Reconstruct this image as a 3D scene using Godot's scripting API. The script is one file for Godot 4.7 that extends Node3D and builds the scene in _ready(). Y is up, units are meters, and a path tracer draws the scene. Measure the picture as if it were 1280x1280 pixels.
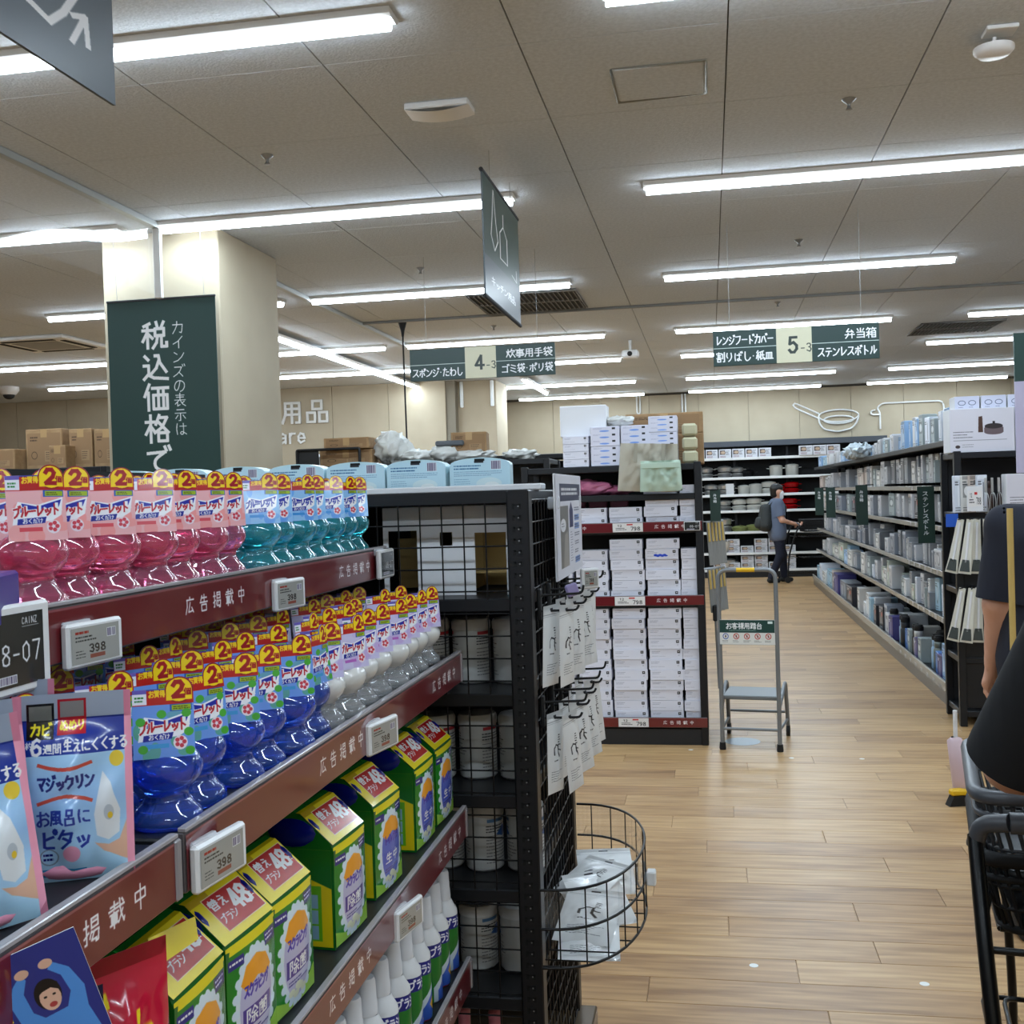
extends Node3D
# A home-centre aisle: cleaning products in front, kitchen goods behind. y up, metres, camera at x = z = 0.

const EYE := 1.6
const CEIL := 3.4
var rng := RandomNumberGenerator.new()
var used := {}
var M := {}
var T := {}
var shapes := {}

func _ready():
	rng.seed = 20240817
	# camera
	var cam := Camera3D.new()
	cam.name = "camera"
	cam.fov = 50.33
	cam.near = 0.05
	cam.far = 80.0
	add_child(cam)
	cam.position = Vector3(0, EYE, 0)
	cam.rotation_degrees = Vector3(-0.842, 10.313, -1.811)
	cam.current = true
	# surroundings: a closed room, so only a dim grey outside
	var env := Environment.new()
	env.background_mode = Environment.BG_COLOR
	env.background_color = Color(0.02, 0.02, 0.022)
	env.tonemap_mode = Environment.TONE_MAPPER_LINEAR
	env.tonemap_exposure = 2.7
	env.sdfgi_enabled = true
	env.ssao_enabled = true
	env.ssil_enabled = true
	var we := WorldEnvironment.new()
	we.name = "world_environment"
	we.environment = env
	add_child(we)
	read_glyphs()
	make_materials()
	make_prints()
	build_lights(1.0)
	build_room()
	build_hanging_signs()
	build_far_left()
	build_back_shelves()
	build_right_run()
	build_glove_rack()
	build_ladder()
	build_end_rack()
	build_front_rack()
	build_people()

# ---------------------------------------------------------------- naming and tagging
func numbered(called: String) -> String:
	var k: int = used.get(called, 0)
	used[called] = k + 1
	return called if k == 0 else "%s_%03d" % [called, k]

func tag(o: Node, label: String, category := "", group := "") -> Node:
	o.set_meta("label", label)
	if category: o.set_meta("category", category)
	if group: o.set_meta("group", group)
	return o

func thing(called: String, label: String, category: String, at := Vector3.ZERO, turn := 0.0, group := "") -> Node3D:
	var o := Node3D.new()
	o.name = numbered(called)
	add_child(o)
	o.position = at
	o.rotation.y = turn
	tag(o, label, category, group)
	return o

func part(parent: Node, called: String, mesh: Mesh, m: Material, at := Vector3.ZERO, rot := Vector3.ZERO) -> MeshInstance3D:
	var o := MeshInstance3D.new()
	o.name = called
	o.mesh = mesh
	o.material_override = m
	parent.add_child(o, true)
	o.position = at
	o.rotation = rot
	return o

func single(called: String, mesh: Mesh, m: Material, label: String, category: String, at := Vector3.ZERO, rot := Vector3.ZERO, group := "") -> MeshInstance3D:
	var o := part(self, numbered(called), mesh, m, at, rot)
	tag(o, label, category, group)
	return o

func struct(called: String, mesh: Mesh, m: Material, at := Vector3.ZERO, rot := Vector3.ZERO) -> MeshInstance3D:
	var o := part(self, called, mesh, m, at, rot)
	o.set_meta("kind", "structure")
	return o

func dup(o: Node3D, label: String, at: Vector3, turn := 0.0, group := "") -> Node3D:
	var c: Node3D = o.duplicate()
	var base: String = o.name
	if base.length() > 4 and base[base.length() - 4] == "_" and base.right(3).is_valid_int(): base = base.left(base.length() - 4)
	c.name = numbered(base)
	add_child(c)
	c.position = at
	c.rotation = Vector3(0, turn, 0)
	c.set_meta("label", label)
	if group: c.set_meta("group", group)
	return c

const ORD := ["first", "second", "third", "fourth", "fifth", "sixth", "seventh", "eighth", "ninth", "tenth", "eleventh", "twelfth", "thirteenth", "fourteenth", "fifteenth", "sixteenth", "seventeenth", "eighteenth", "nineteenth", "twentieth"]
const TENS := {20: "twenty", 30: "thirty", 40: "forty", 50: "fifty", 60: "sixty", 70: "seventy"}
func od(i: int) -> String:
	if i < 20: return ORD[i]
	var t: int = ((i + 1) / 10) * 10
	if (i + 1) % 10 == 0: return TENS[t].left(-1) + "ieth"
	return TENS[t] + "-" + ORD[(i + 1) % 10 - 1]

# ---------------------------------------------------------------- mesh builder
class MB:
	var v := PackedVector3Array()
	var n := PackedVector3Array()
	var t := PackedVector2Array()
	var ix := PackedInt32Array()
	var X := Transform3D()

	func put(p: Vector3, nn: Vector3, uv: Vector2) -> int:
		v.append(X * p)
		n.append((X.basis * nn).normalized())
		t.append(uv)
		return v.size() - 1

	func quad(a: Vector3, b: Vector3, c: Vector3, d: Vector3, r := Rect2(0, 0, 1, 1)) -> MB:   # counter-clockwise seen from outside
		var nn := (b - a).cross(c - a)
		if nn.length_squared() < 1e-18: nn = (c - a).cross(d - a)
		var i := put(a, nn, Vector2(r.position.x, r.end.y))
		put(b, nn, r.end)
		put(c, nn, Vector2(r.end.x, r.position.y))
		put(d, nn, r.position)
		ix.append_array([i, i + 2, i + 1, i, i + 3, i + 2])
		return self

	func tri(a: Vector3, b: Vector3, c: Vector3, ua := Vector2(), ub := Vector2(), uc := Vector2()) -> MB:
		var nn := (b - a).cross(c - a)
		var i := put(a, nn, ua)
		put(b, nn, ub)
		put(c, nn, uc)
		ix.append_array([i, i + 2, i + 1])
		return self

	func box(c: Vector3, s: Vector3, bev := 0.0) -> MB:
		var h := s * 0.5
		var b := minf(bev, minf(h.x, minf(h.y, h.z)) * 0.9)
		var sg := [Vector3(-1, -1, -1), Vector3(1, -1, -1), Vector3(1, 1, -1), Vector3(-1, 1, -1), Vector3(-1, -1, 1), Vector3(1, -1, 1), Vector3(1, 1, 1), Vector3(-1, 1, 1)]
		var P := []
		for q in sg:
			var row := []
			for a in 3:
				var w := Vector3(h.x - b, h.y - b, h.z - b)
				w[a] = h[a]
				row.append(c + w * (q as Vector3))
			P.append(row)
		var faces := [[0, 4, 7, 3, 0], [5, 1, 2, 6, 0], [0, 1, 5, 4, 1], [7, 6, 2, 3, 1], [1, 0, 3, 2, 2], [4, 5, 6, 7, 2]]
		for f in faces:
			var a: int = f[4]
			quad(P[f[0]][a], P[f[1]][a], P[f[2]][a], P[f[3]][a])
		if b <= 0.0: return self
		for e in [[0, 1], [3, 2], [4, 5], [7, 6], [0, 3], [1, 2], [4, 7], [5, 6], [0, 4], [1, 5], [3, 7], [2, 6]]:
			var k := 0
			for a in 3:
				if sg[e[0]][a] != sg[e[1]][a]: k = a
			var p1 := (k + 1) % 3
			var p2 := (k + 2) % 3
			out4(P[e[0]][p1], P[e[1]][p1], P[e[1]][p2], P[e[0]][p2], c)
		for k in 8:
			var mid: Vector3 = (P[k][0] + P[k][1] + P[k][2]) / 3.0 - c
			if (P[k][1] - P[k][0]).cross(P[k][2] - P[k][0]).dot(mid) > 0: tri(P[k][0], P[k][1], P[k][2])
			else: tri(P[k][0], P[k][2], P[k][1])
		return self

	func out4(a: Vector3, b: Vector3, c: Vector3, d: Vector3, mid: Vector3) -> void:
		if (b - a).cross(c - a).dot((a + c) * 0.5 - mid) > 0: quad(a, b, c, d)
		else: quad(d, c, b, a)

	func tube(pts: Array, r: float, seg := 8, closed := false, caps := true) -> MB:
		var cnt := pts.size()
		var up := Vector3.UP
		var d0: Vector3 = (pts[1] - pts[0]).normalized()
		if absf(d0.dot(up)) > 0.9: up = Vector3.RIGHT
		var side := d0.cross(up).normalized()
		var base := v.size()
		var last_d := d0
		for i in cnt:
			var p: Vector3 = pts[i]
			var dn: Vector3
			var dp: Vector3
			if closed:
				dn = (pts[(i + 1) % cnt] - p).normalized()
				dp = (p - pts[(i + cnt - 1) % cnt]).normalized()
			else:
				dn = (pts[mini(i + 1, cnt - 1)] - pts[mini(i, cnt - 2)]).normalized()
				dp = (pts[maxi(i, 1)] - pts[maxi(i - 1, 0)]).normalized()
			var d := (dn + dp).normalized()
			side = (side - d * side.dot(d)).normalized()
			var bi := d.cross(side)
			for k in seg:
				var a := TAU * k / seg
				var nn := side * cos(a) + bi * sin(a)
				put(p + nn * r, nn, Vector2(float(k) / seg, float(i) / cnt))
			last_d = d
		var rows := cnt if closed else cnt - 1
		for i in rows:
			var j := (i + 1) % cnt
			for k in seg:
				var k2 := (k + 1) % seg
				var a := base + i * seg + k
				var b := base + i * seg + k2
				var c := base + j * seg + k2
				var e := base + j * seg + k
				ix.append_array([a, c, b, a, e, c])
		if caps and not closed:
			for e in [0, cnt - 1]:
				var nn: Vector3 = -d0 if e == 0 else last_d
				var ci := put(pts[e], nn, Vector2())
				var ring := v.size()
				for k in seg: 
					v.append(v[base + e * seg + k])
					n.append((X.basis * nn).normalized())
					t.append(Vector2())
				for k in seg:
					if e == 0: ix.append_array([ci, ring + k, ring + (k + 1) % seg])
					else: ix.append_array([ci, ring + (k + 1) % seg, ring + k])
		return self

	func lathe(prof: Array, seg := 20, sx := 1.0, sz := 1.0) -> MB:   # prof: Vector2(radius, height) from the bottom up
		var L := 0.0
		for i in prof.size() - 1: L += (prof[i + 1] - prof[i]).length()
		var at := 0.0
		var nr := []
		for i in prof.size() - 1:
			var d: Vector2 = (prof[i + 1] - prof[i]).normalized()
			nr.append(Vector2(d.y, -d.x))
		for i in prof.size() - 1:
			var n0: Vector2 = nr[i]
			var n1: Vector2 = nr[i]
			if i > 0 and nr[i - 1].dot(nr[i]) > 0.6: n0 = (nr[i - 1] + nr[i]).normalized()
			if i < nr.size() - 1 and nr[i + 1].dot(nr[i]) > 0.6: n1 = (nr[i + 1] + nr[i]).normalized()
			var len: float = (prof[i + 1] - prof[i]).length()
			var base := v.size()
			for k in seg + 1:
				var a := TAU * k / seg
				var cs := Vector3(sin(a) * sx, 0, cos(a) * sz)
				var ns := Vector3(sin(a) / sx, 0, cos(a) / sz).normalized()
				put(cs * prof[i].x + Vector3(0, prof[i].y, 0), ns * n0.x + Vector3(0, n0.y, 0), Vector2(float(k) / seg, 1.0 - at / L))
				put(cs * prof[i + 1].x + Vector3(0, prof[i + 1].y, 0), ns * n1.x + Vector3(0, n1.y, 0), Vector2(float(k) / seg, 1.0 - (at + len) / L))
			for k in seg:
				var a := base + k * 2
				if prof[i].x > 1e-6: ix.append_array([a, a + 3, a + 2])
				if prof[i + 1].x > 1e-6: ix.append_array([a, a + 1, a + 3])
			at += len
		return self

	func prism(poly: PackedVector2Array, depth: float, r := Rect2(0, 0, 1, 1)) -> MB:   # outline in x, y; runs from z = -depth/2 to depth/2
		if Geometry2D.is_polygon_clockwise(poly): poly.reverse()
		var lo := poly[0]
		var hi := poly[0]
		for p in poly:
			lo = lo.min(p)
			hi = hi.max(p)
		var tr := Geometry2D.triangulate_polygon(poly)
		for f in 2:
			var z := depth * (0.5 - f)
			var base := v.size()
			for p in poly:
				var q := (p - lo) / (hi - lo)
				put(Vector3(p.x, p.y, z), Vector3(0, 0, 1 - 2 * f), r.position + Vector2(q.x, 1.0 - q.y) * r.size)
			for k in range(0, tr.size(), 3):
				var a := tr[k]
				var b := tr[k + 1]
				var c := tr[k + 2]
				var ccw := (poly[b] - poly[a]).cross(poly[c] - poly[a]) > 0
				if ccw == (f == 1): ix.append_array([base + a, base + b, base + c])
				else: ix.append_array([base + a, base + c, base + b])
		var m := poly.size()
		for i in m:
			var a := poly[i]
			var b := poly[(i + 1) % m]
			quad(Vector3(a.x, a.y, -depth / 2), Vector3(b.x, b.y, -depth / 2), Vector3(b.x, b.y, depth / 2), Vector3(a.x, a.y, depth / 2), Rect2(r.position, Vector2(0.01, 0.01)))
		return self

	func surf(nu: int, nv: int, P: Array, flip := false) -> MB:   # a grid of points, row by row, with smooth normals; P[v][u]
		var base := v.size()
		for j in nv + 1:
			for i in nu + 1:
				var du: Vector3 = P[j][mini(i + 1, nu)] - P[j][maxi(i - 1, 0)]
				var dv: Vector3 = P[mini(j + 1, nv)][i] - P[maxi(j - 1, 0)][i]
				var nn := du.cross(dv)
				put(P[j][i], -nn if flip else nn, Vector2(float(i) / nu, 1.0 - float(j) / nv))
		for j in nv:
			for i in nu:
				var a := base + j * (nu + 1) + i
				var b := a + 1
				var c := b + nu + 1
				var d := a + nu + 1
				if flip: ix.append_array([a, b, c, a, c, d])
				else: ix.append_array([a, c, b, a, d, c])
		return self

	func ball(c: Vector3, r: Vector3, seg := 12, rows := 8) -> MB:
		var keep := X
		X = X * Transform3D(Basis.from_scale(r), c)
		var base := v.size()
		for j in rows + 1:
			var b := PI * j / rows - PI / 2
			for i in seg + 1:
				var a := TAU * i / seg
				var p := Vector3(cos(b) * sin(a), sin(b), cos(b) * cos(a))
				v.append(X * p)
				n.append((keep.basis * (p / r)).normalized())
				t.append(Vector2(float(i) / seg, 1.0 - float(j) / rows))
		for j in rows:
			for i in seg:
				var a := base + j * (seg + 1) + i
				var d := a + seg + 1
				if j > 0: ix.append_array([a, d + 1, a + 1])
				if j < rows - 1: ix.append_array([a, d, d + 1])
		X = keep
		return self

	func mesh() -> ArrayMesh:
		var arr := []
		arr.resize(Mesh.ARRAY_MAX)
		arr[Mesh.ARRAY_VERTEX] = v
		arr[Mesh.ARRAY_NORMAL] = n
		arr[Mesh.ARRAY_TEX_UV] = t
		arr[Mesh.ARRAY_INDEX] = ix
		var m := ArrayMesh.new()
		m.add_surface_from_arrays(Mesh.PRIMITIVE_TRIANGLES, arr)
		return m

func bxm(s: Vector3, bev := 0.0) -> ArrayMesh:   # a box on its base, made once for each size
	var key := [s, bev]
	if not shapes.has(key): shapes[key] = MB.new().box(Vector3(0, s.y / 2, 0), s, bev).mesh()
	return shapes[key]

func face(w: float, h: float, r := Rect2(0, 0, 1, 1)) -> ArrayMesh:   # an upright printed sheet centred on its place, looking along +z, 0.4 mm thick
	var key := [w, h, r]
	if not shapes.has(key):
		var b := MB.new()
		b.quad(Vector3(-w / 2, -h / 2, 0), Vector3(w / 2, -h / 2, 0), Vector3(w / 2, h / 2, 0), Vector3(-w / 2, h / 2, 0), r)
		shapes[key] = b.mesh()
	return shapes[key]

func rod(a: Vector3, b: Vector3, r: float, seg := 8) -> ArrayMesh:
	return MB.new().tube([a, b], r, seg).mesh()

func bend(pts: Array, rad: float, steps := 5) -> Array:   # rounds the corners of a path
	var out := [pts[0]]
	for i in range(1, pts.size() - 1):
		var p: Vector3 = pts[i]
		var a: Vector3 = p + (pts[i - 1] - p).limit_length(rad)
		var b: Vector3 = p + (pts[i + 1] - p).limit_length(rad)
		for k in steps + 1:
			var u := float(k) / steps
			out.append(a.lerp(p, u).lerp(p.lerp(b, u), u))
	out.append(pts[-1])
	return out

# ---------------------------------------------------------------- materials
func mat(c: Color, rough := 0.6, metal := 0.0) -> StandardMaterial3D:
	var m := StandardMaterial3D.new()
	m.albedo_color = c
	m.roughness = rough
	m.metallic = metal
	return m

func flat(key: String, c: Color, rough := 0.6, metal := 0.0) -> StandardMaterial3D:
	if not M.has(key): M[key] = mat(c, rough, metal)
	return M[key]

func printed(key: String, rough := 0.5, coat := 0.0) -> StandardMaterial3D:
	var k := "print:" + key + str(rough) + str(coat)
	if not M.has(k):
		var m := mat(Color.WHITE, rough)
		m.albedo_texture = T[key]
		if coat > 0:
			m.clearcoat_enabled = true
			m.clearcoat = coat
			m.clearcoat_roughness = 0.08
		M[k] = m
	return M[k]

func jelly(key: String, c: Color, a: float) -> void:
	var m := mat(Color(c.r, c.g, c.b, a), 0.04)
	m.refraction_enabled = true
	m.refraction_scale = 0.045
	m.clearcoat_enabled = true
	m.clearcoat = 1.0
	m.clearcoat_roughness = 0.03
	m.transparency = BaseMaterial3D.TRANSPARENCY_ALPHA
	m.metallic_specular = 0.6
	M[key] = m

func noise_tex(freq: float, a: Color, b: Color, size := 256, oct := 4) -> NoiseTexture2D:
	var f := FastNoiseLite.new()
	f.seed = 7
	f.frequency = freq
	f.fractal_octaves = oct
	var t := NoiseTexture2D.new()
	t.width = size
	t.height = size
	t.seamless = true
	t.noise = f
	var g := Gradient.new()
	g.set_color(0, a)
	g.set_color(1, b)
	t.color_ramp = g
	return t

func make_materials() -> void:
	flat("black_metal", Color(0.105, 0.11, 0.125), 0.42, 0.3)
	flat("dark_metal", Color(0.16, 0.165, 0.18), 0.45, 0.3)
	flat("wire", Color(0.07, 0.07, 0.08), 0.35, 0.4)
	flat("white_paint", Color(0.86, 0.86, 0.85), 0.45)
	flat("white_plastic", Color(0.88, 0.88, 0.88), 0.3)
	flat("grey_metal", Color(0.56, 0.57, 0.58), 0.36, 0.7)
	flat("grey_tube", Color(0.50, 0.51, 0.52), 0.4, 0.35)
	flat("steel", Color(0.80, 0.80, 0.79), 0.3, 0.75)
	flat("rubber", Color(0.05, 0.05, 0.055), 0.7)
	flat("slot", Color(0.03, 0.03, 0.035), 0.8)
	flat("green_sign", Color(0.10, 0.23, 0.21), 0.45)
	flat("card", Color(0.86, 0.86, 0.87), 0.6)
	flat("brown_card", Color(0.60, 0.47, 0.33), 0.75)
	flat("tape", Color(0.70, 0.57, 0.40), 0.25)
	flat("cream", Color(0.82, 0.79, 0.67), 0.5)
	flat("skin", Color(0.80, 0.60, 0.50), 0.5)
	flat("hair", Color(0.045, 0.035, 0.03), 0.45)
	flat("navy", Color(0.075, 0.085, 0.14), 0.85)
	flat("black_cloth", Color(0.04, 0.04, 0.05), 0.9)
	flat("yellow", Color(0.88, 0.70, 0.10), 0.4)
	flat("wood_pole", Color(0.78, 0.66, 0.38), 0.5)
	flat("red_rail", Color(0.43, 0.075, 0.115), 0.22)
	for k in ["red_rail"]:
		M[k].clearcoat_enabled = true
		M[k].clearcoat = 0.6
		M[k].clearcoat_roughness = 0.06
	var g := mat(Color(1, 1, 1, 0.06), 0.03)
	g.transparency = BaseMaterial3D.TRANSPARENCY_ALPHA
	M["clear"] = g
	var f := mat(Color(0.93, 0.94, 0.96, 0.45), 0.3)
	f.transparency = BaseMaterial3D.TRANSPARENCY_ALPHA
	M["milky_film"] = f
	jelly("pink_gel", Color(1.0, 0.52, 0.69), 0.20)
	jelly("teal_gel", Color(0.24, 0.80, 0.86), 0.24)
	jelly("blue_gel", Color(0.30, 0.50, 1.0), 0.20)
	jelly("clear_gel", Color(0.95, 0.96, 0.97), 0.22)
	var w := mat(Color(0.85, 0.85, 0.84), 0.12)
	w.clearcoat_enabled = true
	w.clearcoat = 0.8
	w.clearcoat_roughness = 0.05
	M["white_gel"] = w
	# light fittings
	var e := mat(Color(0.95, 0.95, 0.95), 0.4)
	e.emission_enabled = true
	e.emission = Color(0.90, 0.955, 1.0)
	e.emission_energy_multiplier = 9.0
	M["lit"] = e
	# ceiling board: fissured mineral board
	var c := mat(Color.WHITE, 0.9)
	c.albedo_texture = noise_tex(0.09, Color(0.72, 0.745, 0.77), Color(0.80, 0.825, 0.85), 256, 3)
	c.uv1_triplanar = true
	c.uv1_world_triplanar = true
	c.uv1_scale = Vector3(1.6, 1.6, 1.6)
	c.heightmap_enabled = true
	c.heightmap_scale = 0.15
	c.heightmap_texture = noise_tex(0.16, Color.BLACK, Color.WHITE, 256, 2)
	M["ceiling"] = c
	var wl := mat(Color.WHITE, 0.75)
	wl.albedo_texture = noise_tex(0.02, Color(0.665, 0.615, 0.525), Color(0.695, 0.645, 0.555), 128, 3)
	wl.uv1_triplanar = true
	wl.uv1_world_triplanar = true
	wl.uv1_scale = Vector3(0.7, 0.7, 0.7)
	M["beige_wall"] = wl
	var bc := mat(Color.WHITE, 0.8)
	bc.albedo_texture = noise_tex(0.03, Color(0.56, 0.44, 0.30), Color(0.66, 0.53, 0.38), 128, 3)
	bc.uv1_triplanar = true
	bc.uv1_scale = Vector3(3, 3, 3)
	M["carton"] = bc
	# floor boards: long grain, three tones
	for k in 4:
		var wd := mat(Color.WHITE, 0.3)
		wd.albedo_texture = T_wood(k)
		wd.metallic_specular = 0.45
		wd.roughness = 0.34
		M["plank%d" % k] = wd

func T_wood(k: int) -> ImageTexture:
	var im := Image.create(256, 64, false, Image.FORMAT_RGB8)
	var f := FastNoiseLite.new()
	f.seed = 31 + k
	f.frequency = 0.02
	f.fractal_octaves = 4
	var f2 := FastNoiseLite.new()
	f2.seed = 77 + k
	f2.frequency = 0.012
	var a: Color = [Color(0.75, 0.61, 0.43), Color(0.785, 0.65, 0.465), Color(0.715, 0.57, 0.395), Color(0.765, 0.625, 0.445)][k]
	var d: Color = [Color(0.58, 0.44, 0.285), Color(0.65, 0.505, 0.34), Color(0.53, 0.395, 0.26), Color(0.61, 0.47, 0.31)][k]
	for y in 64:
		for x in 256:
			var g := f.get_noise_2d(x * 0.55, y * 7.0) * 0.9
			var q := f2.get_noise_2d(x * 0.6, y * 3.2)
			var s := clampf(0.42 + g * 0.75 + maxf(0.0, q - 0.15) * 1.5, 0, 1)
			im.set_pixel(x, y, a.lerp(d, s))
	return ImageTexture.create_from_image(im)
# ---------------------------------------------------------------- a stroke alphabet: each letter pair is a point on a 20 x 20 grid, ~ rounds a stroke, ^ and * add the voicing marks
const STROKES := """
カ cgsgrpqsnr jbjhgnct | イ rckjcn lilt | ン deih csjqpltf | ス ddqdnjiobs llss | ズ ^ス | シ ecjf cihl ctjrpmtg | ジ ^シ | コ derers crrr | ゴ ^コ
ミ fcqf eipl dort | リ fdfm pcpkmqht | レ fcfsmosi | フ derdplkqet | ブ ^フ | ー cksk | ト hbht hiqn | ド ^ト | ハ hfcr mesr | バ ^ハ | テ fdpd cjsj ljkogt
ホ cfsf kbktis fjcp pjsp | ボ ^ホ | ポ *ホ | ル geglcs mcmrtk | キ dgqe cnsk ibmt | ッ ekgo jjln rjppit | チ pcef cjsj lelmgt | ラ fdpd diriopht | マ ceseko hkns
ク ibcj hfrfonft | グ ^ク | タ ibcj hfrfonft hjpn | ヒ ecerhsrs rgek | ピ *ヒ | ビ ^ヒ | ワ cecj cererkoqht | ヤ cjshqlnn hbmt | お cfnf ~hbhretcqgmnksnrrmt pdth
え hbnd ehpheshs jonnnsss | く pbfkpt | け ~ecdkes jgtg ~pbpllt | た cfmf hbct lksk ~kplsts | だ ^た | わ gbgt cghgcp ~emkhqhtlrrlt | し ~gbgoktprsn
の ~lejmgrdqclffldrgsmprlt | は ~ecdkes igtg ~ocoqlsjqmots | ば ^は | て cesd ~qejjjpqt | で ^て | す bftf ~lblkjnhljjmmlqgu | り ~fceigm ~ocpkmqit
に ~ecdkes kfsf ~jolrtr | め edjr ~nckkfrcofhmfsjrqlt | ぬ edjr ~nckkfrcofhmfsjrqlt nrtt | や ~ckmfrgrlmm lbme fekt | さ dgrf ibpn ~eqgspt | い ~eeemhrjo pfsn
れ gbgt cghgcp ~emmgoinrqttp | ま dfrf ejqj ~kbkrgsfpkoss | る fcpcel ~elmirnntisipnq | っ ~cljirmlt | こ fepe ~eoisrs | び ~cfjegmgrktqoqg qgtn
う gcnd ~djoirmlt | ょ kjkrhsfqiosr klqk | 広 kakd ddtd edelbt lghrrq omss | 告 gbdh fere lalj bjtj fmqmqtftfm
掲 bfhf eaescs bnhk kbsbsikikb kese kkip kltlstpt nmkr lrqr | 載 cdmd hahg agug oapkttuq sjms rbte bjmj dlklkpdpdl dnkn brmr gigu | 中 dfrfrmdmdf kaku
税 hbcd bgjg fcft fhbo fijm mane saqe lfsfsklklf nkmpjt qkqsusup | 込 ccff bjfjfpbt fqjsut kcncohto ngllhp | 価 fabj eget hdud iititsisii mdms qdqs
格 bfif fafu fhbo fiim majh mcscojin lftn lnsnstltln | 表 ddrd egqg bktk kakk jkcq gngtkr kkoqtt rmnp | 示 edqd biti kiktht glcq olsq
用 ecembt ecrcrtot ehrh emrm kckt | 品 gboboigigb blilitbtbl mltlttmtml | 炊 cfdj ifgi fbfjbs fkjr nakh meteri ohnnjt okut
事 bdtd efqfqieief dkrkrq bnun dqrq kaktht | 手 pbed dhrh bmtm kcktgt | 袋 fabf edei hdtc langti qasb bktk kikk jkcq gngtkr kkoqtt rmnp
割 bebcmcme gagc dgkg djkj bmmm gegm dokoktdtdo pdpn tattqt | 紙 facegg idckij fjft cmbq imjp sbld ldlspq ljtj pcqnutup | 皿 efqfqr efer ifir mfmr brtr
弁 iaegpg ndri bmtm hjgoct ojot | 当 kakh ebgf qbof dirirt enrn dsrs | 箱 eabe ecjc gchf nale nctc pcqf bjjj fgfu fkbq fljo lhshstltlh llsl lpsp
客 bfbdtdtf kakd iedj hgogjlbo hito gooootgtgo | 様 bfif fafu fhbo fiim manc saqc kdud lgtg kjuj pcptnt knnmjs tkqn pmus
踏 cbibigcgcb fgfr fljl ckcs bsjq papj lcndki tcqf peui mlslstmtml mpsp | 台 jaeiqh nesj emqmqtetem
替 cdjd bgkg gafgbk ghjk ldsd lgtg paoglk phtk elqlqtetel epqp | 買 dbrbrgdgdb ibig mbmg fipipqfqfi flpl fnpn hqdt nqrt
得 gacf hfbl fjft kbsbshkhkb kese jjtj imum qjqtnt lonr | 個 fabj eget ictctsisic khrh nenk lkqkqplplk | 風 dcdmbt dcqcrqus gfoe gioiomgmgi kekr frop
呂 gbobohghgb khjl elqlqtetel | 約 facegg idckij fjft cmbq imjp nakh metessos mjpn | 週 ccff bjfjfpbt fqjsut icip icscsp kfqf ndni kiqi lkpkpnlnlk
間 cbcu cbibiici ceie mbsbsu mbmisi mese hlnlnshshl hono | 生 gbdi ffrf kaks elql bsts | 浄 ccff bhej bsfm laif kcqcnf igsgsn hjuj insn ngntkt
除 cbcu cbhbfghkfn oajh oauh liri jmum oiotmt lojs rous | 菌 bdtd gbgf obof cgsgstctcg nigj flpl kjks klgp klop
家 bfbdtdtf kakd ehqh jhfk ijkmlsisgr kldp kodt qjmm mksr | 庭 kakc cdtd dddnbt fghgfkhkdt gnis qgkh ohoq kltl jqtq frlsut | 0 kbpfppktepeflb | 1 gflblt
2 eghcncqgoletrt | 3 edibnbqfnjjjnjronteq | 4 ntnbdoso | 5 qbgbfjlhqlqpmthteq | 6 pdlbgeemgsltqqqllifl | 7 ebrbjt | 8 kbpdphkjenfsktpsqnkjfhfdkb
9 pjkmejeejboeoloqjtfr | - flpl | ! kckn krkt | ・ jkkk | a fjkhpjpt pminfqitpq | r ghgt glkhph | e fnqnoijhflfqjtpr | A dtkbrt gnon | C qekbffepktqq
I kbkt | N etebqtqb | Z ebqbetrt | / rbdt | × ffpp pffp | エ eeqe kekr crsr | ら hbmd ~fffmjjnjqmpqmtgt | パ *ハ | と gbjj ~qelifmfqjsrs | ? efibocphklko krkt
"""
var glyphs := {}

func read_glyphs() -> void:
	for line in STROKES.split("\n", false):
		for e in line.split(" | ", false):
			var k := e.find(" ")
			glyphs[e.substr(0, k)] = e.substr(k + 1)
	for k in glyphs.keys():
		glyphs[k] = strokes(glyphs[k])

func strokes(r) -> Array:
	if r is Array: return r
	var out := []
	if r[0] == "^" or r[0] == "*":
		for s in strokes(glyphs[r.substr(1)]):
			var q := PackedVector2Array()
			for p in s: q.append(p * Vector2(0.9, 0.92) + Vector2(0, 1.6))
			out.append(q)
		if r[0] == "^":
			out.append(PackedVector2Array([Vector2(15.5, 0.5), Vector2(16.8, 3.5)]))
			out.append(PackedVector2Array([Vector2(18.7, 0), Vector2(20, 3)]))
		else:
			var q := PackedVector2Array()
			for a in 9: q.append(Vector2(17.5, 2.2) + Vector2.from_angle(TAU * a / 8) * 2.0)
			out.append(q)
		return out
	for s in r.split(" ", false):
		var round_it: bool = s[0] == "~"
		if round_it: s = s.substr(1)
		var p := PackedVector2Array()
		for i in s.length() / 2: p.append(Vector2(s.unicode_at(i * 2) - 97, s.unicode_at(i * 2 + 1) - 97))
		if round_it:
			var q := PackedVector2Array()
			for i in p.size() - 1:
				for k in 4: q.append(p[i].cubic_interpolate(p[i + 1], p[maxi(i - 1, 0)], p[mini(i + 2, p.size() - 1)], k / 4.0))
			q.append(p[-1])
			p = q
		out.append(p)
	return out
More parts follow.
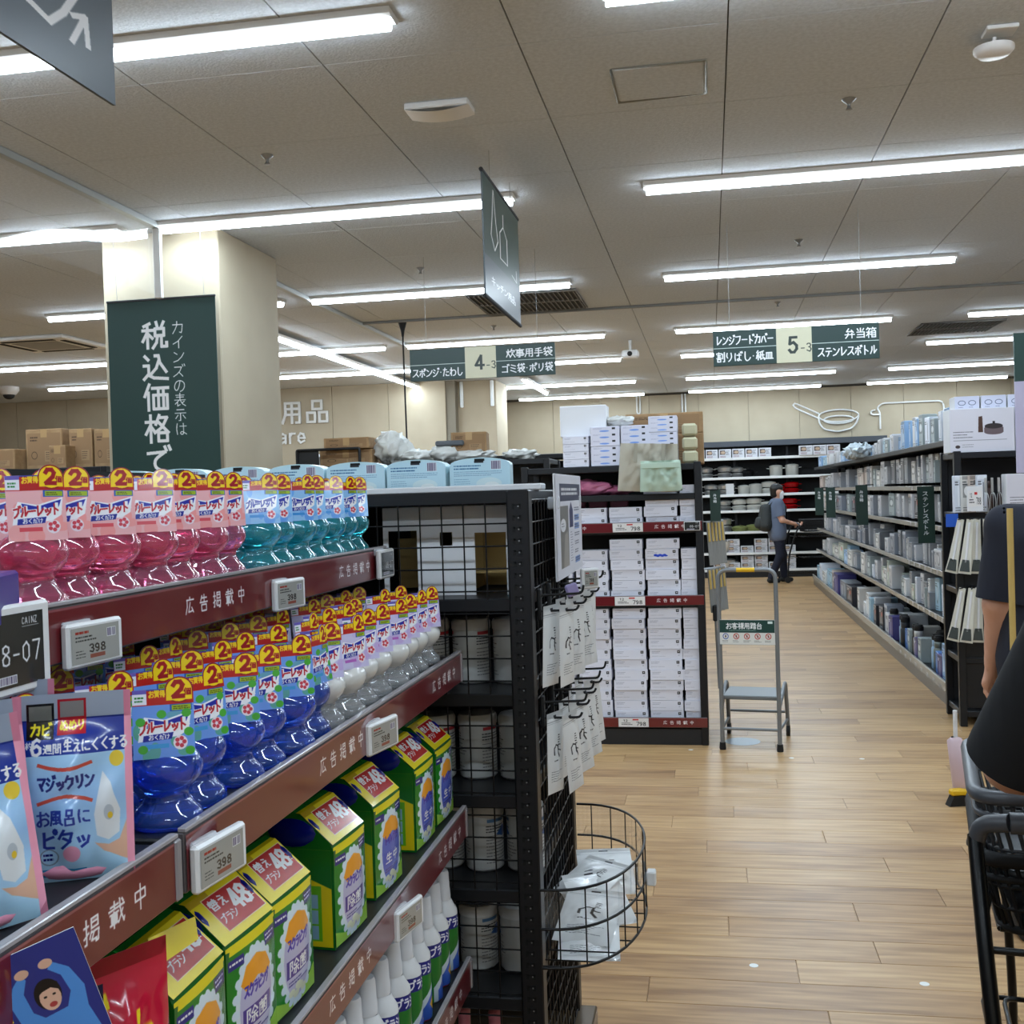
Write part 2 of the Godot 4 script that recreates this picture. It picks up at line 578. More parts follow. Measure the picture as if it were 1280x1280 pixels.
# ---------------------------------------------------------------- flat print: drawn at double size, then halved
class PT:
	var im: Image
	var s := 2.0
	var w := 0
	var h := 0

	func _init(ww: int, hh: int, bg: Color, ss := 2) -> void:
		s = ss
		w = ww
		h = hh
		im = Image.create(ww * ss, hh * ss, false, Image.FORMAT_RGB8)
		im.fill(bg)

	func rect(x: float, y: float, ww: float, hh: float, c: Color) -> void:
		im.fill_rect(Rect2i(roundi(x * s), roundi(y * s), maxi(1, roundi(ww * s)), maxi(1, roundi(hh * s))), c)

	func poly(pts: PackedVector2Array, c: Color) -> void:
		var lo := 1e9
		var hi := -1e9
		for p in pts:
			lo = minf(lo, p.y)
			hi = maxf(hi, p.y)
		var n := pts.size()
		for y in range(maxi(0, int(lo * s)), mini(im.get_height(), int(hi * s) + 1)):
			var yy := (y + 0.5) / s
			var xs := []
			for i in n:
				var a := pts[i]
				var b := pts[(i + 1) % n]
				if (a.y <= yy) != (b.y <= yy): xs.append(a.x + (yy - a.y) / (b.y - a.y) * (b.x - a.x))
			xs.sort()
			for k in range(0, xs.size() - 1, 2):
				var x0 := roundi(xs[k] * s)
				var x1 := roundi(xs[k + 1] * s)
				if x1 > x0: im.fill_rect(Rect2i(x0, y, x1 - x0, 1), c)

	func ell(cx: float, cy: float, rx: float, ry: float, c: Color) -> void:
		var q := PackedVector2Array()
		for k in 28: q.append(Vector2(cx + cos(TAU * k / 28) * rx, cy + sin(TAU * k / 28) * ry))
		poly(q, c)

	func ring(cx: float, cy: float, rx: float, ry: float, wd: float, c: Color) -> void:
		var q := PackedVector2Array()
		for k in 25: q.append(Vector2(cx + cos(TAU * k / 24) * rx, cy + sin(TAU * k / 24) * ry))
		line(q, wd, c)

	func line(pts: PackedVector2Array, wd: float, c: Color) -> void:
		for i in pts.size() - 1:
			var a := pts[i]
			var b := pts[i + 1]
			if a.distance_to(b) < 1e-4: continue
			var d := (b - a).normalized() * wd * 0.5
			var e := Vector2(-d.y, d.x)
			var ext := d * 0.7
			poly(PackedVector2Array([a - ext + e, b + ext + e, b + ext - e, a - ext - e]), c)

	func done() -> ImageTexture:
		if s > 1.0: im.resize(w, h, Image.INTERPOLATE_BILINEAR)
		return ImageTexture.create_from_image(im)

func wide(ch: String) -> float:
	return 0.62 if ch.unicode_at(0) < 128 else (0.5 if ch == "・" else 1.0)

# x, y: top left corner of the first letter; returns where the text ends
func text(p: PT, str: String, x: float, y: float, size: float, wt: float, c: Color, down := false, cx := 1.0, gap := 0.06, slant := 0.0) -> float:
	for ch in str:
		var wd := wide(ch)
		if glyphs.has(ch):
			for st in glyphs[ch]:
				var q := PackedVector2Array()
				for a in st:
					var g: Vector2 = a / 20.0
					if wd < 0.9: g.x = 0.5 + (g.x - 0.5) * (0.72 if wd > 0.55 else 1.0)
					q.append(Vector2(x + (g.x - (1.0 - wd) * 0.5) * size * cx, y + g.y * size + slant * (x + g.x * size)))
				p.line(q, wt * size, c)
		if down: y += size * (1.0 + gap)
		else: x += size * cx * wd + size * gap
	return y if down else x

func width_of(str: String, size: float, cx := 1.0, gap := 0.06) -> float:
	var t := 0.0
	for ch in str: t += size * cx * wide(ch) + size * gap
	return t

func small_print(p: PT, x: float, y: float, w: float, rows: int, step: float, c: Color, thick := 1.0) -> void:   # lines of lettering too small to read
	for r in rows:
		var at := x
		var end := x + w * rng.randf_range(0.6, 1.0)
		while at < end:
			var l := rng.randf_range(2.0, 7.0)
			p.rect(at, y + r * step, minf(l, end - at), thick, c)
			at += l + rng.randf_range(0.7, 1.6)

func barcode(p: PT, x: float, y: float, w: float, h: float) -> void:
	p.rect(x - 1, y - 1, w + 2, h + 2, Color(0.93, 0.94, 0.95))
	var at := x
	while at < x + w:
		var l := rng.randf_range(0.5, 1.6)
		p.rect(at, y, l, h, Color(0.2, 0.15, 0.3))
		at += l + rng.randf_range(0.6, 1.6)

func make_prints() -> void:
	var white := Color(0.93, 0.93, 0.94)
	var ink := Color(0.10, 0.10, 0.12)
	var navy := Color(0.07, 0.09, 0.42)
	# the hanging card of the toilet-tank cleaner
	for k in 4:
		var bg: Color = [Color(0.93, 0.70, 0.72), Color(0.55, 0.75, 0.93), Color(0.42, 0.60, 0.90), Color(0.80, 0.78, 0.92)][k]
		var p := PT.new(128, 170, bg)
		for i in 9:
			var q := Vector2(rng.randf_range(5, 123), rng.randf_range(60, 165))
			p.ell(q.x, q.y, rng.randf_range(8, 20), rng.randf_range(8, 20), bg.lerp([Color(0.95, 0.45, 0.40), Color(0.20, 0.50, 0.90), Color(0.30, 0.70, 0.30), Color(0.75, 0.60, 0.85)][k], rng.randf_range(0.15, 0.6)))
		p.rect(0, 24, 128, 34, Color(0.72, 0.10, 0.10))
		p.rect(0, 24, 128, 3, Color(0.20, 0.25, 0.60))
		p.rect(0, 24, 30, 32, Color(0.92, 0.92, 0.96))
		p.rect(0, 24, 30, 9, Color(0.40, 0.35, 0.70))
		small_print(p, 5, 39, 20, 2, 7, Color(0.2, 0.5, 0.25), 4)
		text(p, "お買得!", 34, 27, 15, 0.17, Color(0.95, 0.80, 0.12), false, 0.78, 0.0)
		p.ell(98, 28, 30, 28, Color(0.55, 0.05, 0.08))
		p.ell(98, 28, 27, 25, Color(0.97, 0.83, 0.08))
		p.rect(71, 30, 54, 20, Color(0.97, 0.83, 0.08))
		text(p, "2", 82, 8, 36, 0.26, Color(0.62, 0.04, 0.10), false, 1.25)
		text(p, "個", 108, 26, 15, 0.15, Color(0.62, 0.04, 0.10))
		p.rect(78, 58, 46, 15, Color(0.16, 0.35, 0.70))
		p.rect(82, 60, 40, 11, Color(0.62, 0.72, 0.12))
		small_print(p, 85, 63, 34, 2, 4, ink, 1.6)
		p.poly(PackedVector2Array([Vector2(24, 82), Vector2(66, 90), Vector2(122, 74), Vector2(116, 114), Vector2(96, 126), Vector2(10, 134), Vector2(16, 100)]), Color(0.95, 0.95, 0.98))
		p.poly(PackedVector2Array([Vector2(32, 86), Vector2(66, 94), Vector2(118, 79), Vector2(108, 104), Vector2(28, 106)]), Color(0.10, 0.14, 0.62))
		text(p, "ブルーレット", 12, 94, 26, 0.30, white, false, 0.70, -0.02, -0.06)
		text(p, "ブルーレット", 12, 94, 26, 0.15, [Color(0.72, 0.10, 0.18), Color(0.10, 0.15, 0.62), Color(0.72, 0.10, 0.18), Color(0.72, 0.10, 0.18)][k], false, 0.66, -0.02, -0.06)
		p.poly(PackedVector2Array([Vector2(22, 121), Vector2(84, 117), Vector2(80, 131), Vector2(20, 134)]), Color(0.12, 0.16, 0.58))
		text(p, "おくだけ", 32, 120, 11, 0.17, white, false, 0.95)
		p.ell(98, 140, 15, 15, Color(0.93, 0.88, 0.92))
		for i in 5: p.ell(98 + 8 * cos(i * 1.26), 139 + 8 * sin(i * 1.26), 4.5, 4.5, Color(0.80, 0.25, 0.32))
		p.rect(24, 140, 50, 9, [Color(0.85, 0.30, 0.35), Color(0.20, 0.55, 0.85), Color(0.25, 0.60, 0.85), Color(0.70, 0.40, 0.75)][k])
		if k == 2:
			for i in 6: p.ell([16, 20, 112, 116, 60, 118][i], [92, 150, 78, 118, 78, 158][i], 10, 9, Color(0.28, 0.66, 0.22))
		T["tank%d" % k] = p.done()
	# brush refill pack: front, sloping top and side
	for k in 2:
		var p := PT.new(128, 176, Color(0.10, 0.50, 0.14))
		p.rect(0, 0, 128, 14, Color(0.93, 0.86, 0.10))
		p.rect(4, 20, 34, 14, Color(0.15, 0.15, 0.50))
		p.rect(92, 16, 34, 18, Color(0.15, 0.15, 0.50))
		small_print(p, 7, 25, 28, 1, 4, white, 3)
		small_print(p, 95, 20, 28, 2, 6, white, 2.5)
		p.poly(PackedVector2Array([Vector2(0, 150), Vector2(50, 168), Vector2(128, 140), Vector2(128, 176), Vector2(0, 176)]), Color(0.62, 0.80, 0.30))
		p.ell(64, 96, 50, 76, Color(0.86, 0.90, 0.92))
		for i in 22: p.ell(64 + 50 * cos(i * 0.286), 98 + 74 * sin(i * 0.286), 7, 7, Color(0.84, 0.90, 0.94))
		p.ell(64, 98, 42, 66, [Color(0.74, 0.72, 0.84), Color(0.34, 0.40, 0.78)][k])
		p.poly(PackedVector2Array([Vector2(26, 62), Vector2(40, 40), Vector2(66, 32), Vector2(92, 42), Vector2(104, 64), Vector2(92, 72), Vector2(64, 62), Vector2(36, 74)]), Color(0.95, 0.62, 0.12))
		text(p, ["スクラビング", "トイレブラシ"][k], 32, 66, 17, 0.2, Color(0.28, 0.20, 0.62), false, 0.6, 0.02)
		p.rect(28, 98, 72, 28, [Color(0.30, 0.22, 0.56), Color(0.30, 0.36, 0.76)][k])
		text(p, ["除菌", "生中"][k], 34, 101, 22, 0.13, white, false, 1.2, 0.12)
		small_print(p, 34, 132, 60, 2, 5, Color(0.25, 0.2, 0.5), 2.5)
		for i in 5: p.ell([44, 58, 70, 82, 62][i], [152, 158, 150, 157, 146][i], 9, 6, Color(0.90, 0.90, 0.78))
		T["refill%d" % k] = p.done()
	var q := PT.new(160, 120, Color(0.94, 0.85, 0.10))
	q.rect(0, 0, 60, 16, Color(0.75, 0.62, 0.10))
	q.rect(34, 12, 122, 90, Color(0.94, 0.88, 0.70))
	q.rect(36, 14, 118, 86, Color(0.72, 0.10, 0.09))
	text(q, "替え", 40, 22, 27, 0.14, white, false, 0.9, 0.04)
	text(q, "ブラシ", 40, 62, 22, 0.13, white, false, 0.72, 0.02)
	text(q, "48", 92, 24, 52, 0.19, white, false, 0.82, 0.0)
	text(q, "コ", 140, 54, 14, 0.16, white)
	T["refill_top"] = q.done()
	q = PT.new(128, 176, Color(0.90, 0.80, 0.08))
	q.poly(PackedVector2Array([Vector2(0, 14), Vector2(128, 70), Vector2(128, 0), Vector2(0, 0)]), Color(0.10, 0.42, 0.14))
	q.rect(18, 66, 92, 100, Color(0.40, 0.70, 0.12))
	small_print(q, 40, 72, 60, 1, 5, Color(0.1, 0.3, 0.1), 5)
	for i in 3:
		q.rect(24, 82 + i * 28, 80, 25, Color(0.55, 0.70, 0.80))
		q.ell(64, 95 + i * 28, 26, 9, Color(0.80, 0.84, 0.86))
		q.ell(64, 96 + i * 28, 15, 5, Color(0.35, 0.48, 0.62))
	T["refill_side"] = q.done()
	# squeeze bottle wrap
	q = PT.new(256, 192, Color(0.12, 0.47, 0.17))
	q.rect(0, 0, 256, 34, Color(0.10, 0.12, 0.48))
	for k in 2:
		text(q, "ブラシ", 14 + k * 128, 6, 24, 0.16, white, false, 0.8)
		q.poly(PackedVector2Array([Vector2(20 + k * 128, 110), Vector2(100 + k * 128, 40), Vector2(122 + k * 128, 58), Vector2(60 + k * 128, 160), Vector2(20 + k * 128, 180)]), Color(0.80, 0.86, 0.92))
		q.poly(PackedVector2Array([Vector2(34 + k * 128, 120), Vector2(90 + k * 128, 62), Vector2(110 + k * 128, 72), Vector2(60 + k * 128, 165), Vector2(34 + k * 128, 176)]), Color(0.24, 0.40, 0.80))
		q.poly(PackedVector2Array([Vector2(60 + k * 128, 110), Vector2(98 + k * 128, 72), Vector2(112 + k * 128, 80), Vector2(80 + k * 128, 130)]), Color(0.93, 0.72, 0.10))
		q.rect(40 + k * 128, 146, 60, 12, Color(0.80, 0.20, 0.18))
		small_print(q, 44 + k * 128, 165, 60, 3, 7, white, 3)
	T["squeeze"] = q.done()
	# stand-up pouch for the bathroom cleaner
	q = PT.new(200, 330, Color(0.62, 0.78, 0.92))
	for y in 33: q.rect(0, y * 10, 200, 10, Color(0.60, 0.76, 0.93).lerp(Color(0.72, 0.88, 0.95), absf(y - 18) / 18.0))
	q.rect(0, 0, 200, 44, Color(0.72, 0.76, 0.82))
	q.rect(16, 44, 184, 62, Color(0.10, 0.20, 0.58))
	q.rect(0, 0, 16, 330, Color(0.93, 0.62, 0.72))
	q.rect(188, 0, 12, 330, Color(0.93, 0.62, 0.72))
	q.rect(24, 16, 46, 62, Color(0.08, 0.08, 0.07))
	q.rect(28, 20, 38, 26, Color(0.55, 0.55, 0.52))
	text(q, "カビ", 30, 50, 22, 0.17, Color(0.95, 0.88, 0.15), false, 0.78)
	q.rect(76, 10, 48, 62, Color(0.75, 0.08, 0.18))
	q.rect(80, 14, 40, 28, Color(0.62, 0.60, 0.60))
	text(q, "ぬめり", 80, 47, 18, 0.16, Color(0.95, 0.88, 0.15), false, 0.74)
	text(q, "約", 22, 82, 12, 0.14, white)
	text(q, "6", 30, 76, 30, 0.18, white, false, 1.1)
	text(q, "週間", 52, 86, 17, 0.13, white, false, 0.9)
	text(q, "生えにくくする", 86, 80, 22, 0.14, white, false, 0.68, 0.02)
	for k in 2:
		var arc := PackedVector2Array()
		for i in 9: arc.append(Vector2(44 + i * 11.0, [122.0, 188.0][k] + [1, -1][k] * 9.0 * sin(i / 8.0 * PI)))
		q.line(arc, 6, Color(0.80, 0.30, 0.25))
	text(q, "マジックリン", 42, 140, 27, 0.15, Color(0.12, 0.16, 0.45), false, 0.58, 0.0)
	text(q, "お風呂に", 40, 200, 28, 0.12, Color(0.14, 0.22, 0.60), false, 0.78, 0.02)
	text(q, "ピタッ", 46, 234, 36, 0.13, Color(0.14, 0.22, 0.60), false, 0.78, 0.0)
	q.poly(PackedVector2Array([Vector2(150, 140), Vector2(164, 160), Vector2(178, 210), Vector2(176, 250), Vector2(158, 262), Vector2(140, 250), Vector2(136, 214)]), Color(0.88, 0.90, 0.92))
	q.ell(160, 212, 8, 14, Color(0.72, 0.76, 0.80))
	q.ell(162, 218, 4, 6, Color(0.90, 0.76, 0.20))
	q.poly(PackedVector2Array([Vector2(136, 262), Vector2(150, 280), Vector2(188, 300), Vector2(188, 230), Vector2(176, 262), Vector2(158, 270)]), Color(0.88, 0.70, 0.60))
	q.ell(174, 120, 12, 14, Color(0.90, 0.78, 0.25))
	q.ring(58, 284, 15, 14, 2, Color(0.5, 0.55, 0.62))
	small_print(q, 48, 278, 20, 2, 8, navy, 4)
	q.ell(96, 280, 15, 14, Color(0.92, 0.62, 0.72))
	q.rect(40, 306, 80, 14, Color(0.20, 0.55, 0.75))
	small_print(q, 46, 310, 68, 1, 5, Color(0.95, 0.9, 0.4), 5)
	T["pouch"] = q.done()
	# clear-and-white hanging pouch
	q = PT.new(72, 200, Color(0.92, 0.925, 0.925))
	q.rect(0, 22, 72, 2, Color(0.66, 0.67, 0.68))
	q.rect(0, 27, 72, 1, Color(0.70, 0.71, 0.72))
	q.rect(30, 8, 12, 5, Color(0.18, 0.18, 0.2))
	q.line(PackedVector2Array([Vector2(24, 104), Vector2(24, 88), Vector2(32, 80), Vector2(42, 84), Vector2(40, 100), Vector2(46, 112)]), 3.4, ink)
	q.line(PackedVector2Array([Vector2(40, 92), Vector2(50, 96)]), 2.4, ink)
	small_print(q, 42, 56, 9, 5, 6, ink, 2.4)
	small_print(q, 24, 118, 26, 1, 4, ink, 2.5)
	small_print(q, 14, 145, 46, 5, 6, Color(0.45, 0.46, 0.48), 1.4)
	T["hook_pouch"] = q.done()
	# disposable-glove boxes
	for k in 2:
		q = PT.new(160, 50, Color(0.87, 0.87, 0.91))
		q.rect(134, 6, 14, 14, ink)
		q.rect(138, 11, 6, 3, white)
		small_print(q, 10, 10, 50, 2, 7, Color(0.55, 0.55, 0.62), 2)
		small_print(q, 10, 34, 80, 1, 5, Color(0.62, 0.62, 0.66), 1.5)
		small_print(q, 138, 26, 10, 2, 5, Color(0.5, 0.5, 0.55), 1.5)
		if k == 1:
			var b := Color(0.12, 0.28, 0.82)
			for i in 5: q.ell(50 + i * 11, 30 + (i % 2) * 3, 9, 6, b)
			q.ell(100, 33, 10, 4, b)
		T["glove%d" % k] = q.done()
	q = PT.new(80, 90, Color(0.84, 0.84, 0.90))
	for i in 3:
		q.rect(60, 4 + i * 30, 9, 9, ink)
		q.ell(38, 20 + i * 30, 14, 4, Color(0.45, 0.60, 0.88))
		small_print(q, 6, 6 + i * 30, 26, 2, 4, Color(0.55, 0.55, 0.65), 1.2)
	T["glove_end"] = q.done()
	# wipes tub
	for k in 2:
		q = PT.new(200, 120, Color(0.80, 0.80, 0.79))
		for i in 2:
			q.rect(14 + i * 100, 10, 50, 7, [Color(0.72, 0.20, 0.22), Color(0.30, 0.45, 0.60)][k])
			small_print(q, 12 + i * 100, 24, 70, 3, 6, ink, 2.2)
			q.rect(12 + i * 100, 46, 62, 1.5, Color(0.4, 0.4, 0.4))
			small_print(q, 12 + i * 100, 54, 74, 8, 7, Color(0.30, 0.30, 0.32), 1.6)
			if k == 1: q.poly(PackedVector2Array([Vector2(30 + i * 100, 44), Vector2(48 + i * 100, 26), Vector2(66 + i * 100, 44), Vector2(48 + i * 100, 52)]), Color(0.18, 0.36, 0.62))
		T["tub%d" % k] = q.done()
	# red rail insert, one text group for each 0.6 m
	q = PT.new(600, 62, Color(0.40, 0.065, 0.10))
	q.rect(0, 0, 600, 3, Color(0.55, 0.30, 0.32))
	text(q, "広告掲載中", 330, 18, 25, 0.1, white, false, 1.0, 0.6)
	T["rail"] = q.done()
	# electronic shelf label, paper ticket, date plate
	q = PT.new(96, 72, Color(0.62, 0.62, 0.60))
	small_print(q, 8, 8, 30, 1, 6, Color(0.6, 0.15, 0.12), 5)
	small_print(q, 8, 18, 46, 2, 7, Color(0.2, 0.2, 0.2), 3)
	text(q, "398", 34, 36, 17, 0.15, Color(0.15, 0.13, 0.13))
	q.rect(36, 56, 30, 8, Color(0.55, 0.30, 0.25))
	barcode(q, 72, 10, 16, 16)
	small_print(q, 8, 46, 20, 3, 6, Color(0.3, 0.3, 0.3), 2)
	T["shelf_label"] = q.done()
	q = PT.new(140, 90, Color(0.17, 0.18, 0.18))
	text(q, "CAINZ", 102, 6, 9, 0.11, white, false, 0.9)
	q.rect(102, 17, 30, 1, Color(0.6, 0.6, 0.6))
	text(q, "08-07", 48, 36, 27, 0.09, white, false, 0.95, 0.06)
	barcode(q, 20, 76, 70, 9)
	T["date_plate"] = q.done()
	q = PT.new(150, 56, Color(0.88, 0.87, 0.86))
	text(q, "12", 22, 8, 15, 0.14, ink, false, 1.2)
	q.rect(70, 5, 30, 9, Color(0.75, 0.15, 0.15))
	small_print(q, 14, 30, 56, 2, 9, ink, 4)
	text(q, "798", 88, 24, 25, 0.13, ink)
	T["ticket"] = q.done()
	# aisle signs
	T["aisle43"] = aisle_sign("4", "", "スポンジ・たわし", "炊事用手袋", "ゴミ袋・ポリ袋", 182)
	T["aisle53"] = aisle_sign("5", "レンジフードカバー", "割りばし・紙皿", "弁当箱", "ステンレスボトル", 206)
	q = PT.new(270, 420, Color(0.075, 0.225, 0.205))
	text(q, "税込価格です", 84, 52, 63, 0.12, white, true, 1.0, 0.13)
	text(q, "カインズの表示は", 160, 52, 31, 0.07, white, true, 0.98, 0.07)
	T["banner"] = q.done()
	q = PT.new(200, 380, Color(0.16, 0.28, 0.26))
	q.rect(0, 250, 200, 130, Color(0.30, 0.34, 0.37))
	q.line(PackedVector2Array([Vector2(52, 20), Vector2(44, 110), Vector2(36, 170), Vector2(54, 210), Vector2(72, 170), Vector2(62, 110), Vector2(54, 20)]), 4, white)
	q.line(PackedVector2Array([Vector2(104, 60), Vector2(104, 100), Vector2(84, 130), Vector2(84, 214), Vector2(124, 214), Vector2(124, 130), Vector2(104, 100)]), 4, white)
	q.line(PackedVector2Array([Vector2(150, 230), Vector2(180, 240), Vector2(178, 200)]), 3, white)
	text(q, "キッチン用品", 30, 300, 27, 0.11, white, false, 0.85, 0.0)
	T["kitchen_sign"] = q.done()
	q = PT.new(200, 300, Color(0.33, 0.37, 0.41))
	q.line(PackedVector2Array([Vector2(70, 170), Vector2(112, 246), Vector2(132, 253), Vector2(146, 232), Vector2(160, 200), Vector2(190, 176)]), 7, white)
	q.line(PackedVector2Array([Vector2(154, 258), Vector2(168, 221)]), 6, white)
	q.line(PackedVector2Array([Vector2(155, 228), Vector2(169, 219), Vector2(171, 252)]), 6, white)
	T["arrow_sign"] = q.done()
	q = PT.new(280, 120, Color(0.86, 0.86, 0.84))
	q.rect(0, 0, 280, 62, Color(0.09, 0.25, 0.23))
	text(q, "お客様用踏台", 34, 14, 30, 0.13, white, false, 0.98, 0.05)
	q.rect(246, 6, 24, 12, Color(0.85, 0.9, 0.88))
	small_print(q, 50, 50, 200, 1, 4, Color(0.7, 0.8, 0.78), 2)
	for i in 5:
		q.ring(32 + i * 54, 80, 13, 13, 4, [Color(0.25, 0.35, 0.65), Color(0.72, 0.25, 0.22)][mini(i, 1)])
		q.ell(32 + i * 54, 80, 4, 7, Color(0.35, 0.33, 0.33))
		if i > 0: q.line(PackedVector2Array([Vector2(24 + i * 54, 72), Vector2(40 + i * 54, 89)]), 3, Color(0.72, 0.25, 0.22))
		small_print(q, 14 + i * 54, 100, 38, 2, 6, Color(0.3, 0.3, 0.3), 2)
	T["step_sign"] = q.done()
	q = PT.new(150, 340, Color(0.86, 0.86, 0.90))
	q.rect(20, 30, 122, 58, Color(0.13, 0.14, 0.28))
	small_print(q, 30, 44, 100, 2, 15, white, 9)
	q.rect(20, 104, 46, 204, Color(0.46, 0.45, 0.43))
	q.poly(PackedVector2Array([Vector2(34, 308), Vector2(44, 200), Vector2(60, 190), Vector2(66, 308)]), Color(0.60, 0.58, 0.55))
	q.ell(36, 168, 15, 22, Color(0.88, 0.88, 0.90))
	small_print(q, 27, 162, 18, 2, 8, ink, 2)
	q.poly(PackedVector2Array([Vector2(72, 180), Vector2(72, 120), Vector2(82, 92), Vector2(94, 120), Vector2(94, 180)]), Color(0.14, 0.16, 0.36))
	for i in 7:
		if i in [1, 2, 6]: q.rect(102, 108 + i * 30, 30, 22, Color(0.45, 0.58, 0.80))
		small_print(q, 102, 112 + i * 30, 34, 2, 8, Color(0.25, 0.25, 0.35), 4)
	small_print(q, 76, 196, 16, 12, 9, Color(0.35, 0.33, 0.45), 2)
	T["info_board"] = q.done()
	q = PT.new(64, 290, Color(0.10, 0.20, 0.17))
	text(q, "ステンレスボトル", 20, 26, 23, 0.12, white, true, 0.9, 0.24)
	T["side_sign"] = q.done()
	q = PT.new(64, 290, Color(0.10, 0.20, 0.17))
	text(q, "弁当箱", 20, 40, 23, 0.12, white, true, 0.9, 0.24)
	T["side_sign_2"] = q.done()
	# pale blue packs in a row on top of the end unit
	for k in 2:
		q = PT.new(170, 110, [Color(0.74, 0.86, 0.91), Color(0.74, 0.88, 0.76)][k])
		q.rect(0, 0, 170, 8, Color(0.75, 0.87, 0.90))
		q.rect(70, 10, 26, 7, Color(0.12, 0.14, 0.18))
		barcode(q, 118, 12, 26, 26)
		small_print(q, 12, 24, 92, 2, 9, Color(0.20, 0.40, 0.58), 4)
		small_print(q, 12, 44, 140, 3, 6, Color(0.35, 0.50, 0.62), 1.6)
		q.ell(110, 84, 36, 20, Color(0.82, 0.90, 0.92))
		q.ell(118, 88, 20, 10, Color(0.90, 0.93, 0.93))
		small_print(q, 12, 68, 50, 5, 7, Color(0.40, 0.58, 0.70), 1.6)
		T["pale_pack%d" % k] = q.done()
	q = PT.new(120, 90, Color(0.56, 0.435, 0.30))
	small_print(q, 10, 10, 40, 2, 8, Color(0.30, 0.22, 0.15), 4)
	q.rect(62, 50, 46, 30, Color(0.62, 0.50, 0.36))
	small_print(q, 66, 54, 38, 4, 6, Color(0.33, 0.25, 0.18), 1.8)
	q.ring(24, 62, 10, 10, 2, Color(0.30, 0.22, 0.15))
	T["carton"] = q.done()
	# end-cap cookware box
	q = PT.new(240, 160, Color(0.84, 0.83, 0.86))
	q.poly(PackedVector2Array([Vector2(108, 30), Vector2(122, 28), Vector2(124, 88), Vector2(106, 88)]), Color(0.30, 0.20, 0.16))
	q.ell(164, 76, 36, 16, Color(0.36, 0.30, 0.31))
	q.rect(128, 72, 72, 18, Color(0.42, 0.36, 0.37))
	q.ell(164, 90, 34, 8, Color(0.42, 0.36, 0.37))
	q.ell(164, 66, 34, 10, Color(0.20, 0.17, 0.17))
	q.rect(160, 48, 9, 10, Color(0.14, 0.12, 0.12))
	small_print(q, 12, 84, 80, 3, 10, Color(0.4, 0.4, 0.42), 3)
	q.rect(12, 116, 200, 1.5, Color(0.4, 0.4, 0.42))
	q.ell(28, 140, 9, 6, Color(0.25, 0.2, 0.2))
	small_print(q, 44, 132, 60, 2, 8, Color(0.5, 0.5, 0.52), 2)
	T["pan_box"] = q.done()
	q = PT.new(90, 50, Color(0.82, 0.83, 0.90))
	for i in 2:
		q.ring(26 + i * 38, 26, 13, 9, 2.4, Color(0.35, 0.38, 0.48))
		small_print(q, 14 + i * 38, 42, 22, 1, 5, Color(0.4, 0.4, 0.5), 2)
	T["small_pan_box"] = q.done()
	q = PT.new(90, 60, Color(0.80, 0.80, 0.82))
	q.rect(6, 6, 40, 30, Color(0.30, 0.26, 0.25))
	q.ell(30, 22, 20, 12, Color(0.55, 0.46, 0.40))
	q.ell(30, 21, 15, 8, Color(0.72, 0.62, 0.52))
	small_print(q, 50, 10, 34, 4, 8, ink, 3)
	small_print(q, 8, 44, 70, 2, 7, Color(0.45, 0.2, 0.2), 3)
	T["cook_box"] = q.done()
	# sixteen faces for the small goods down the right-hand run
	q = PT.new(512, 512, white)
	var tone := [Color(0.72, 0.72, 0.73), Color(0.56, 0.57, 0.59), Color(0.80, 0.79, 0.77), Color(0.38, 0.39, 0.41), Color(0.55, 0.68, 0.82), Color(0.30, 0.48, 0.74), Color(0.80, 0.82, 0.86), Color(0.62, 0.66, 0.66),
		Color(0.74, 0.68, 0.64), Color(0.18, 0.18, 0.20), Color(0.62, 0.74, 0.80), Color(0.84, 0.84, 0.84), Color(0.66, 0.60, 0.55), Color(0.24, 0.22, 0.44), Color(0.72, 0.74, 0.68), Color(0.50, 0.52, 0.56)]
	for i in 16:
		var x := float(i % 4) * 128
		var y := float(i / 4) * 128
		var c: Color = tone[i]
		var dark := c.get_luminance() < 0.45
		q.rect(x, y, 128, 128, c)
		q.rect(x, y, 128, 16, c.darkened(0.25) if i % 3 else c.lightened(0.4))
		match i % 5:
			0:
				q.ell(x + 64, y + 66, 26, 34, c.darkened(0.35))
				q.ell(x + 60, y + 62, 16, 26, c.lightened(0.3))
			1:
				q.rect(x + 44, y + 26, 16, 78, c.lightened(0.45))
				q.rect(x + 70, y + 26, 12, 78, c.darkened(0.4))
			2:
				q.rect(x + 14, y + 30, 100, 46, c.darkened(0.3))
				q.ell(x + 64, y + 54, 36, 16, c.lightened(0.5))
			3:
				q.rect(x + 52, y + 22, 24, 88, c.lightened(0.35))
				q.ell(x + 64, y + 26, 14, 8, c.darkened(0.5))
			4:
				q.poly(PackedVector2Array([Vector2(x + 20, y + 96), Vector2(x + 60, y + 30), Vector2(x + 108, y + 90)]), c.lightened(0.4))
				q.ell(x + 84, y + 44, 14, 14, Color(0.75, 0.35, 0.30) if i > 8 else c.darkened(0.4))
		small_print(q, x + 12, y + 22, 60, 2, 8, white if dark else ink, 4)
		small_print(q, x + 12, y + 108, 96, 2, 8, white if dark else Color(0.3, 0.3, 0.32), 3)
	T["goods"] = q.done()
	# the bathroom flyer: a person in blue stretching both arms overhead
	q = PT.new(200, 230, Color(0.17, 0.20, 0.52))
	q.poly(PackedVector2Array([Vector2(0, 50), Vector2(40, 58), Vector2(48, 120), Vector2(0, 150)]), Color(0.93, 0.86, 0.20))
	text(q, "れる?", 0, 78, 17, 0.15, navy, false, 0.8)
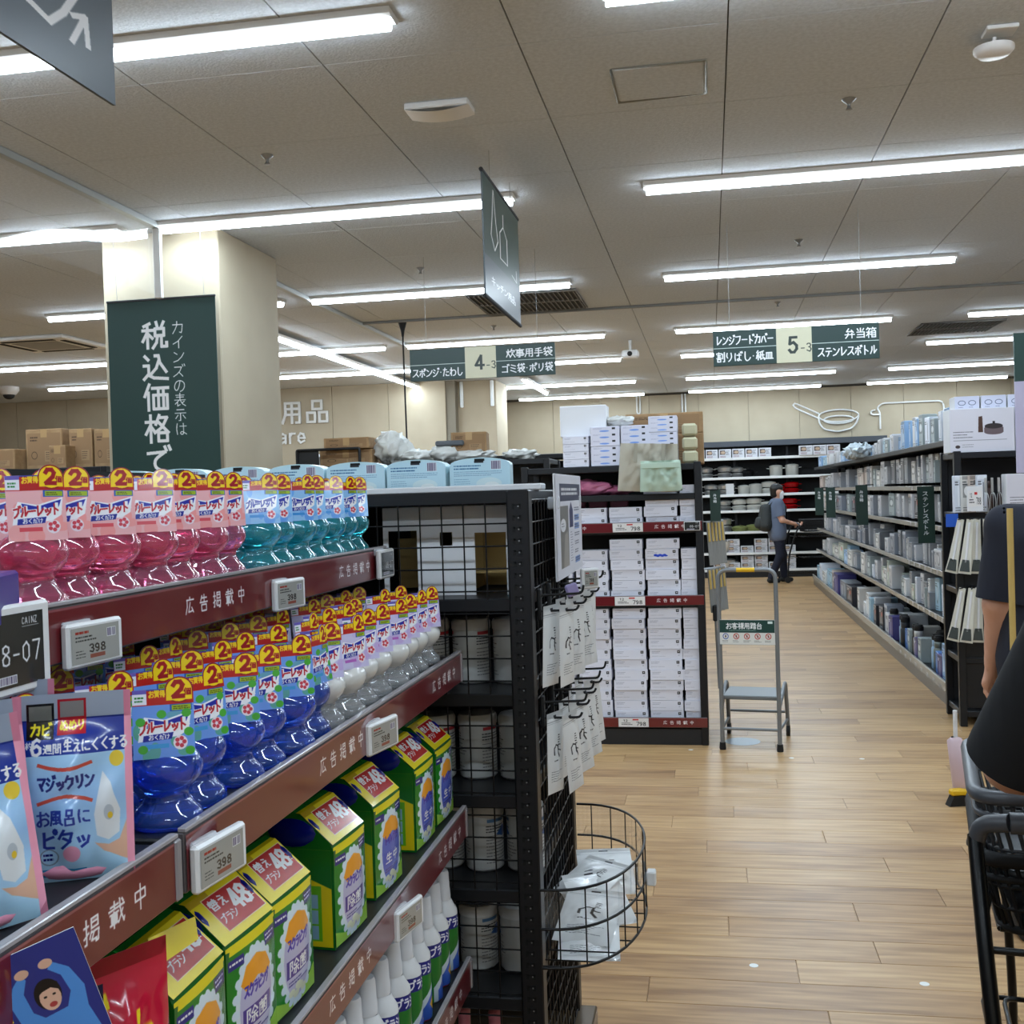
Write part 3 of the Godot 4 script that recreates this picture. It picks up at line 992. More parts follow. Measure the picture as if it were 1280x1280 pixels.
	q.poly(PackedVector2Array([Vector2(96, 230), Vector2(84, 170), Vector2(60, 140), Vector2(52, 90), Vector2(66, 60), Vector2(84, 44), Vector2(92, 56), Vector2(80, 80), Vector2(84, 120), Vector2(100, 138), Vector2(142, 136), Vector2(156, 110), Vector2(150, 74), Vector2(132, 54), Vector2(142, 42), Vector2(168, 66), Vector2(182, 110), Vector2(176, 150), Vector2(190, 230)]), Color(0.32, 0.58, 0.88))
	q.ell(88, 44, 13, 9, Color(0.88, 0.70, 0.60))
	q.ell(132, 42, 13, 9, Color(0.88, 0.70, 0.60))
	q.ell(118, 98, 24, 30, Color(0.08, 0.07, 0.08))
	q.ell(120, 106, 19, 25, Color(0.90, 0.72, 0.62))
	q.ell(112, 102, 3, 2, ink)
	q.ell(128, 102, 3, 2, ink)
	q.ell(121, 120, 7, 5, Color(0.70, 0.25, 0.25))
	q.poly(PackedVector2Array([Vector2(98, 96), Vector2(104, 76), Vector2(124, 72), Vector2(140, 82), Vector2(140, 98), Vector2(126, 88), Vector2(110, 90)]), Color(0.08, 0.07, 0.08))
	text(q, "おうちの", 4, 150, 15, 0.15, white, false, 0.85)
	text(q, "のお風呂で", 0, 172, 19, 0.17, white, false, 0.85)
	text(q, "れました!", 0, 200, 24, 0.17, Color(0.95, 0.88, 0.15), false, 0.8)
	T["flyer"] = q.done()
	q = PT.new(120, 100, Color(0.78, 0.10, 0.22))
	q.poly(PackedVector2Array([Vector2(0, 100), Vector2(30, 60), Vector2(120, 80), Vector2(120, 100)]), Color(0.86, 0.30, 0.50))
	text(q, "手", 16, 14, 42, 0.15, Color(0.95, 0.84, 0.15), false, 1.0)
	text(q, "カ", 58, 22, 38, 0.15, Color(0.95, 0.84, 0.15), false, 1.0)
	T["red_pack"] = q.done()
	q = PT.new(120, 110, Color(0.10, 0.12, 0.34))
	text(q, "浄", 30, 20, 54, 0.14, white)
	q.rect(0, 88, 120, 22, Color(0.5, 0.35, 0.2))
	T["dark_pack"] = q.done()

func aisle_sign(num: String, a: String, b: String, c: String, d: String, w: float) -> ImageTexture:
	var k := 640.0 / w
	var p := PT.new(640, 150, Color(0.11, 0.215, 0.20))
	var white := Color(0.93, 0.93, 0.94)
	p.rect(640 * 0.385, 0, 640 * 0.215, 150, Color(0.80, 0.785, 0.68))
	p.rect(0, 73, 640 * 0.385, 3, Color(0.75, 0.8, 0.78))
	p.rect(640 * 0.6, 73, 256, 3, Color(0.75, 0.8, 0.78))
	for r in [[a, 10, 20], [b, 10, 92], [c, 632, 20], [d, 632, 92]]:
		var s: String = r[0]
		if s == "": continue
		var size := 42.0
		var cx := minf(0.95, 224.0 / (width_of(s, size, 1.0, 0.02)))
		var wd := width_of(s, size, cx, 0.02)
		text(p, s, r[1] if r[1] < 300 else 632.0 - wd, r[2], size, 0.115, white, false, cx, 0.02)
	text(p, num, 290, 40, 70, 0.16, Color(0.16, 0.2, 0.19), false, 0.95)
	text(p, "-3", 338, 70, 38, 0.11, Color(0.16, 0.2, 0.19), false, 0.9)
	return p.done()
# ---------------------------------------------------------------- lights
func light_meshes(l: float) -> void:
	var body := MB.new()
	body.prism(PackedVector2Array([Vector2(-0.06, 0.0), Vector2(-0.055, -0.022), Vector2(-0.036, -0.03), Vector2(0.036, -0.03), Vector2(0.055, -0.022), Vector2(0.06, 0.0)]), l)
	shapes["light_body"] = body.mesh()
	var d := PackedVector2Array()
	for k in 9: d.append(Vector2(0.031 * cos(PI + PI * k / 8), 0.036 * sin(PI + PI * k / 8) - 0.03))
	var df := MB.new()
	df.prism(d, l - 0.03)
	shapes["light_lens"] = df.mesh()

func light(at: Vector3, along_z: bool, label: String, power: float, group: String) -> void:
	var o := thing("ceiling_light", label, "ceiling light", at, 0.0 if along_z else PI / 2, group)
	part(o, "housing", shapes["light_body"], M["white_paint"])
	part(o, "diffuser", shapes["light_lens"], M["lit"])
	var a := AreaLight3D.new()
	a.name = "tube_light"
	a.area_size = Vector2(0.06, 2.24)
	a.light_energy = power
	a.light_color = Color(0.835, 0.925, 1.0)
	a.shadow_enabled = true
	a.set("area_range", 30.0)
	a.set("area_attenuation", 2.0)
	o.add_child(a)
	a.position = Vector3(0, -0.072, 0)
	a.rotation_degrees = Vector3(-90, 0, 0)

func build_lights(power: float) -> void:
	light_meshes(2.3)
	var rows := [2.3, -0.6, -3.92, -6.45, -9.15, -12.22, -14.48, -17.45, -19.75]
	var names := ["behind the viewer", "above the viewer", "nearest row", "second row", "third row", "fourth row", "fifth row", "sixth row", "row by the rear wall"]
	var cols := [-8.3, -4.8, -2.25, 0.82, 3.88]
	var where := ["far left over the boxes", "left of the clear ceiling screen", "over the cleaning aisle", "over the open floor", "over the right-hand shelves"]
	for r in rows.size():
		for c in cols.size():
			if (r < 2 and c == 0) or (r == 8 and c < 2): continue
			light(Vector3(cols[c], CEIL, rows[r]), false, "white tube ceiling light, %s, %s" % [names[r], where[c]], power, "ceiling tube lights")
	for k in 3:
		light(Vector3(-4.4, CEIL - 0.04, -11.6 - k * 2.32), true, "tube ceiling light running lengthways at left, %s from the front" % od(k), power * 0.6, "lengthways tube lights")
	light(Vector3(-2.68, CEIL - 0.04, -17.2), true, "tube ceiling light running lengthways beside the rear column", power * 0.6, "lengthways tube lights")

# ---------------------------------------------------------------- room
func build_room() -> void:
	var X0 := -14.0
	var X1 := 6.6
	var Z0 := -20.6
	var Z1 := 3.6
	var W := X1 - X0
	var D := Z1 - Z0
	var cx := (X0 + X1) / 2
	var cz := (Z0 + Z1) / 2
	# floor: boards laid across the aisle, a slab below them
	var fl := struct("floor", MB.new().box(Vector3(cx, -0.06, cz), Vector3(W + 0.4, 0.112, D + 0.4)).mesh(), M["plank2"])
	var variants := []
	for k in 10:
		var u := rng.randf_range(0.0, 0.3)
		var vv := rng.randf_range(0.0, 0.35)
		var b := MB.new()
		var s := Vector3(1.098, 0.006, 0.1785)
		b.box(Vector3(0, -0.003, 0), s, 0.0012)
		for i in b.v.size(): b.t[i] = Vector2(u + 0.65 * (b.v[i].x / s.x + 0.5), vv + 0.6 * (b.v[i].z / s.z + 0.5))
		variants.append(b.mesh())
	var rest := [MB.new(), MB.new(), MB.new(), MB.new()]
	var row := 0
	var z := -2.6
	while z > -20.5:
		var x := -3.0 + fposmod(row * 0.437 + rng.randf_range(-0.12, 0.12), 1.1)
		while x < 4.6:
			var near := z > -8.4 and x > -1.7 and x < 2.3
			var k := rng.randi() % 4
			if near:
				var p := part(fl, "plank", variants[rng.randi() % 10], M["plank%d" % k], Vector3(x, 0.0, z))
				if rng.randf() < 0.5: p.rotation.y = PI
			elif x < 2.6:
				rest[k].X = Transform3D(Basis(), Vector3(x, 0, z))
				var u := rng.randf_range(0.0, 0.3)
				rest[k].quad(Vector3(-0.549, 0, 0.089), Vector3(0.549, 0, 0.089), Vector3(0.549, 0, -0.089), Vector3(-0.549, 0, -0.089), Rect2(u, u, 0.65, 0.6))
			x += 1.1
		z -= 0.18
		row += 1
	for k in 4:
		part(fl, "plank", rest[k].mesh(), M["plank%d" % k]).set_meta("kind", "stuff")
	# ceiling: mineral boards with open joints under a slab
	var ce := struct("ceiling", MB.new().box(Vector3(cx, CEIL + 0.11, cz), Vector3(W + 0.4, 0.19, D + 0.4)).mesh(), flat("joint", Color(0.33, 0.32, 0.30), 0.9))
	var board := MB.new().box(Vector3(0, 0.008, 0), Vector3(0.8145, 0.014, 0.876), 0.002).mesh()
	var far := MB.new()
	var xs := 0.12 + 0.41 - 0.82 * 17
	while xs < X1 - 0.2:
		var zs := -4.32 - 0.44 + 0.88 * 9
		while zs > Z0:
			var in_view := zs < -3.3 and zs > -12.5 and xs > -0.62 * -zs - 0.6 and xs < 0.36 * -zs + 0.5
			if in_view: part(ce, "ceiling_board", board, M["ceiling"], Vector3(xs, CEIL, zs))
			else: far.box(Vector3(xs, CEIL + 0.008, zs), Vector3(0.8145, 0.014, 0.876))
			zs -= 0.88
		xs += 0.82
	part(ce, "ceiling_board", far.mesh(), M["ceiling"]).set_meta("kind", "stuff")
	# walls
	var wm: Material = M["beige_wall"]
	var back := struct("wall_back", MB.new().box(Vector3(1.4, CEIL / 2, Z0 - 0.14), Vector3(10.8, CEIL, 0.2)).mesh(), flat("wall_joint", Color(0.50, 0.47, 0.41), 0.8))
	for k in 11: part(back, "wall_panel", bxm(Vector3(0.905, CEIL, 0.035), 0.004), wm, Vector3(-3.35 + k * 0.91, 0, Z0 - 0.02))
	var left := struct("wall_left", MB.new().box(Vector3(-8.9, CEIL / 2, -16.42), Vector3(10.2, CEIL, 0.2)).mesh(), M["wall_joint"])
	for k in 11: part(left, "wall_panel", bxm(Vector3(0.905, CEIL, 0.035), 0.004), wm, Vector3(-4.4 - k * 0.91, 0, -16.3))
	struct("wall_return", MB.new().box(Vector3(-3.92, CEIL / 2, -18.6), Vector3(0.2, CEIL, 4.2)).mesh(), wm)
	struct("wall_far_left", MB.new().box(Vector3(X0 - 0.1, CEIL / 2, cz), Vector3(0.2, CEIL, D + 0.4)).mesh(), wm)
	struct("wall_right", MB.new().box(Vector3(X1 + 0.1, CEIL / 2, cz), Vector3(0.2, CEIL, D + 0.4)).mesh(), wm)
	struct("wall_front", MB.new().box(Vector3(cx, CEIL / 2, Z1 + 0.1), Vector3(W + 0.4, CEIL, 0.2)).mesh(), wm)
	struct("baseboard_back", MB.new().box(Vector3(1.4, 0.06, Z0 + 0.01), Vector3(10.6, 0.12, 0.02)).mesh(), M["dark_metal"])
	# two square columns
	struct("column", MB.new().box(Vector3(-3.5, CEIL / 2, -7.13), Vector3(0.82, CEIL, 0.98), 0.008).mesh(), wm)
	struct("column_rear", MB.new().box(Vector3(-3.65, CEIL / 2, -16.95), Vector3(0.91, CEIL, 0.9), 0.008).mesh(), wm)
	for x in [-3.73, -3.25]:
		single("wall_light", bxm(Vector3(0.05, 0.40, 0.05), 0.01), flat("strip_white", Color(0.9, 0.92, 0.93), 0.3), "white upright strip on the rear column, %s one" % ["left" if x < -3.5 else "right"], "strip", Vector3(x, 2.99, -16.47))
	# ceiling rails, and the clear smoke screen that hangs from the left one
	single("ceiling_rail", MB.new().box(Vector3(0, -0.02, 0), Vector3(0.05, 0.04, 6.4), 0.004).mesh(), flat("rail_grey", Color(0.66, 0.68, 0.68), 0.4, 0.3), "grey ceiling rail carrying the clear screen in front of the column", "rail", Vector3(-3.4, CEIL, -3.38))
	single("ceiling_rail", MB.new().box(Vector3(0, -0.02, 0), Vector3(0.05, 0.04, 5.0), 0.004).mesh(), M["rail_grey"], "grey ceiling rail running back behind the column", "rail", Vector3(-3.42, CEIL, -10.1))
	single("ceiling_rail", MB.new().box(Vector3(0, -0.012, 0), Vector3(6.6, 0.025, 0.03), 0.003).mesh(), flat("rail_dim", Color(0.48, 0.48, 0.47), 0.5), "thin ceiling rail running across above the aisle signs", "rail", Vector3(-0.1, CEIL, -10.6))
	var sc := thing("smoke_screen", "clear wavy plastic screen hanging from the ceiling at left", "smoke screen", Vector3(-3.4, CEIL - 0.04, 0))
	var P := []
	for j in 5:
		var r := []
		for i in 41:
			var zz := -0.3 - 6.1 * i / 40.0
			r.append(Vector3(0.007 * sin(zz * 2.3 + 0.6) * (0.3 + 0.25 * j) + 0.002 * sin(zz * 6.1 + j), -0.42 + 0.42 * (j / 4.0), zz))
		P.append(r)
	part(sc, "film", MB.new().surf(40, 4, P).mesh(), M["clear"])
	part(sc, "end_post", bxm(Vector3(0.05, 0.44, 0.03), 0.004), M["white_paint"], Vector3(0.01, -0.44, -6.41))
	# fittings on the ceiling
	var h := thing("access_hatch", "square ceiling access hatch with grey frame above the aisle", "hatch", Vector3(-0.165, CEIL, -4.87))
	part(h, "frame", MB.new().tube([Vector3(-0.2, 0, -0.2), Vector3(0.2, 0, -0.2), Vector3(0.2, 0, 0.2), Vector3(-0.2, 0, 0.2)], 0.009, 4, true).mesh(), flat("hatch_frame", Color(0.55, 0.55, 0.52), 0.4, 0.5))
	part(h, "panel", MB.new().box(Vector3(0, 0, 0), Vector3(0.375, 0.008, 0.375), 0.002).mesh(), M["ceiling"])
	var sp := thing("access_point", "flat white wireless unit with bowed face on the ceiling", "wireless unit", Vector3(-1.17, CEIL, -4.9))
	var pr := []
	for j in 7:
		var r := []
		for i in 9: r.append(Vector3(-0.15 + 0.3 * i / 8.0, -0.028 - 0.02 * (1 - pow((i - 4) / 4.0, 2)), 0.075 - 0.15 * j / 6.0))
		pr.append(r)
	part(sp, "face", MB.new().surf(8, 6, pr, true).mesh(), M["white_plastic"])
	part(sp, "body", MB.new().box(Vector3(0, -0.014, 0), Vector3(0.3, 0.03, 0.15), 0.006).mesh(), M["white_plastic"])
	var dt := thing("smoke_detector", "round white detector on a bracket in the upper right ceiling", "detector", Vector3(1.18, CEIL, -4.72))
	part(dt, "bracket", MB.new().box(Vector3(0.01, -0.008, 0.06), Vector3(0.12, 0.016, 0.1), 0.003).mesh(), M["white_paint"])
	part(dt, "arm", rod(Vector3(0, -0.01, 0.02), Vector3(0, -0.06, 0.0), 0.008), M["white_paint"])
	part(dt, "body", MB.new().lathe([Vector2(0, -0.085), Vector2(0.06, -0.082), Vector2(0.078, -0.065), Vector2(0.078, -0.05), Vector2(0.06, -0.045), Vector2(0, -0.045)], 24).mesh(), M["white_plastic"])
	vent(Vector3(-1.6, CEIL, -10.02), 0.98, 0.98, "square ceiling air vent behind the kitchen sign")
	vent(Vector3(2.85, CEIL, -13.4), 0.9, 0.9, "ceiling air vent at far right above the shelves")
	var ac := thing("air_conditioner", "cassette air conditioner in the ceiling at far left", "air conditioner", Vector3(-6.9, CEIL, -10.6))
	part(ac, "panel", MB.new().box(Vector3(0, -0.02, 0), Vector3(0.9, 0.04, 0.9), 0.01).mesh(), M["white_paint"])
	for s in [Vector3(0, -0.041, 0.36), Vector3(0, -0.041, -0.36)]: part(ac, "outlet", MB.new().box(s, Vector3(0.6, 0.008, 0.06)).mesh(), M["slot"])
	for s in [Vector3(0.36, -0.041, 0), Vector3(-0.36, -0.041, 0)]: part(ac, "outlet", MB.new().box(s, Vector3(0.06, 0.008, 0.6)).mesh(), M["slot"])
	part(ac, "grille", MB.new().box(Vector3(0, -0.042, 0), Vector3(0.52, 0.006, 0.52), 0.002).mesh(), flat("grille", Color(0.55, 0.55, 0.54), 0.5))
	var spm := MB.new().lathe([Vector2(0.0, -0.05), Vector2(0.016, -0.048), Vector2(0.008, -0.034), Vector2(0.012, -0.02), Vector2(0.03, -0.006), Vector2(0.034, 0.0)], 12).mesh()
	var sw := ["left of the kitchen sign", "right of the access hatch", "above the third light row on the right", "above the cleaning aisle, second back", "left of the aisle sign over dishcloths", "above the second aisle sign"]
	var i := 0
	for p in [Vector3(-2.2, CEIL, -5.35), Vector3(0.69, CEIL, -5.32), Vector3(0.69, CEIL, -8.23), Vector3(-2.17, CEIL, -8.27), Vector3(-2.19, CEIL, -11.3), Vector3(0.7, CEIL, -10.9)]:
		single("sprinkler", spm, M["grey_metal"], "small metal sprinkler head in the ceiling, %s" % sw[i], "sprinkler", p, Vector3.ZERO, "ceiling sprinklers")
		i += 1
	var cm := thing("security_camera", "small white security camera hanging near the middle ceiling", "camera", Vector3(-0.88, CEIL, -13.0))
	part(cm, "mount", rod(Vector3(0, 0, 0), Vector3(0, -0.14, 0), 0.02), M["white_paint"])
	part(cm, "body", MB.new().box(Vector3(0, -0.17, 0.03), Vector3(0.2, 0.09, 0.16), 0.02).mesh(), M["white_plastic"])
	part(cm, "lens", MB.new().ball(Vector3(0, -0.17, 0.11), Vector3(0.03, 0.03, 0.02)).mesh(), M["rubber"])
	var dc := thing("dome_camera", "white dome camera with dark lens on the far left ceiling", "camera", Vector3(-9.9, CEIL, -14.2))
	part(dc, "body", MB.new().lathe([Vector2(0.0, -0.12), Vector2(0.1, -0.11), Vector2(0.14, -0.05), Vector2(0.14, 0)], 20).mesh(), M["white_plastic"])
	part(dc, "lens", MB.new().ball(Vector3(0, -0.12, 0), Vector3(0.08, 0.06, 0.08)).mesh(), M["rubber"])
	var cb := thing("power_cable", "black cable dropping from the ceiling left of the aisle sign", "cable", Vector3(-3.0, CEIL, -10.65))
	part(cb, "ceiling_cap", MB.new().lathe([Vector2(0.012, -0.16), Vector2(0.02, -0.1), Vector2(0.05, 0)], 12).mesh(), M["rubber"])
	part(cb, "cord", rod(Vector3(0, -0.1, 0), Vector3(0.01, -1.75, 0), 0.009, 6), M["rubber"])
	# wall decoration in white relief
	single("wall_lettering", relief("用品", 0.36, 0.11, 0.03, 0.16), M["white_paint"], "large white two-character sign on the far left wall", "lettering", Vector3(-6.60, 3.2, -16.26))
	single("wall_lettering", relief("are", 0.24, 0.13, 0.02, 0.02), M["white_paint"], "small white lettering under the large characters on the left wall", "lettering", Vector3(-6.66, 2.77, -16.26))
	var z2 := Z0 + 0.03
	single("wall_drawing", outline([[v(1.99, 2.86), v(2.0, 2.74), v(2.08, 2.63), v(2.32, 2.58), v(2.56, 2.63), v(2.66, 2.74), v(2.69, 2.86)], oval(2.34, 2.87, 0.35, 0.11), oval(2.34, 2.80, 0.26, 0.07), [v(2.0, 2.92), v(1.64, 3.10), v(1.57, 3.14), v(1.53, 3.10), v(1.58, 3.04), v(1.98, 2.84)]], 0.016), M["white_paint"], "white outline drawing of a frying pan on the rear wall", "wall drawing", Vector3(0, 0, z2))
	single("wall_drawing", outline([[v(3.06, 2.6), v(3.06, 2.92), v(3.0, 2.97), v(3.1, 3.06), v(4.12, 3.06), v(4.16, 2.98), v(4.12, 2.6)], [v(2.98, 2.94), v(2.90, 2.94), v(2.90, 2.86), v(3.06, 2.86)], [v(3.54, 3.06), v(3.54, 3.12), v(3.42, 3.13), v(3.42, 3.19), v(3.80, 3.19), v(3.80, 3.13), v(3.66, 3.12), v(3.66, 3.06)]], 0.016), M["white_paint"], "white outline drawing of a lidded stockpot on the rear wall", "wall drawing", Vector3(0, 0, z2))
	single("wall_drawing", outline([[v(-0.40, 3.4), v(-0.40, 2.9), v(-0.46, 2.9), v(-0.46, 3.4)], [v(-0.40, 2.9), v(-0.22, 2.72), v(-0.22, 2.0), v(-0.64, 2.0), v(-0.64, 2.72), v(-0.46, 2.9)]], 0.016), M["white_paint"], "white outline drawing of a kitchen turner on the rear wall", "wall drawing", Vector3(0, 0, z2))
	single("wall_drawing", outline([[v(-1.24, 3.4), v(-1.24, 3.05), v(-1.30, 3.05), v(-1.30, 3.4)], [v(-1.24, 3.05), v(-1.14, 2.8), v(-1.40, 2.8), v(-1.30, 3.05)], [v(-1.27, 3.0), v(-1.27, 2.8)], [v(-1.32, 2.95), v(-1.34, 2.8)], [v(-1.22, 2.95), v(-1.20, 2.8)]], 0.016), M["white_paint"], "white outline drawing of a whisk on the rear wall", "wall drawing", Vector3(0, 0, z2))

func v(x: float, y: float) -> Vector2:
	return Vector2(x, y)

func oval(cx: float, cy: float, rx: float, ry: float) -> Array:
	var q := []
	for k in 25: q.append(Vector2(cx + rx * cos(TAU * k / 24), cy + ry * sin(TAU * k / 24)))
	return q

func outline(lines: Array, r: float) -> ArrayMesh:
	var b := MB.new()
	for l in lines:
		var q := []
		for p in l: q.append(Vector3(p.x, p.y, 0))
		b.tube(bend(q, 0.06, 3) if q.size() < 20 else q, r, 6)
	return b.mesh()

func relief(str: String, size: float, wt: float, depth: float, gap := 0.08) -> ArrayMesh:   # raised letters from the stroke alphabet, from the upper left corner
	var b := MB.new()
	var x := 0.0
	var k := 0
	for ch in str:
		var wd := wide(ch)
		for st in glyphs[ch]:
			for i in st.size() - 1:
				var g0: Vector2 = st[i] / 20.0
				var g1: Vector2 = st[i + 1] / 20.0
				if wd < 0.9:
					g0.x = (g0.x - 0.5) * 0.75 + 0.31
					g1.x = (g1.x - 0.5) * 0.75 + 0.31
				var a := Vector3(x + g0.x * size, -g0.y * size, 0)
				var c := Vector3(x + g1.x * size, -g1.y * size, 0)
				var d := (c - a)
				b.X = Transform3D(Basis(Vector3(0, 0, 1), atan2(d.y, d.x)), (a + c) / 2)
				k += 1
				b.box(Vector3(0, 0, 0.0004 * k), Vector3(d.length() + wt * size, wt * size, depth), 0.002)
		x += size * (wd + gap)
	return b.mesh()

func vent(at: Vector3, w: float, d: float, label: String) -> void:
	var o := thing("air_vent", label, "air vent", at)
	part(o, "frame", MB.new().tube([Vector3(-w / 2, -0.01, -d / 2), Vector3(w / 2, -0.01, -d / 2), Vector3(w / 2, -0.01, d / 2), Vector3(-w / 2, -0.01, d / 2)], 0.015, 4, true).mesh(), flat("vent_frame", Color(0.50, 0.50, 0.49), 0.5))
	part(o, "backing", MB.new().box(Vector3(0, -0.003, 0), Vector3(w, 0.006, d)).mesh(), flat("vent_dark", Color(0.10, 0.10, 0.11), 0.8))
	part(o, "crossbar", MB.new().box(Vector3(0, -0.012, 0), Vector3(w, 0.012, 0.03)).mesh(), M["vent_frame"])
	for k in 22: part(o, "louvre", bxm(Vector3(0.012, 0.014, d - 0.03)), flat("louvre", Color(0.33, 0.33, 0.33), 0.6), Vector3(-w / 2 + w * (k + 0.5) / 22, -0.02, 0))

# ---------------------------------------------------------------- hanging signs
func build_hanging_signs() -> void:
	for k in 2:
		var w: float = [1.095, 1.06][k]
		var hh := 0.235
		var o := thing("aisle_sign", ["dark green hanging aisle sign numbered 4-3", "dark green hanging aisle sign numbered 5-3"][k], "aisle sign", [Vector3(-1.63, 2.595, -7.9), Vector3(0.58, 2.535, -7.4)][k])
		part(o, "board", MB.new().box(Vector3(0, 0, -0.008), Vector3(w, hh, 0.014), 0.002).mesh(), M["green_sign"])
		part(o, "sign_face", face(w - 0.004, hh - 0.004), printed(["aisle43", "aisle53"][k], 0.4), Vector3(0, 0, 0.0004))
		for s in [-0.42, 0.42]: part(o, "wire", rod(Vector3(s, hh / 2, -0.008), Vector3(s, CEIL - [2.595, 2.535][k], -0.008), 0.0016, 5), M["grey_metal"])
	var b := thing("price_banner", "tall dark green hanging banner with vertical white lettering by the column", "banner", Vector3(-3.42, 2.93, -6.48))
	part(b, "sheet", MB.new().box(Vector3(0, -0.585, -0.004), Vector3(0.745, 1.17, 0.006)).mesh(), M["green_sign"])
	part(b, "banner_face", face(0.745, 1.17), printed("banner", 0.5), Vector3(0, -0.585, 0.0005))
	part(b, "top_bar", MB.new().box(Vector3(0, 0, -0.002), Vector3(0.75, 0.014, 0.014), 0.002).mesh(), M["dark_metal"])
	for s in [-0.3, 0.3]: part(b, "wire", rod(Vector3(s, 0, 0), Vector3(s, 0.47, 0.03), 0.0015, 5), M["grey_metal"])
	# double-sided signs that hang along the aisle
	var specs := [[Vector3(-1.08, 3.24, -5.89), 1.03, 0.63, "kitchen_sign", "kitchen goods sign hanging along the aisle from two wires", true], [Vector3(-1.45, 3.24, -2.145), 0.8, 0.625, "arrow_sign", "grey hanging sign with white arrow at the top left corner", false]]
	for s in specs:
		var o := thing("hanging_sign", s[4], "hanging sign", s[0], PI / 2)
		var w: float = s[1]
		var hh: float = s[2]
		part(o, "board", MB.new().box(Vector3(0, -hh / 2, 0), Vector3(w, hh, 0.008)).mesh(), flat("sign_grey", Color(0.30, 0.34, 0.37), 0.35))
		part(o, "sign_face", face(w, hh), printed(s[3], 0.3), Vector3(0, -hh / 2, 0.0046))
		if s[5]:
			for y in [0.0, -hh]: part(o, "clamp_bar", rod(Vector3(-w / 2 - 0.01, y, 0), Vector3(w / 2 + 0.01, y, 0), 0.011), M["rubber"])
		for x in [-0.3, 0.3]: part(o, "wire", rod(Vector3(x, 0, 0), Vector3(x, CEIL - s[0].y, 0), 0.0016, 5), M["grey_metal"])
# ---------------------------------------------------------------- racks and cartons
func rack(called: String, label: String, at: Vector3, w: float, h: float, d: float, levels: Array, back := false) -> Node3D:   # base point: middle of the front edge on the floor; runs back along -z
	var o := thing(called, label, "rack", at)
	for s in [Vector2(-1, 0), Vector2(1, 0), Vector2(-1, -1), Vector2(1, -1)]:
		part(o, "post", bxm(Vector3(0.045, h, 0.045), 0.004), M["black_metal"], Vector3(s.x * (w / 2 - 0.022), 0, -0.022 + s.y * (d - 0.045)))
	for y in levels: part(o, "shelf", MB.new().box(Vector3(0, -0.02, -d / 2), Vector3(w - 0.02, 0.04, d - 0.02), 0.004).mesh(), M["black_metal"], Vector3(0, y, 0))
	if back: part(o, "back_panel", bxm(Vector3(w - 0.05, h - 0.1, 0.01)), M["dark_metal"], Vector3(0, 0.05, -d + 0.03))
	return o

func carton(label: String, at: Vector3, s: Vector3, turn := 0.0, group := "") -> void:
	var o := thing("cardboard_box", label, "cardboard box", at, turn, group)
	part(o, "body", bxm(s, 0.004), M["carton"])
	part(o, "tape", bxm(Vector3(s.x * 0.98, 0.0008, 0.05)), M["tape"], Vector3(0, s.y, 0))
	part(o, "tape", bxm(Vector3(0.05, 0.06, 0.0008)), M["tape"], Vector3(0, s.y - 0.06, s.z / 2 + 0.0004))
	part(o, "print", face(s.x * 0.9, s.y * 0.8), printed("carton", 0.75), Vector3(0, s.y * 0.5, s.z / 2 + 0.0006))

func lump(seed_at: int, r: Vector3, rough := 0.35) -> ArrayMesh:   # a crumpled bag
	var f := FastNoiseLite.new()
	f.seed = seed_at
	f.frequency = 0.9
	var P := []
	for j in 13:
		var b := -PI / 2 + PI * j / 12.0
		var row := []
		for i in 25:
			var a := TAU * i / 24.0
			var q := Vector3(cos(b) * sin(a), sin(b), cos(b) * cos(a))
			var k := 1.0 + rough * f.get_noise_3dv(q * 2.2) + rough * 0.4 * f.get_noise_3dv(q * 6.0)
			row.append(q * r * k + Vector3(0, r.y, 0))
		P.append(row)
	var m := MB.new().surf(24, 12, P)
	for i in m.v.size(): m.v[i].y = maxf(m.v[i].y, 0.0)
	return m.mesh()

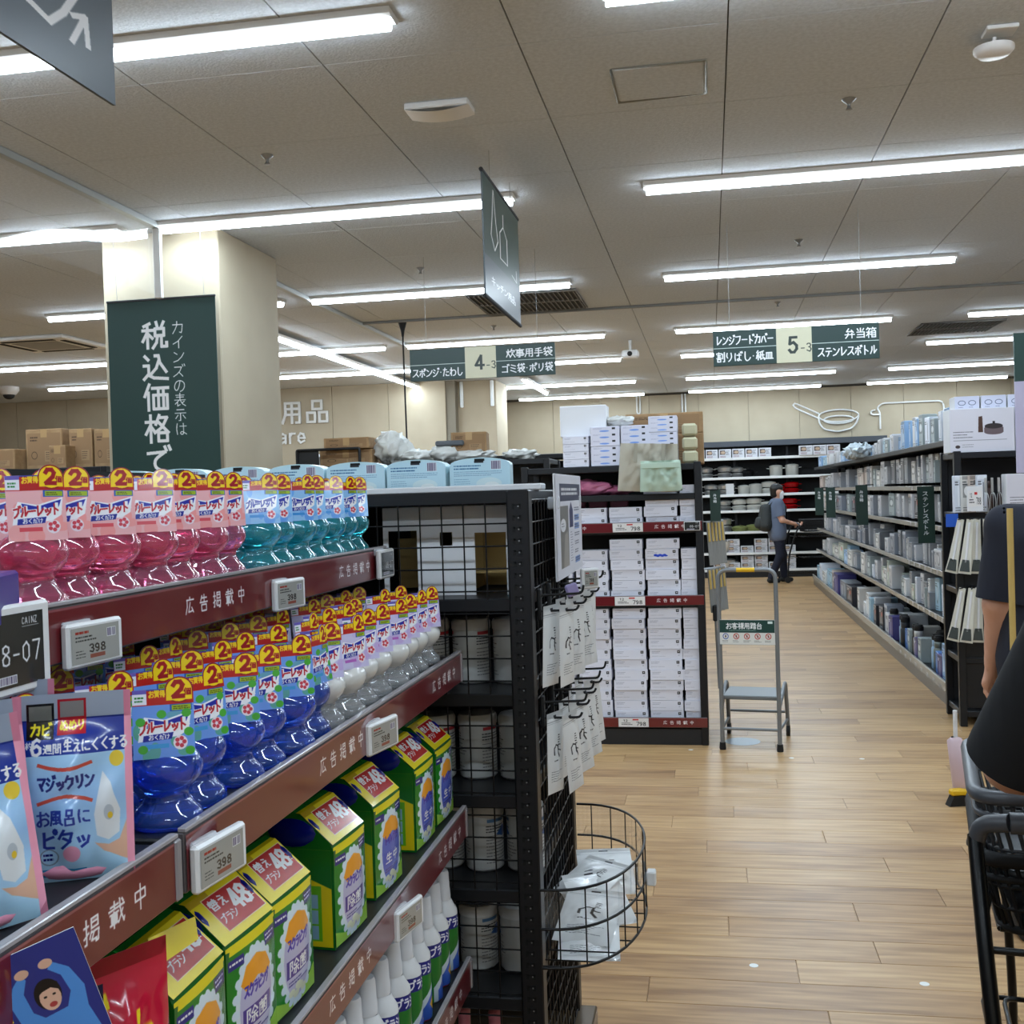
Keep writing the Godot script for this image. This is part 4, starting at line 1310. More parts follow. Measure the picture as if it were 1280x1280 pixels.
func build_far_left() -> void:
	rack("stock_rack", "black stock rack topped with cardboard boxes, left of the green banner", Vector3(-5.4, 0, -7.0), 2.5, 1.9, 0.6, [1.9, 1.45, 1.0, 0.5, 0.1], true)
	var bx := [[-5.02, 0.30, 0.15], [-4.72, 0.30, 0.29], [-4.54, 0.14, 0.16], [-4.43, 0.19, 0.28], [-4.23, 0.20, 0.27]]
	for i in 5: carton("brown cardboard box, %s from left on the rack left of banner" % od(i), Vector3(bx[i][0], 1.9, -7.16 - (0.12 if i in [1, 3, 4] else 0.0)), Vector3(bx[i][1] - 0.01, bx[i][2], 0.26), 0.0, "cardboard boxes left of the banner")
	for i in 7: single("white_carton", bxm(Vector3(0.17, 0.26, 0.3), 0.004), M["card"], "white upright box, %s from left on second shelf beside the banner" % od(i), "box", Vector3(-5.3 + i * 0.19, 1.45, -7.17), Vector3.ZERO, "white boxes under the cardboard")
	rack("stock_rack", "long black stock rack with bags and cartons, right of the beige column", Vector3(-2.2, 0, -7.9), 2.1, 1.87, 0.6, [1.87, 1.4, 0.95, 0.5, 0.1], true)
	var fr := thing("wire_frame_bin", "black open frame bin holding cartons beside the beige column", "bin", Vector3(-2.86, 1.87, -7.95))
	var w := 0.5
	part(fr, "front_frame", MB.new().tube(bend([Vector3(-w / 2, 0, 0), Vector3(-w / 2, 0.13, 0), Vector3(w / 2, 0.13, 0), Vector3(w / 2, 0, 0)], 0.01, 2), 0.012, 6).mesh(), M["black_metal"])
	part(fr, "side_panel", bxm(Vector3(0.16, 0.12, 0.01)), M["dark_metal"], Vector3(-0.16, 0, -0.01))
	carton("flat brown cardboard box, upper one in the black frame bin", Vector3(-2.72, 2.0, -8.1), Vector3(0.36, 0.085, 0.26))
	carton("brown cardboard box, lower one in the black frame bin", Vector3(-2.74, 1.87, -8.14), Vector3(0.42, 0.125, 0.26))
	single("paper_stack", MB.new().box(Vector3(0, 0.05, 0), Vector3(0.16, 0.10, 0.1), 0.003).mesh(), M["card"], "white paper bundle sticking up beside the beige column", "paper", Vector3(-3.06, 1.87, -8.2), Vector3(0.25, 0.1, 0))
	var bl := ["tall clear crumpled bag next to the frame bin", "low white bag right of the tall crumpled bag", "small white bag with grey contents on the stock rack", "flat white bag beside the single carton", "clear bag behind the blue packs, right of the carton"]
	var bp := [[-2.40, 0.13, 0.12], [-2.20, 0.14, 0.055], [-1.98, 0.14, 0.07], [-1.76, 0.16, 0.045], [-1.40, 0.13, 0.04]]
	for i in 5: single("plastic_bag", lump(11 + i, Vector3(bp[i][1], bp[i][2], 0.11), 0.6), flat("bag_white", Color(0.82, 0.82, 0.80), 0.25), bl[i], "bag", Vector3(bp[i][0], 1.87, -8.12), Vector3.ZERO)
	single("grey_bundle", MB.new().box(Vector3(0, 0.03, 0), Vector3(0.22, 0.04, 0.12), 0.01).mesh(), flat("grey_cloth", Color(0.35, 0.37, 0.39), 0.7), "grey strapped bundle lying on the white bags", "bundle", Vector3(-1.93, 1.985, -8.1))
	carton("single brown cardboard box standing right of the plastic bags", Vector3(-1.80, 1.93, -8.2), Vector3(0.27, 0.165, 0.25), 0.12)
	# dark rack seen edge-on between the end unit and the gloves
	var dk := rack("dark_rack", "dark rack with shelves seen behind the white information board", Vector3(-1.42, 0, -9.2), 1.0, 1.95, 0.5, [1.95, 1.62, 1.25, 0.9, 0.5, 0.1], true)
	for i in 4: single("stock_pack", MB.new().box(Vector3(0, 0.05, 0), Vector3(0.16, 0.10, 0.12), 0.012).mesh(), flat("stock%d" % (i % 2), [Color(0.62, 0.60, 0.38), Color(0.50, 0.46, 0.42)][i % 2], 0.5), "dull yellow and brown pack, %s from left on dark rack behind board" % od(i), "pack", Vector3(-1.72 + i * 0.2, 1.62, -9.38), Vector3.ZERO, "packs on the dark rack")

# ---------------------------------------------------------------- cookware wall at the far end
func pot(label: String, at: Vector3, r: float, h: float, m: Material, lid: Material, group: String) -> void:
	var o := thing("cooking_pot", label, "cooking pot", at, 0.0, group)
	var key := "pot%.3f_%.3f" % [r, h]
	if not shapes.has(key):
		shapes[key] = MB.new().lathe([Vector2(0, 0), Vector2(r * 0.86, 0), Vector2(r * 0.95, 0.012), Vector2(r, h), Vector2(r * 1.04, h + 0.004), Vector2(r * 0.97, h + 0.004), Vector2(r * 0.9, 0.02), Vector2(0, 0.02)], 18).mesh()
		shapes[key + "lid"] = MB.new().lathe([Vector2(r * 1.03, h + 0.004), Vector2(r * 0.9, h + 0.02), Vector2(r * 0.4, h + 0.034), Vector2(0, h + 0.036)], 18).mesh()
		shapes[key + "knob"] = MB.new().lathe([Vector2(0.008, h + 0.03), Vector2(0.008, h + 0.044), Vector2(0.02, h + 0.05), Vector2(0.018, h + 0.062), Vector2(0, h + 0.064)], 10).mesh()
		for s in [-1, 1]: shapes[key + "h%d" % s] = MB.new().tube(bend([Vector3(s * r * 0.95, h * 0.8, -0.04), Vector3(s * (r + 0.045), h * 0.84, -0.035), Vector3(s * (r + 0.045), h * 0.84, 0.035), Vector3(s * r * 0.95, h * 0.8, 0.04)], 0.02, 3), 0.007, 6).mesh()
	part(o, "body", shapes[key], m)
	part(o, "lid", shapes[key + "lid"], lid)
	part(o, "knob", shapes[key + "knob"], M["rubber"])
	for s in [-1, 1]: part(o, "handle", shapes[key + "h%d" % s], m)

func build_back_shelves() -> void:
	var Z := -20.02
	var o := thing("cookware_shelves", "tall dark cookware shelving along the rear wall with pale shelf edges", "shelving", Vector3(1.3, 0, Z))
	part(o, "back_panel", bxm(Vector3(3.6, 2.4, 0.02)), M["slot"], Vector3(0, 0.05, -0.42))
	part(o, "header", bxm(Vector3(3.6, 0.1, 0.3), 0.004), flat("header_grey", Color(0.25, 0.27, 0.30), 0.5), Vector3(0, 2.36, -0.2))
	part(o, "plinth", bxm(Vector3(3.6, 0.12, 0.42)), M["black_metal"], Vector3(0, 0, -0.21))
	for x in [-1.78, -0.84, 0.1, 1.0, 1.78]: part(o, "post", bxm(Vector3(0.04, 2.4, 0.05)), M["black_metal"], Vector3(x, 0, -0.40))
	var lv := [2.13, 1.78, 1.47, 1.18, 0.80, 0.42, 0.12]
	for y in lv:
		part(o, "shelf", bxm(Vector3(3.56, 0.025, 0.40)), M["dark_metal"], Vector3(0, y, -0.2))
		part(o, "shelf_edge", bxm(Vector3(3.56, 0.045, 0.012), 0.003), M["white_paint"], Vector3(0, y - 0.012, 0.006))
	var steel: Material = M["steel"]
	var wht := flat("enamel_white", Color(0.80, 0.80, 0.77), 0.25)
	var red := flat("enamel_red", Color(0.62, 0.05, 0.06), 0.25)
	var green := flat("enamel_green", Color(0.55, 0.58, 0.36), 0.3)
	var blk := flat("enamel_black", Color(0.08, 0.08, 0.085), 0.3)
	# shelf, x in the enlarged view, radius, height, stacked?, material
	var spec := [[1, 150, 0.115, 0.10, 1, steel], [1, 285, 0.125, 0.11, 1, steel], [1, 380, 0.11, 0.09, 1, steel], [1, 460, 0.11, 0.10, 0, blk], [1, 665, 0.118, 0.17, 0, wht], [1, 782, 0.118, 0.18, 0, wht],
		[2, 180, 0.12, 0.10, 1, steel], [2, 283, 0.13, 0.10, 1, steel], [2, 425, 0.11, 0.14, 0, wht], [2, 512, 0.12, 0.16, 0, wht], [2, 608, 0.13, 0.12, 1, wht], [2, 690, 0.10, 0.10, 0, red], [2, 775, 0.13, 0.10, 1, red],
		[3, 273, 0.13, 0.10, 1, steel], [3, 388, 0.13, 0.11, 1, wht], [3, 496, 0.14, 0.12, 1, wht], [3, 592, 0.13, 0.12, 0, wht], [3, 755, 0.15, 0.10, 1, red],
		[4, 270, 0.14, 0.14, 1, steel], [4, 390, 0.15, 0.07, 0, green], [4, 495, 0.15, 0.09, 0, green], [4, 620, 0.14, 0.08, 0, blk], [5, 290, 0.15, 0.20, 0, steel], [6, 285, 0.15, 0.16, 0, steel]]
	var names := {steel: "shiny steel", wht: "white enamel", red: "red enamel", green: "olive green", blk: "black"}
	var on := ["", "second", "third", "fourth", "fifth", "sixth", "lowest"]
	var cnt := {}
	for s in spec:
		var x: float = -0.27 + (860 + s[1] / 5.818 - 870) * 0.01395
		var nm: String = names[s[5]]
		var k: String = nm + on[s[0]]
		for j in s[4] + 1:
			cnt[k] = cnt.get(k, 0) + 1
			var lb := "%s cooking pot, %s from left on %s shelf of rear wall" % [nm, od(cnt[k] - 1), on[s[0]]]
			if s[4] == 1: lb = "%s cooking pot, %s of pile %s on %s rear shelf" % [nm, ["bottom", "top"][j], ORD[(cnt[k] - 1) / 2], on[s[0]]]
			pot(lb, Vector3(x, lv[s[0]] + 0.026 + j * (s[3] + 0.07) * (0.62 if s[4] else 1.0), Z - 0.19), s[2], s[3] * (0.62 if s[4] else 1.0), s[5], s[5], "pots on the rear shelves")
	for i in 6: cook_box("white printed cookware box, %s from left on top rear shelf" % od(i), Vector3(-0.18 + i * 0.235, lv[0] + 0.026, Z - 0.16), Vector3(0.215, 0.165, 0.2), "boxes on the top rear shelf")
	for r in 2:
		for i in 7:
			if i == 0: continue
			for j in 2 if (i + r) % 3 else 1:
				cook_box("white cookware box, %s of column %s on %s rear shelf" % [["lower", "upper"][j], od(i - 1), ["sixth", "lowest"][r]], Vector3(-0.10 + i * 0.245, lv[5 + r] + 0.026 + j * 0.125, Z - 0.15), Vector3(0.225, 0.118, 0.2), "boxes on the lower rear shelves")
	var cd := thing("notice_card", "white notice card standing between pots on the third rear shelf", "card", Vector3(0.36, lv[2] + 0.026, Z - 0.06))
	part(cd, "card", bxm(Vector3(0.14, 0.2, 0.006)), M["card"])
	for i in 3: cook_box("cookware box showing a brown pan, %s from left at far aisle end" % od(i), Vector3(1.70 + i * 0.235, 2.16, Z - 0.05), Vector3(0.225, 0.17, 0.2), "pan picture boxes at the aisle end")

func cook_box(label: String, at: Vector3, s: Vector3, group: String) -> void:
	var o := thing("cookware_box", label, "box", at, 0.0, group)
	part(o, "body", bxm(s, 0.003), M["card"])
	part(o, "print", face(s.x * 0.97, s.y * 0.95), printed("cook_box", 0.5), Vector3(0, s.y / 2, s.z / 2 + 0.0006))
# ---------------------------------------------------------------- the long run of kitchen goods on the right
func goods(cell: int, s: Vector3) -> ArrayMesh:   # a packet whose front shows one face of the printed sheet
	var key := ["goods", cell, s]
	if not shapes.has(key):
		var b := MB.new().box(Vector3(0, s.y / 2, -s.z / 2), s, minf(0.004, s.z * 0.2))
		var r := Rect2((cell % 4) * 0.25 + 0.004, (cell / 4) * 0.25 + 0.004, 0.242, 0.242)
		for i in b.v.size():
			var fr := b.n[i].z > 0.9
			b.t[i] = r.position + (Vector2((b.v[i].x / s.x + 0.5) * r.size.x, (1.0 - b.v[i].y / s.y) * r.size.y) if fr else Vector2(0.012, 0.10))
		shapes[key] = b.mesh()
	return shapes[key]

func flask(key: String, r: float, h: float) -> ArrayMesh:
	if not shapes.has(key): shapes[key] = MB.new().lathe([Vector2(0, 0), Vector2(r * 0.92, 0), Vector2(r, 0.006), Vector2(r, h * 0.70), Vector2(r * 0.8, h * 0.76), Vector2(r * 0.8, h * 0.78), Vector2(r * 0.86, h * 0.79), Vector2(r * 0.86, h * 0.97), Vector2(r * 0.7, h), Vector2(0, h)], 16).mesh()
	return shapes[key]

func build_right_run() -> void:
	var X := 1.64
	var ZN := -8.0
	var L := 10.4
	var o := thing("kitchen_shelving", "long dark kitchen goods shelving down the right of the aisle", "shelving", Vector3(X, 0, ZN))
	part(o, "plinth", MB.new().box(Vector3(0.24, 0.05, -L / 2), Vector3(0.50, 0.1, L)).mesh(), flat("plinth_grey", Color(0.42, 0.41, 0.39), 0.35, 0.4), Vector3.ZERO)
	part(o, "base_edge", MB.new().box(Vector3(-0.015, 0.135, -L / 2), Vector3(0.02, 0.07, L), 0.004).mesh(), flat("edge_grey", Color(0.60, 0.58, 0.54), 0.25))
	part(o, "back_panel", MB.new().box(Vector3(0.47, 1.0, -L / 2), Vector3(0.03, 1.86, L)).mesh(), M["slot"])
	var lv := [1.90, 1.57, 1.26, 0.92, 0.58, 0.13]
	var dp := [0.40, 0.34, 0.36, 0.38, 0.40, 0.46]
	for k in 6:
		part(o, "shelf", MB.new().box(Vector3(0.46 - dp[k] / 2, -0.012, -L / 2), Vector3(dp[k], 0.022, L), 0.003).mesh(), M["black_metal"], Vector3(0, lv[k], 0))
		if k < 5: part(o, "ticket_rail", MB.new().box(Vector3(0.46 - dp[k] - 0.006, -0.014, -L / 2), Vector3(0.012, 0.042, L), 0.003).mesh(), M["black_metal"] if k == 0 else M["edge_grey"], Vector3(0, lv[k], 0))
	for i in 13: part(o, "post", bxm(Vector3(0.05, 1.92, 0.035), 0.003), M["black_metal"], Vector3(0.44, 0, -0.02 - i * 0.86))
	part(o, "end_post", bxm(Vector3(0.035, 1.92, 0.05), 0.003), M["black_metal"], Vector3(0.02, 0, -0.02))
	# tickets clipped along the rails near the end
	for k in range(1, 6):
		for i in 9:
			var xx: float = (X + 0.46 - dp[k] - 0.0135) if k < 5 else X - 0.026
			single("shelf_ticket", face(0.075, 0.036), printed("shelf_label", 0.4), "small shelf ticket, %s from near end along rail %s of right-hand shelving" % [od(i), ORD[k - 1]], "ticket", Vector3(xx, lv[k] - 0.013, ZN - 0.12 - i * 0.24), Vector3(0, -PI / 2, 0), "tickets on the right-hand rails")
	# goods, one thing each
	var tones := ["grey", "dark grey", "off-white", "charcoal", "pale blue", "blue", "white", "grey-green", "beige", "black", "light blue", "plain white", "taupe", "purple", "olive-white", "slate"]
	var sets := [[4, 6, 10, 4, 11, 6, 0, 7], [0, 2, 1, 8, 3, 7, 0, 2, 15], [1, 0, 2, 15, 9, 0, 7, 12], [2, 1, 0, 15, 3, 1, 2, 0], [4, 0, 7, 2, 6, 10, 14, 1, 11], [5, 10, 7, 2, 13, 1, 15, 6, 9, 11, 0, 12]]
	var kinds := ["boxed kitchen tool", "hanging blister pack", "hanging blister pack", "upright packet", "lunch pack", "boxed flask"]
	var fl_m := [flat("flask0", Color(0.55, 0.66, 0.76), 0.3), flat("flask1", Color(0.80, 0.80, 0.78), 0.3), flat("flask2", Color(0.16, 0.17, 0.18), 0.3), flat("flask3", Color(0.45, 0.48, 0.46), 0.3, 0.5)]
	var fl_n := ["blue-grey", "white", "black", "steel grey"]
	for k in 6:
		var z := ZN - 0.09
		var i := 0
		var clear: float = (lv[k - 1] - lv[k] - 0.05) if k > 0 else 0.5
		while z > ZN - L + 0.35:
			var dist := -z
			var w := rng.randf_range(0.07, 0.15)
			if dist > 10.2: w = rng.randf_range(0.12, 0.24)
			if dist > 13.2: w = rng.randf_range(0.28, 0.5)
			var h: float = minf(clear * 0.88, [0.26, 0.24, 0.25, 0.22, 0.23, 0.25][k] * rng.randf_range(0.6, 1.15))
			if k == 0: h = (0.24 if dist < 10.5 else 0.16) * rng.randf_range(0.8, 1.15)
			var d := 0.0
			var back := rng.randf_range(0.0, 0.05) if rng.randf() < 0.75 else rng.randf_range(0.05, 0.13)
			d = rng.randf_range(0.10, minf(0.28, dp[k] - back - 0.06))
			var xf: float = X + 0.46 - dp[k] + back + 0.004
			var where := "%s from near end, %s shelf of right-hand shelving" % [od(i), ["top", "second", "third", "fourth", "fifth", "bottom"][k]]
			if k == 5 and i in [7, 8, 9, 10, 13, 14, 18, 19, 20, 23]:
				var q := i % 4
				var r := minf(w * 0.45, 0.045)
				var b := thing("flask", "%s drinking flask, %s" % [fl_n[q], where], "flask", Vector3(xf + r, lv[k], z - r), 0.0, "flasks on the bottom shelf")
				part(b, "body", flask("flask%.2f" % r, r, 0.23), fl_m[q])
				part(b, "lid", flask("lid%.2f" % r, r * 0.9, 0.05), M["rubber"], Vector3(0, 0.225, 0))
				z -= r * 2 + 0.012
			else:
				var c: int = sets[k][rng.randi() % sets[k].size()]
				if k == 5 and i < 7: c = [5, 10, 5, 4, 13, 5, 4][i]
				if k == 4 and i < 8 and i % 3: c = [4, 10, 6][i % 3]
				var s := Vector3(snappedf(w, 0.01), snappedf(h, 0.02), snappedf(d, 0.04))
				var y: float = lv[k]
				if k in [1, 2] and dist < 12: y += clear * 0.10
				single("kitchen_packet", goods(c, s), printed("goods", 0.4), "%s %s, %s" % [tones[c], kinds[k], where], "packet", Vector3(xf, y, z - w / 2), Vector3(0, -PI / 2 + rng.randf_range(-0.12, 0.12) * minf(1.0, 0.1 / w), 0), "goods on %s shelf at right" % ["the top", "the second", "the third", "the fourth", "the fifth", "the bottom"][k])
				z -= w + 0.012
			i += 1
	# clear bags on the top shelf
	for i in 3: single("clear_bag", lump(31 + i, Vector3(0.11, 0.08, 0.12), 0.9), flat("bag_pale", Color(0.70, 0.74, 0.76), 0.2), "pale crumpled bag, %s one along the top of right-hand shelving" % od(i), "bag", Vector3(X + 0.02, 1.90, -12.6 - i * 0.3))
	# green name plates that stick out into the aisle
	var pl := [[-8.45, 1.575, 0.12, 0.42, "side_sign", "dark green upright plate lettered for steel bottles"], [-11.9, 1.60, 0.12, 0.42, "side_sign_2", "dark green upright plate, second one along the right-hand shelving"], [-14.9, 1.58, 0.12, 0.40, "side_sign_2", "dark green upright plate, third one along the right-hand shelving"], [-16.4, 1.58, 0.12, 0.40, "side_sign_2", "dark green upright plate, farthest one along the right-hand shelving"]]
	for p in pl:
		var t := thing("category_plate", p[5], "sign plate", Vector3(X - 0.075, p[1], p[0]))
		part(t, "plate", MB.new().box(Vector3(0, -p[3] / 2, -0.003), Vector3(p[2], p[3], 0.005)).mesh(), M["green_sign"])
		part(t, "plate_face", face(p[2], p[3]), printed(p[4], 0.45), Vector3(0, -p[3] / 2, 0.0006))
		part(t, "bracket", rod(Vector3(0.04, 0.0, 0), Vector3(0.12, 0.0, 0), 0.005), M["black_metal"])
	# end of the run, facing the viewer
	var ec := rack("end_display", "black end display of pan boxes and hanging kitchen tools, far right", Vector3(2.1, 0, -7.5), 1.06, 1.80, 0.45, [1.79, 1.40, 0.9, 0.45, 0.1], true)
	part(ec, "tool_panel", bxm(Vector3(0.40, 1.3, 0.012)), M["black_metal"], Vector3(-0.30, 0.12, -0.03))
	for i in 3:
		var b := thing("pan_box", "big white box picturing a lidded pan, %s from left on end display" % od(i), "box", Vector3(1.755 + i * 0.41, 1.79, -7.64), 0.0, "pan boxes on the end display")
		part(b, "body", bxm(Vector3(0.40, 0.285, 0.2), 0.004), M["card"])
		part(b, "print", face(0.395, 0.28), printed("pan_box", 0.4), Vector3(0, 0.1425, 0.1008))
	for i in 3:
		var b := thing("small_pan_box", "small pale box with two ring drawings, %s from left above pan boxes" % od(i), "box", Vector3(1.68 + i * 0.165, 2.076, -7.68), 0.0, "small boxes above the pan boxes")
		part(b, "body", bxm(Vector3(0.155, 0.085, 0.16), 0.003), M["card"])
		part(b, "print", face(0.152, 0.083), printed("small_pan_box", 0.4), Vector3(0, 0.0425, 0.0808))
	for i in 5:
		var b := flask("rolling", 0.028, 0.20)
		single("pepper_mill", b, flat("mill_brown", Color(0.22, 0.13, 0.10), 0.4), "brown wooden mill, %s from left in the dark shelf under pan boxes" % od(i), "mill", Vector3(1.72 + i * 0.085, 1.40, -7.62), Vector3.ZERO, "brown mills under the pan boxes")
	var pb := thing("pan_box", "white pan box on the lower end shelf behind the navy shirt", "box", Vector3(2.03, 1.36, -7.42))
	part(pb, "body", bxm(Vector3(0.36, 0.28, 0.12), 0.004), M["card"])
	part(pb, "print", face(0.355, 0.275), printed("pan_box", 0.4), Vector3(0, 0.14, 0.0608))
	for i in 4: single("tool_packet", goods([6, 2, 8, 6][i], Vector3(0.07, 0.24, 0.03)), printed("goods", 0.4), "slim white tool packet, %s from left on end display panel" % od(i), "packet", Vector3(1.585 + i * 0.045, 1.40, -7.44 + i * 0.008), Vector3(0, 0.3, 0), "slim packets on the end panel")
	# whisks
	for i in 3:
		var t := thing("whisk", "wire whisk hanging on end display, %s from left" % od(i), "whisk", Vector3(1.74 + i * 0.04, 1.62, -7.42))
		part(t, "handle", MB.new().tube([Vector3(0, 0, 0), Vector3(0, -0.09, 0)], 0.008, 8).mesh(), M["steel"])
		var ws := MB.new()
		for q in 4:
			var a := PI * q / 4
			var loop := []
			for u in 9:
				var b := PI * u / 8
				loop.append(Vector3(cos(a) * 0.022 * sin(TAU * u / 16.0) * (1 if u < 8 else 1), -0.09 - 0.07 * (1 - cos(b)), sin(a) * 0.022 * sin(b)))
			ws.tube(loop, 0.0015, 4)
		part(t, "wires", ws.mesh(), M["steel"])
	# bagged turners, two tiers on hooks
	for r in 2:
		for i in 5:
			var t := thing("bagged_turner", "white bagged turner with grey blade, %s from left in %s tier" % [od(i), ["upper", "lower"][r]], "kitchen turner", Vector3(1.575 + i * 0.048, [1.36, 0.92][r], -7.37 + (i % 2) * 0.035), -0.55 + i * 0.3, "bagged turners on the end display")
			t.rotation.z = [-0.20, -0.12, -0.04, 0.04, 0.12][i]
			part(t, "sleeve", MB.new().prism(PackedVector2Array([v(-0.020, 0), v(0.020, 0), v(0.031, -0.26), v(0.039, -0.35), v(-0.039, -0.35), v(-0.031, -0.26)]), 0.012).mesh(), flat("sleeve_cream", Color(0.82, 0.81, 0.76), 0.3))
			part(t, "handle", MB.new().box(Vector3(0, -0.15, 0.008), Vector3(0.014, 0.26, 0.008), 0.002).mesh(), M["card"])
			part(t, "blade", MB.new().prism(PackedVector2Array([v(-0.020, -0.26), v(0.020, -0.26), v(0.030, -0.335), v(-0.030, -0.335)]), 0.006).mesh(), flat("blade_grey", Color(0.26, 0.29, 0.29), 0.3), Vector3(0, 0, 0.009))
			part(t, "hook", rod(Vector3(0, 0.0, -0.17), Vector3(0, 0.0, 0.05), 0.004), M["black_metal"])
	var pc := thing("price_card", "white price card hanging among the whisks on the end display", "price card", Vector3(1.66, 1.49, -7.36), 0.15)
	part(pc, "card", bxm(Vector3(0.10, 0.16, 0.003)), M["card"], Vector3(0, -0.08, 0))
	part(pc, "print", face(0.09, 0.10), printed("ticket", 0.4), Vector3(0, 0.0, 0.0022))
	var bt := single("blue_tag", bxm(Vector3(0.075, 0.085, 0.004)), flat("blue_tag", Color(0.12, 0.33, 0.72), 0.4), "small blue tag fixed at the corner of the end display", "tag", Vector3(1.535, 1.31, -7.44))
	# banner at the right edge of the picture
	var bn := thing("end_banner", "dark green and lilac banner standing at the right edge", "banner", Vector3(1.83, 2.42, -6.75))
	part(bn, "green_field", MB.new().box(Vector3(0.135, -0.11, 0), Vector3(0.42, 0.28, 0.012)).mesh(), M["green_sign"])
	part(bn, "lilac_field", MB.new().box(Vector3(0.135, -0.515, 0), Vector3(0.42, 0.53, 0.012)).mesh(), flat("lilac", Color(0.72, 0.70, 0.80), 0.5))
	part(bn, "wire", rod(Vector3(0.2, 0.0, 0), Vector3(0.2, 0.98, 0), 0.002, 5), M["grey_metal"])
# ---------------------------------------------------------------- the glove display that closes the next aisle
func glove_box(label: String, at: Vector3, end_on: bool, blue: bool, turn: float, group: String) -> void:
	var o := thing("glove_box", label, "glove box", at, turn, group)
	var w := 0.128 if end_on else 0.207
	var d := 0.207 if end_on else 0.128
	part(o, "carton", bxm(Vector3(w, 0.0645, d), 0.0025), M["glove_card"])
	part(o, "print", face(w * 0.99, 0.063), printed("glove1" if blue else "glove0", 0.5), Vector3(0, 0.0322, d / 2 + 0.0006))

func red_rail(parent: Node3D, at: Vector3, l: float, turn: float, off: float, called := "price_rail") -> void:   # a strip with its insert and clear cover; length runs along its own x
	var o := part(parent, called, MB.new().box(Vector3(0, 0, -0.006), Vector3(l, 0.064, 0.010), 0.002).mesh(), flat("rail_back", Color(0.36, 0.34, 0.35), 0.4), at, Vector3(0, turn, 0))
	var u := l / 0.62
	var f := MB.new().quad(Vector3(-l / 2, -0.029, 0), Vector3(l / 2, -0.029, 0), Vector3(l / 2, 0.029, 0), Vector3(-l / 2, 0.029, 0), Rect2(off, 0, u, 1)).mesh()
	part(o, "red_insert", f, printed("rail", 0.28, 0.9), Vector3(0, 0, 0.0006))

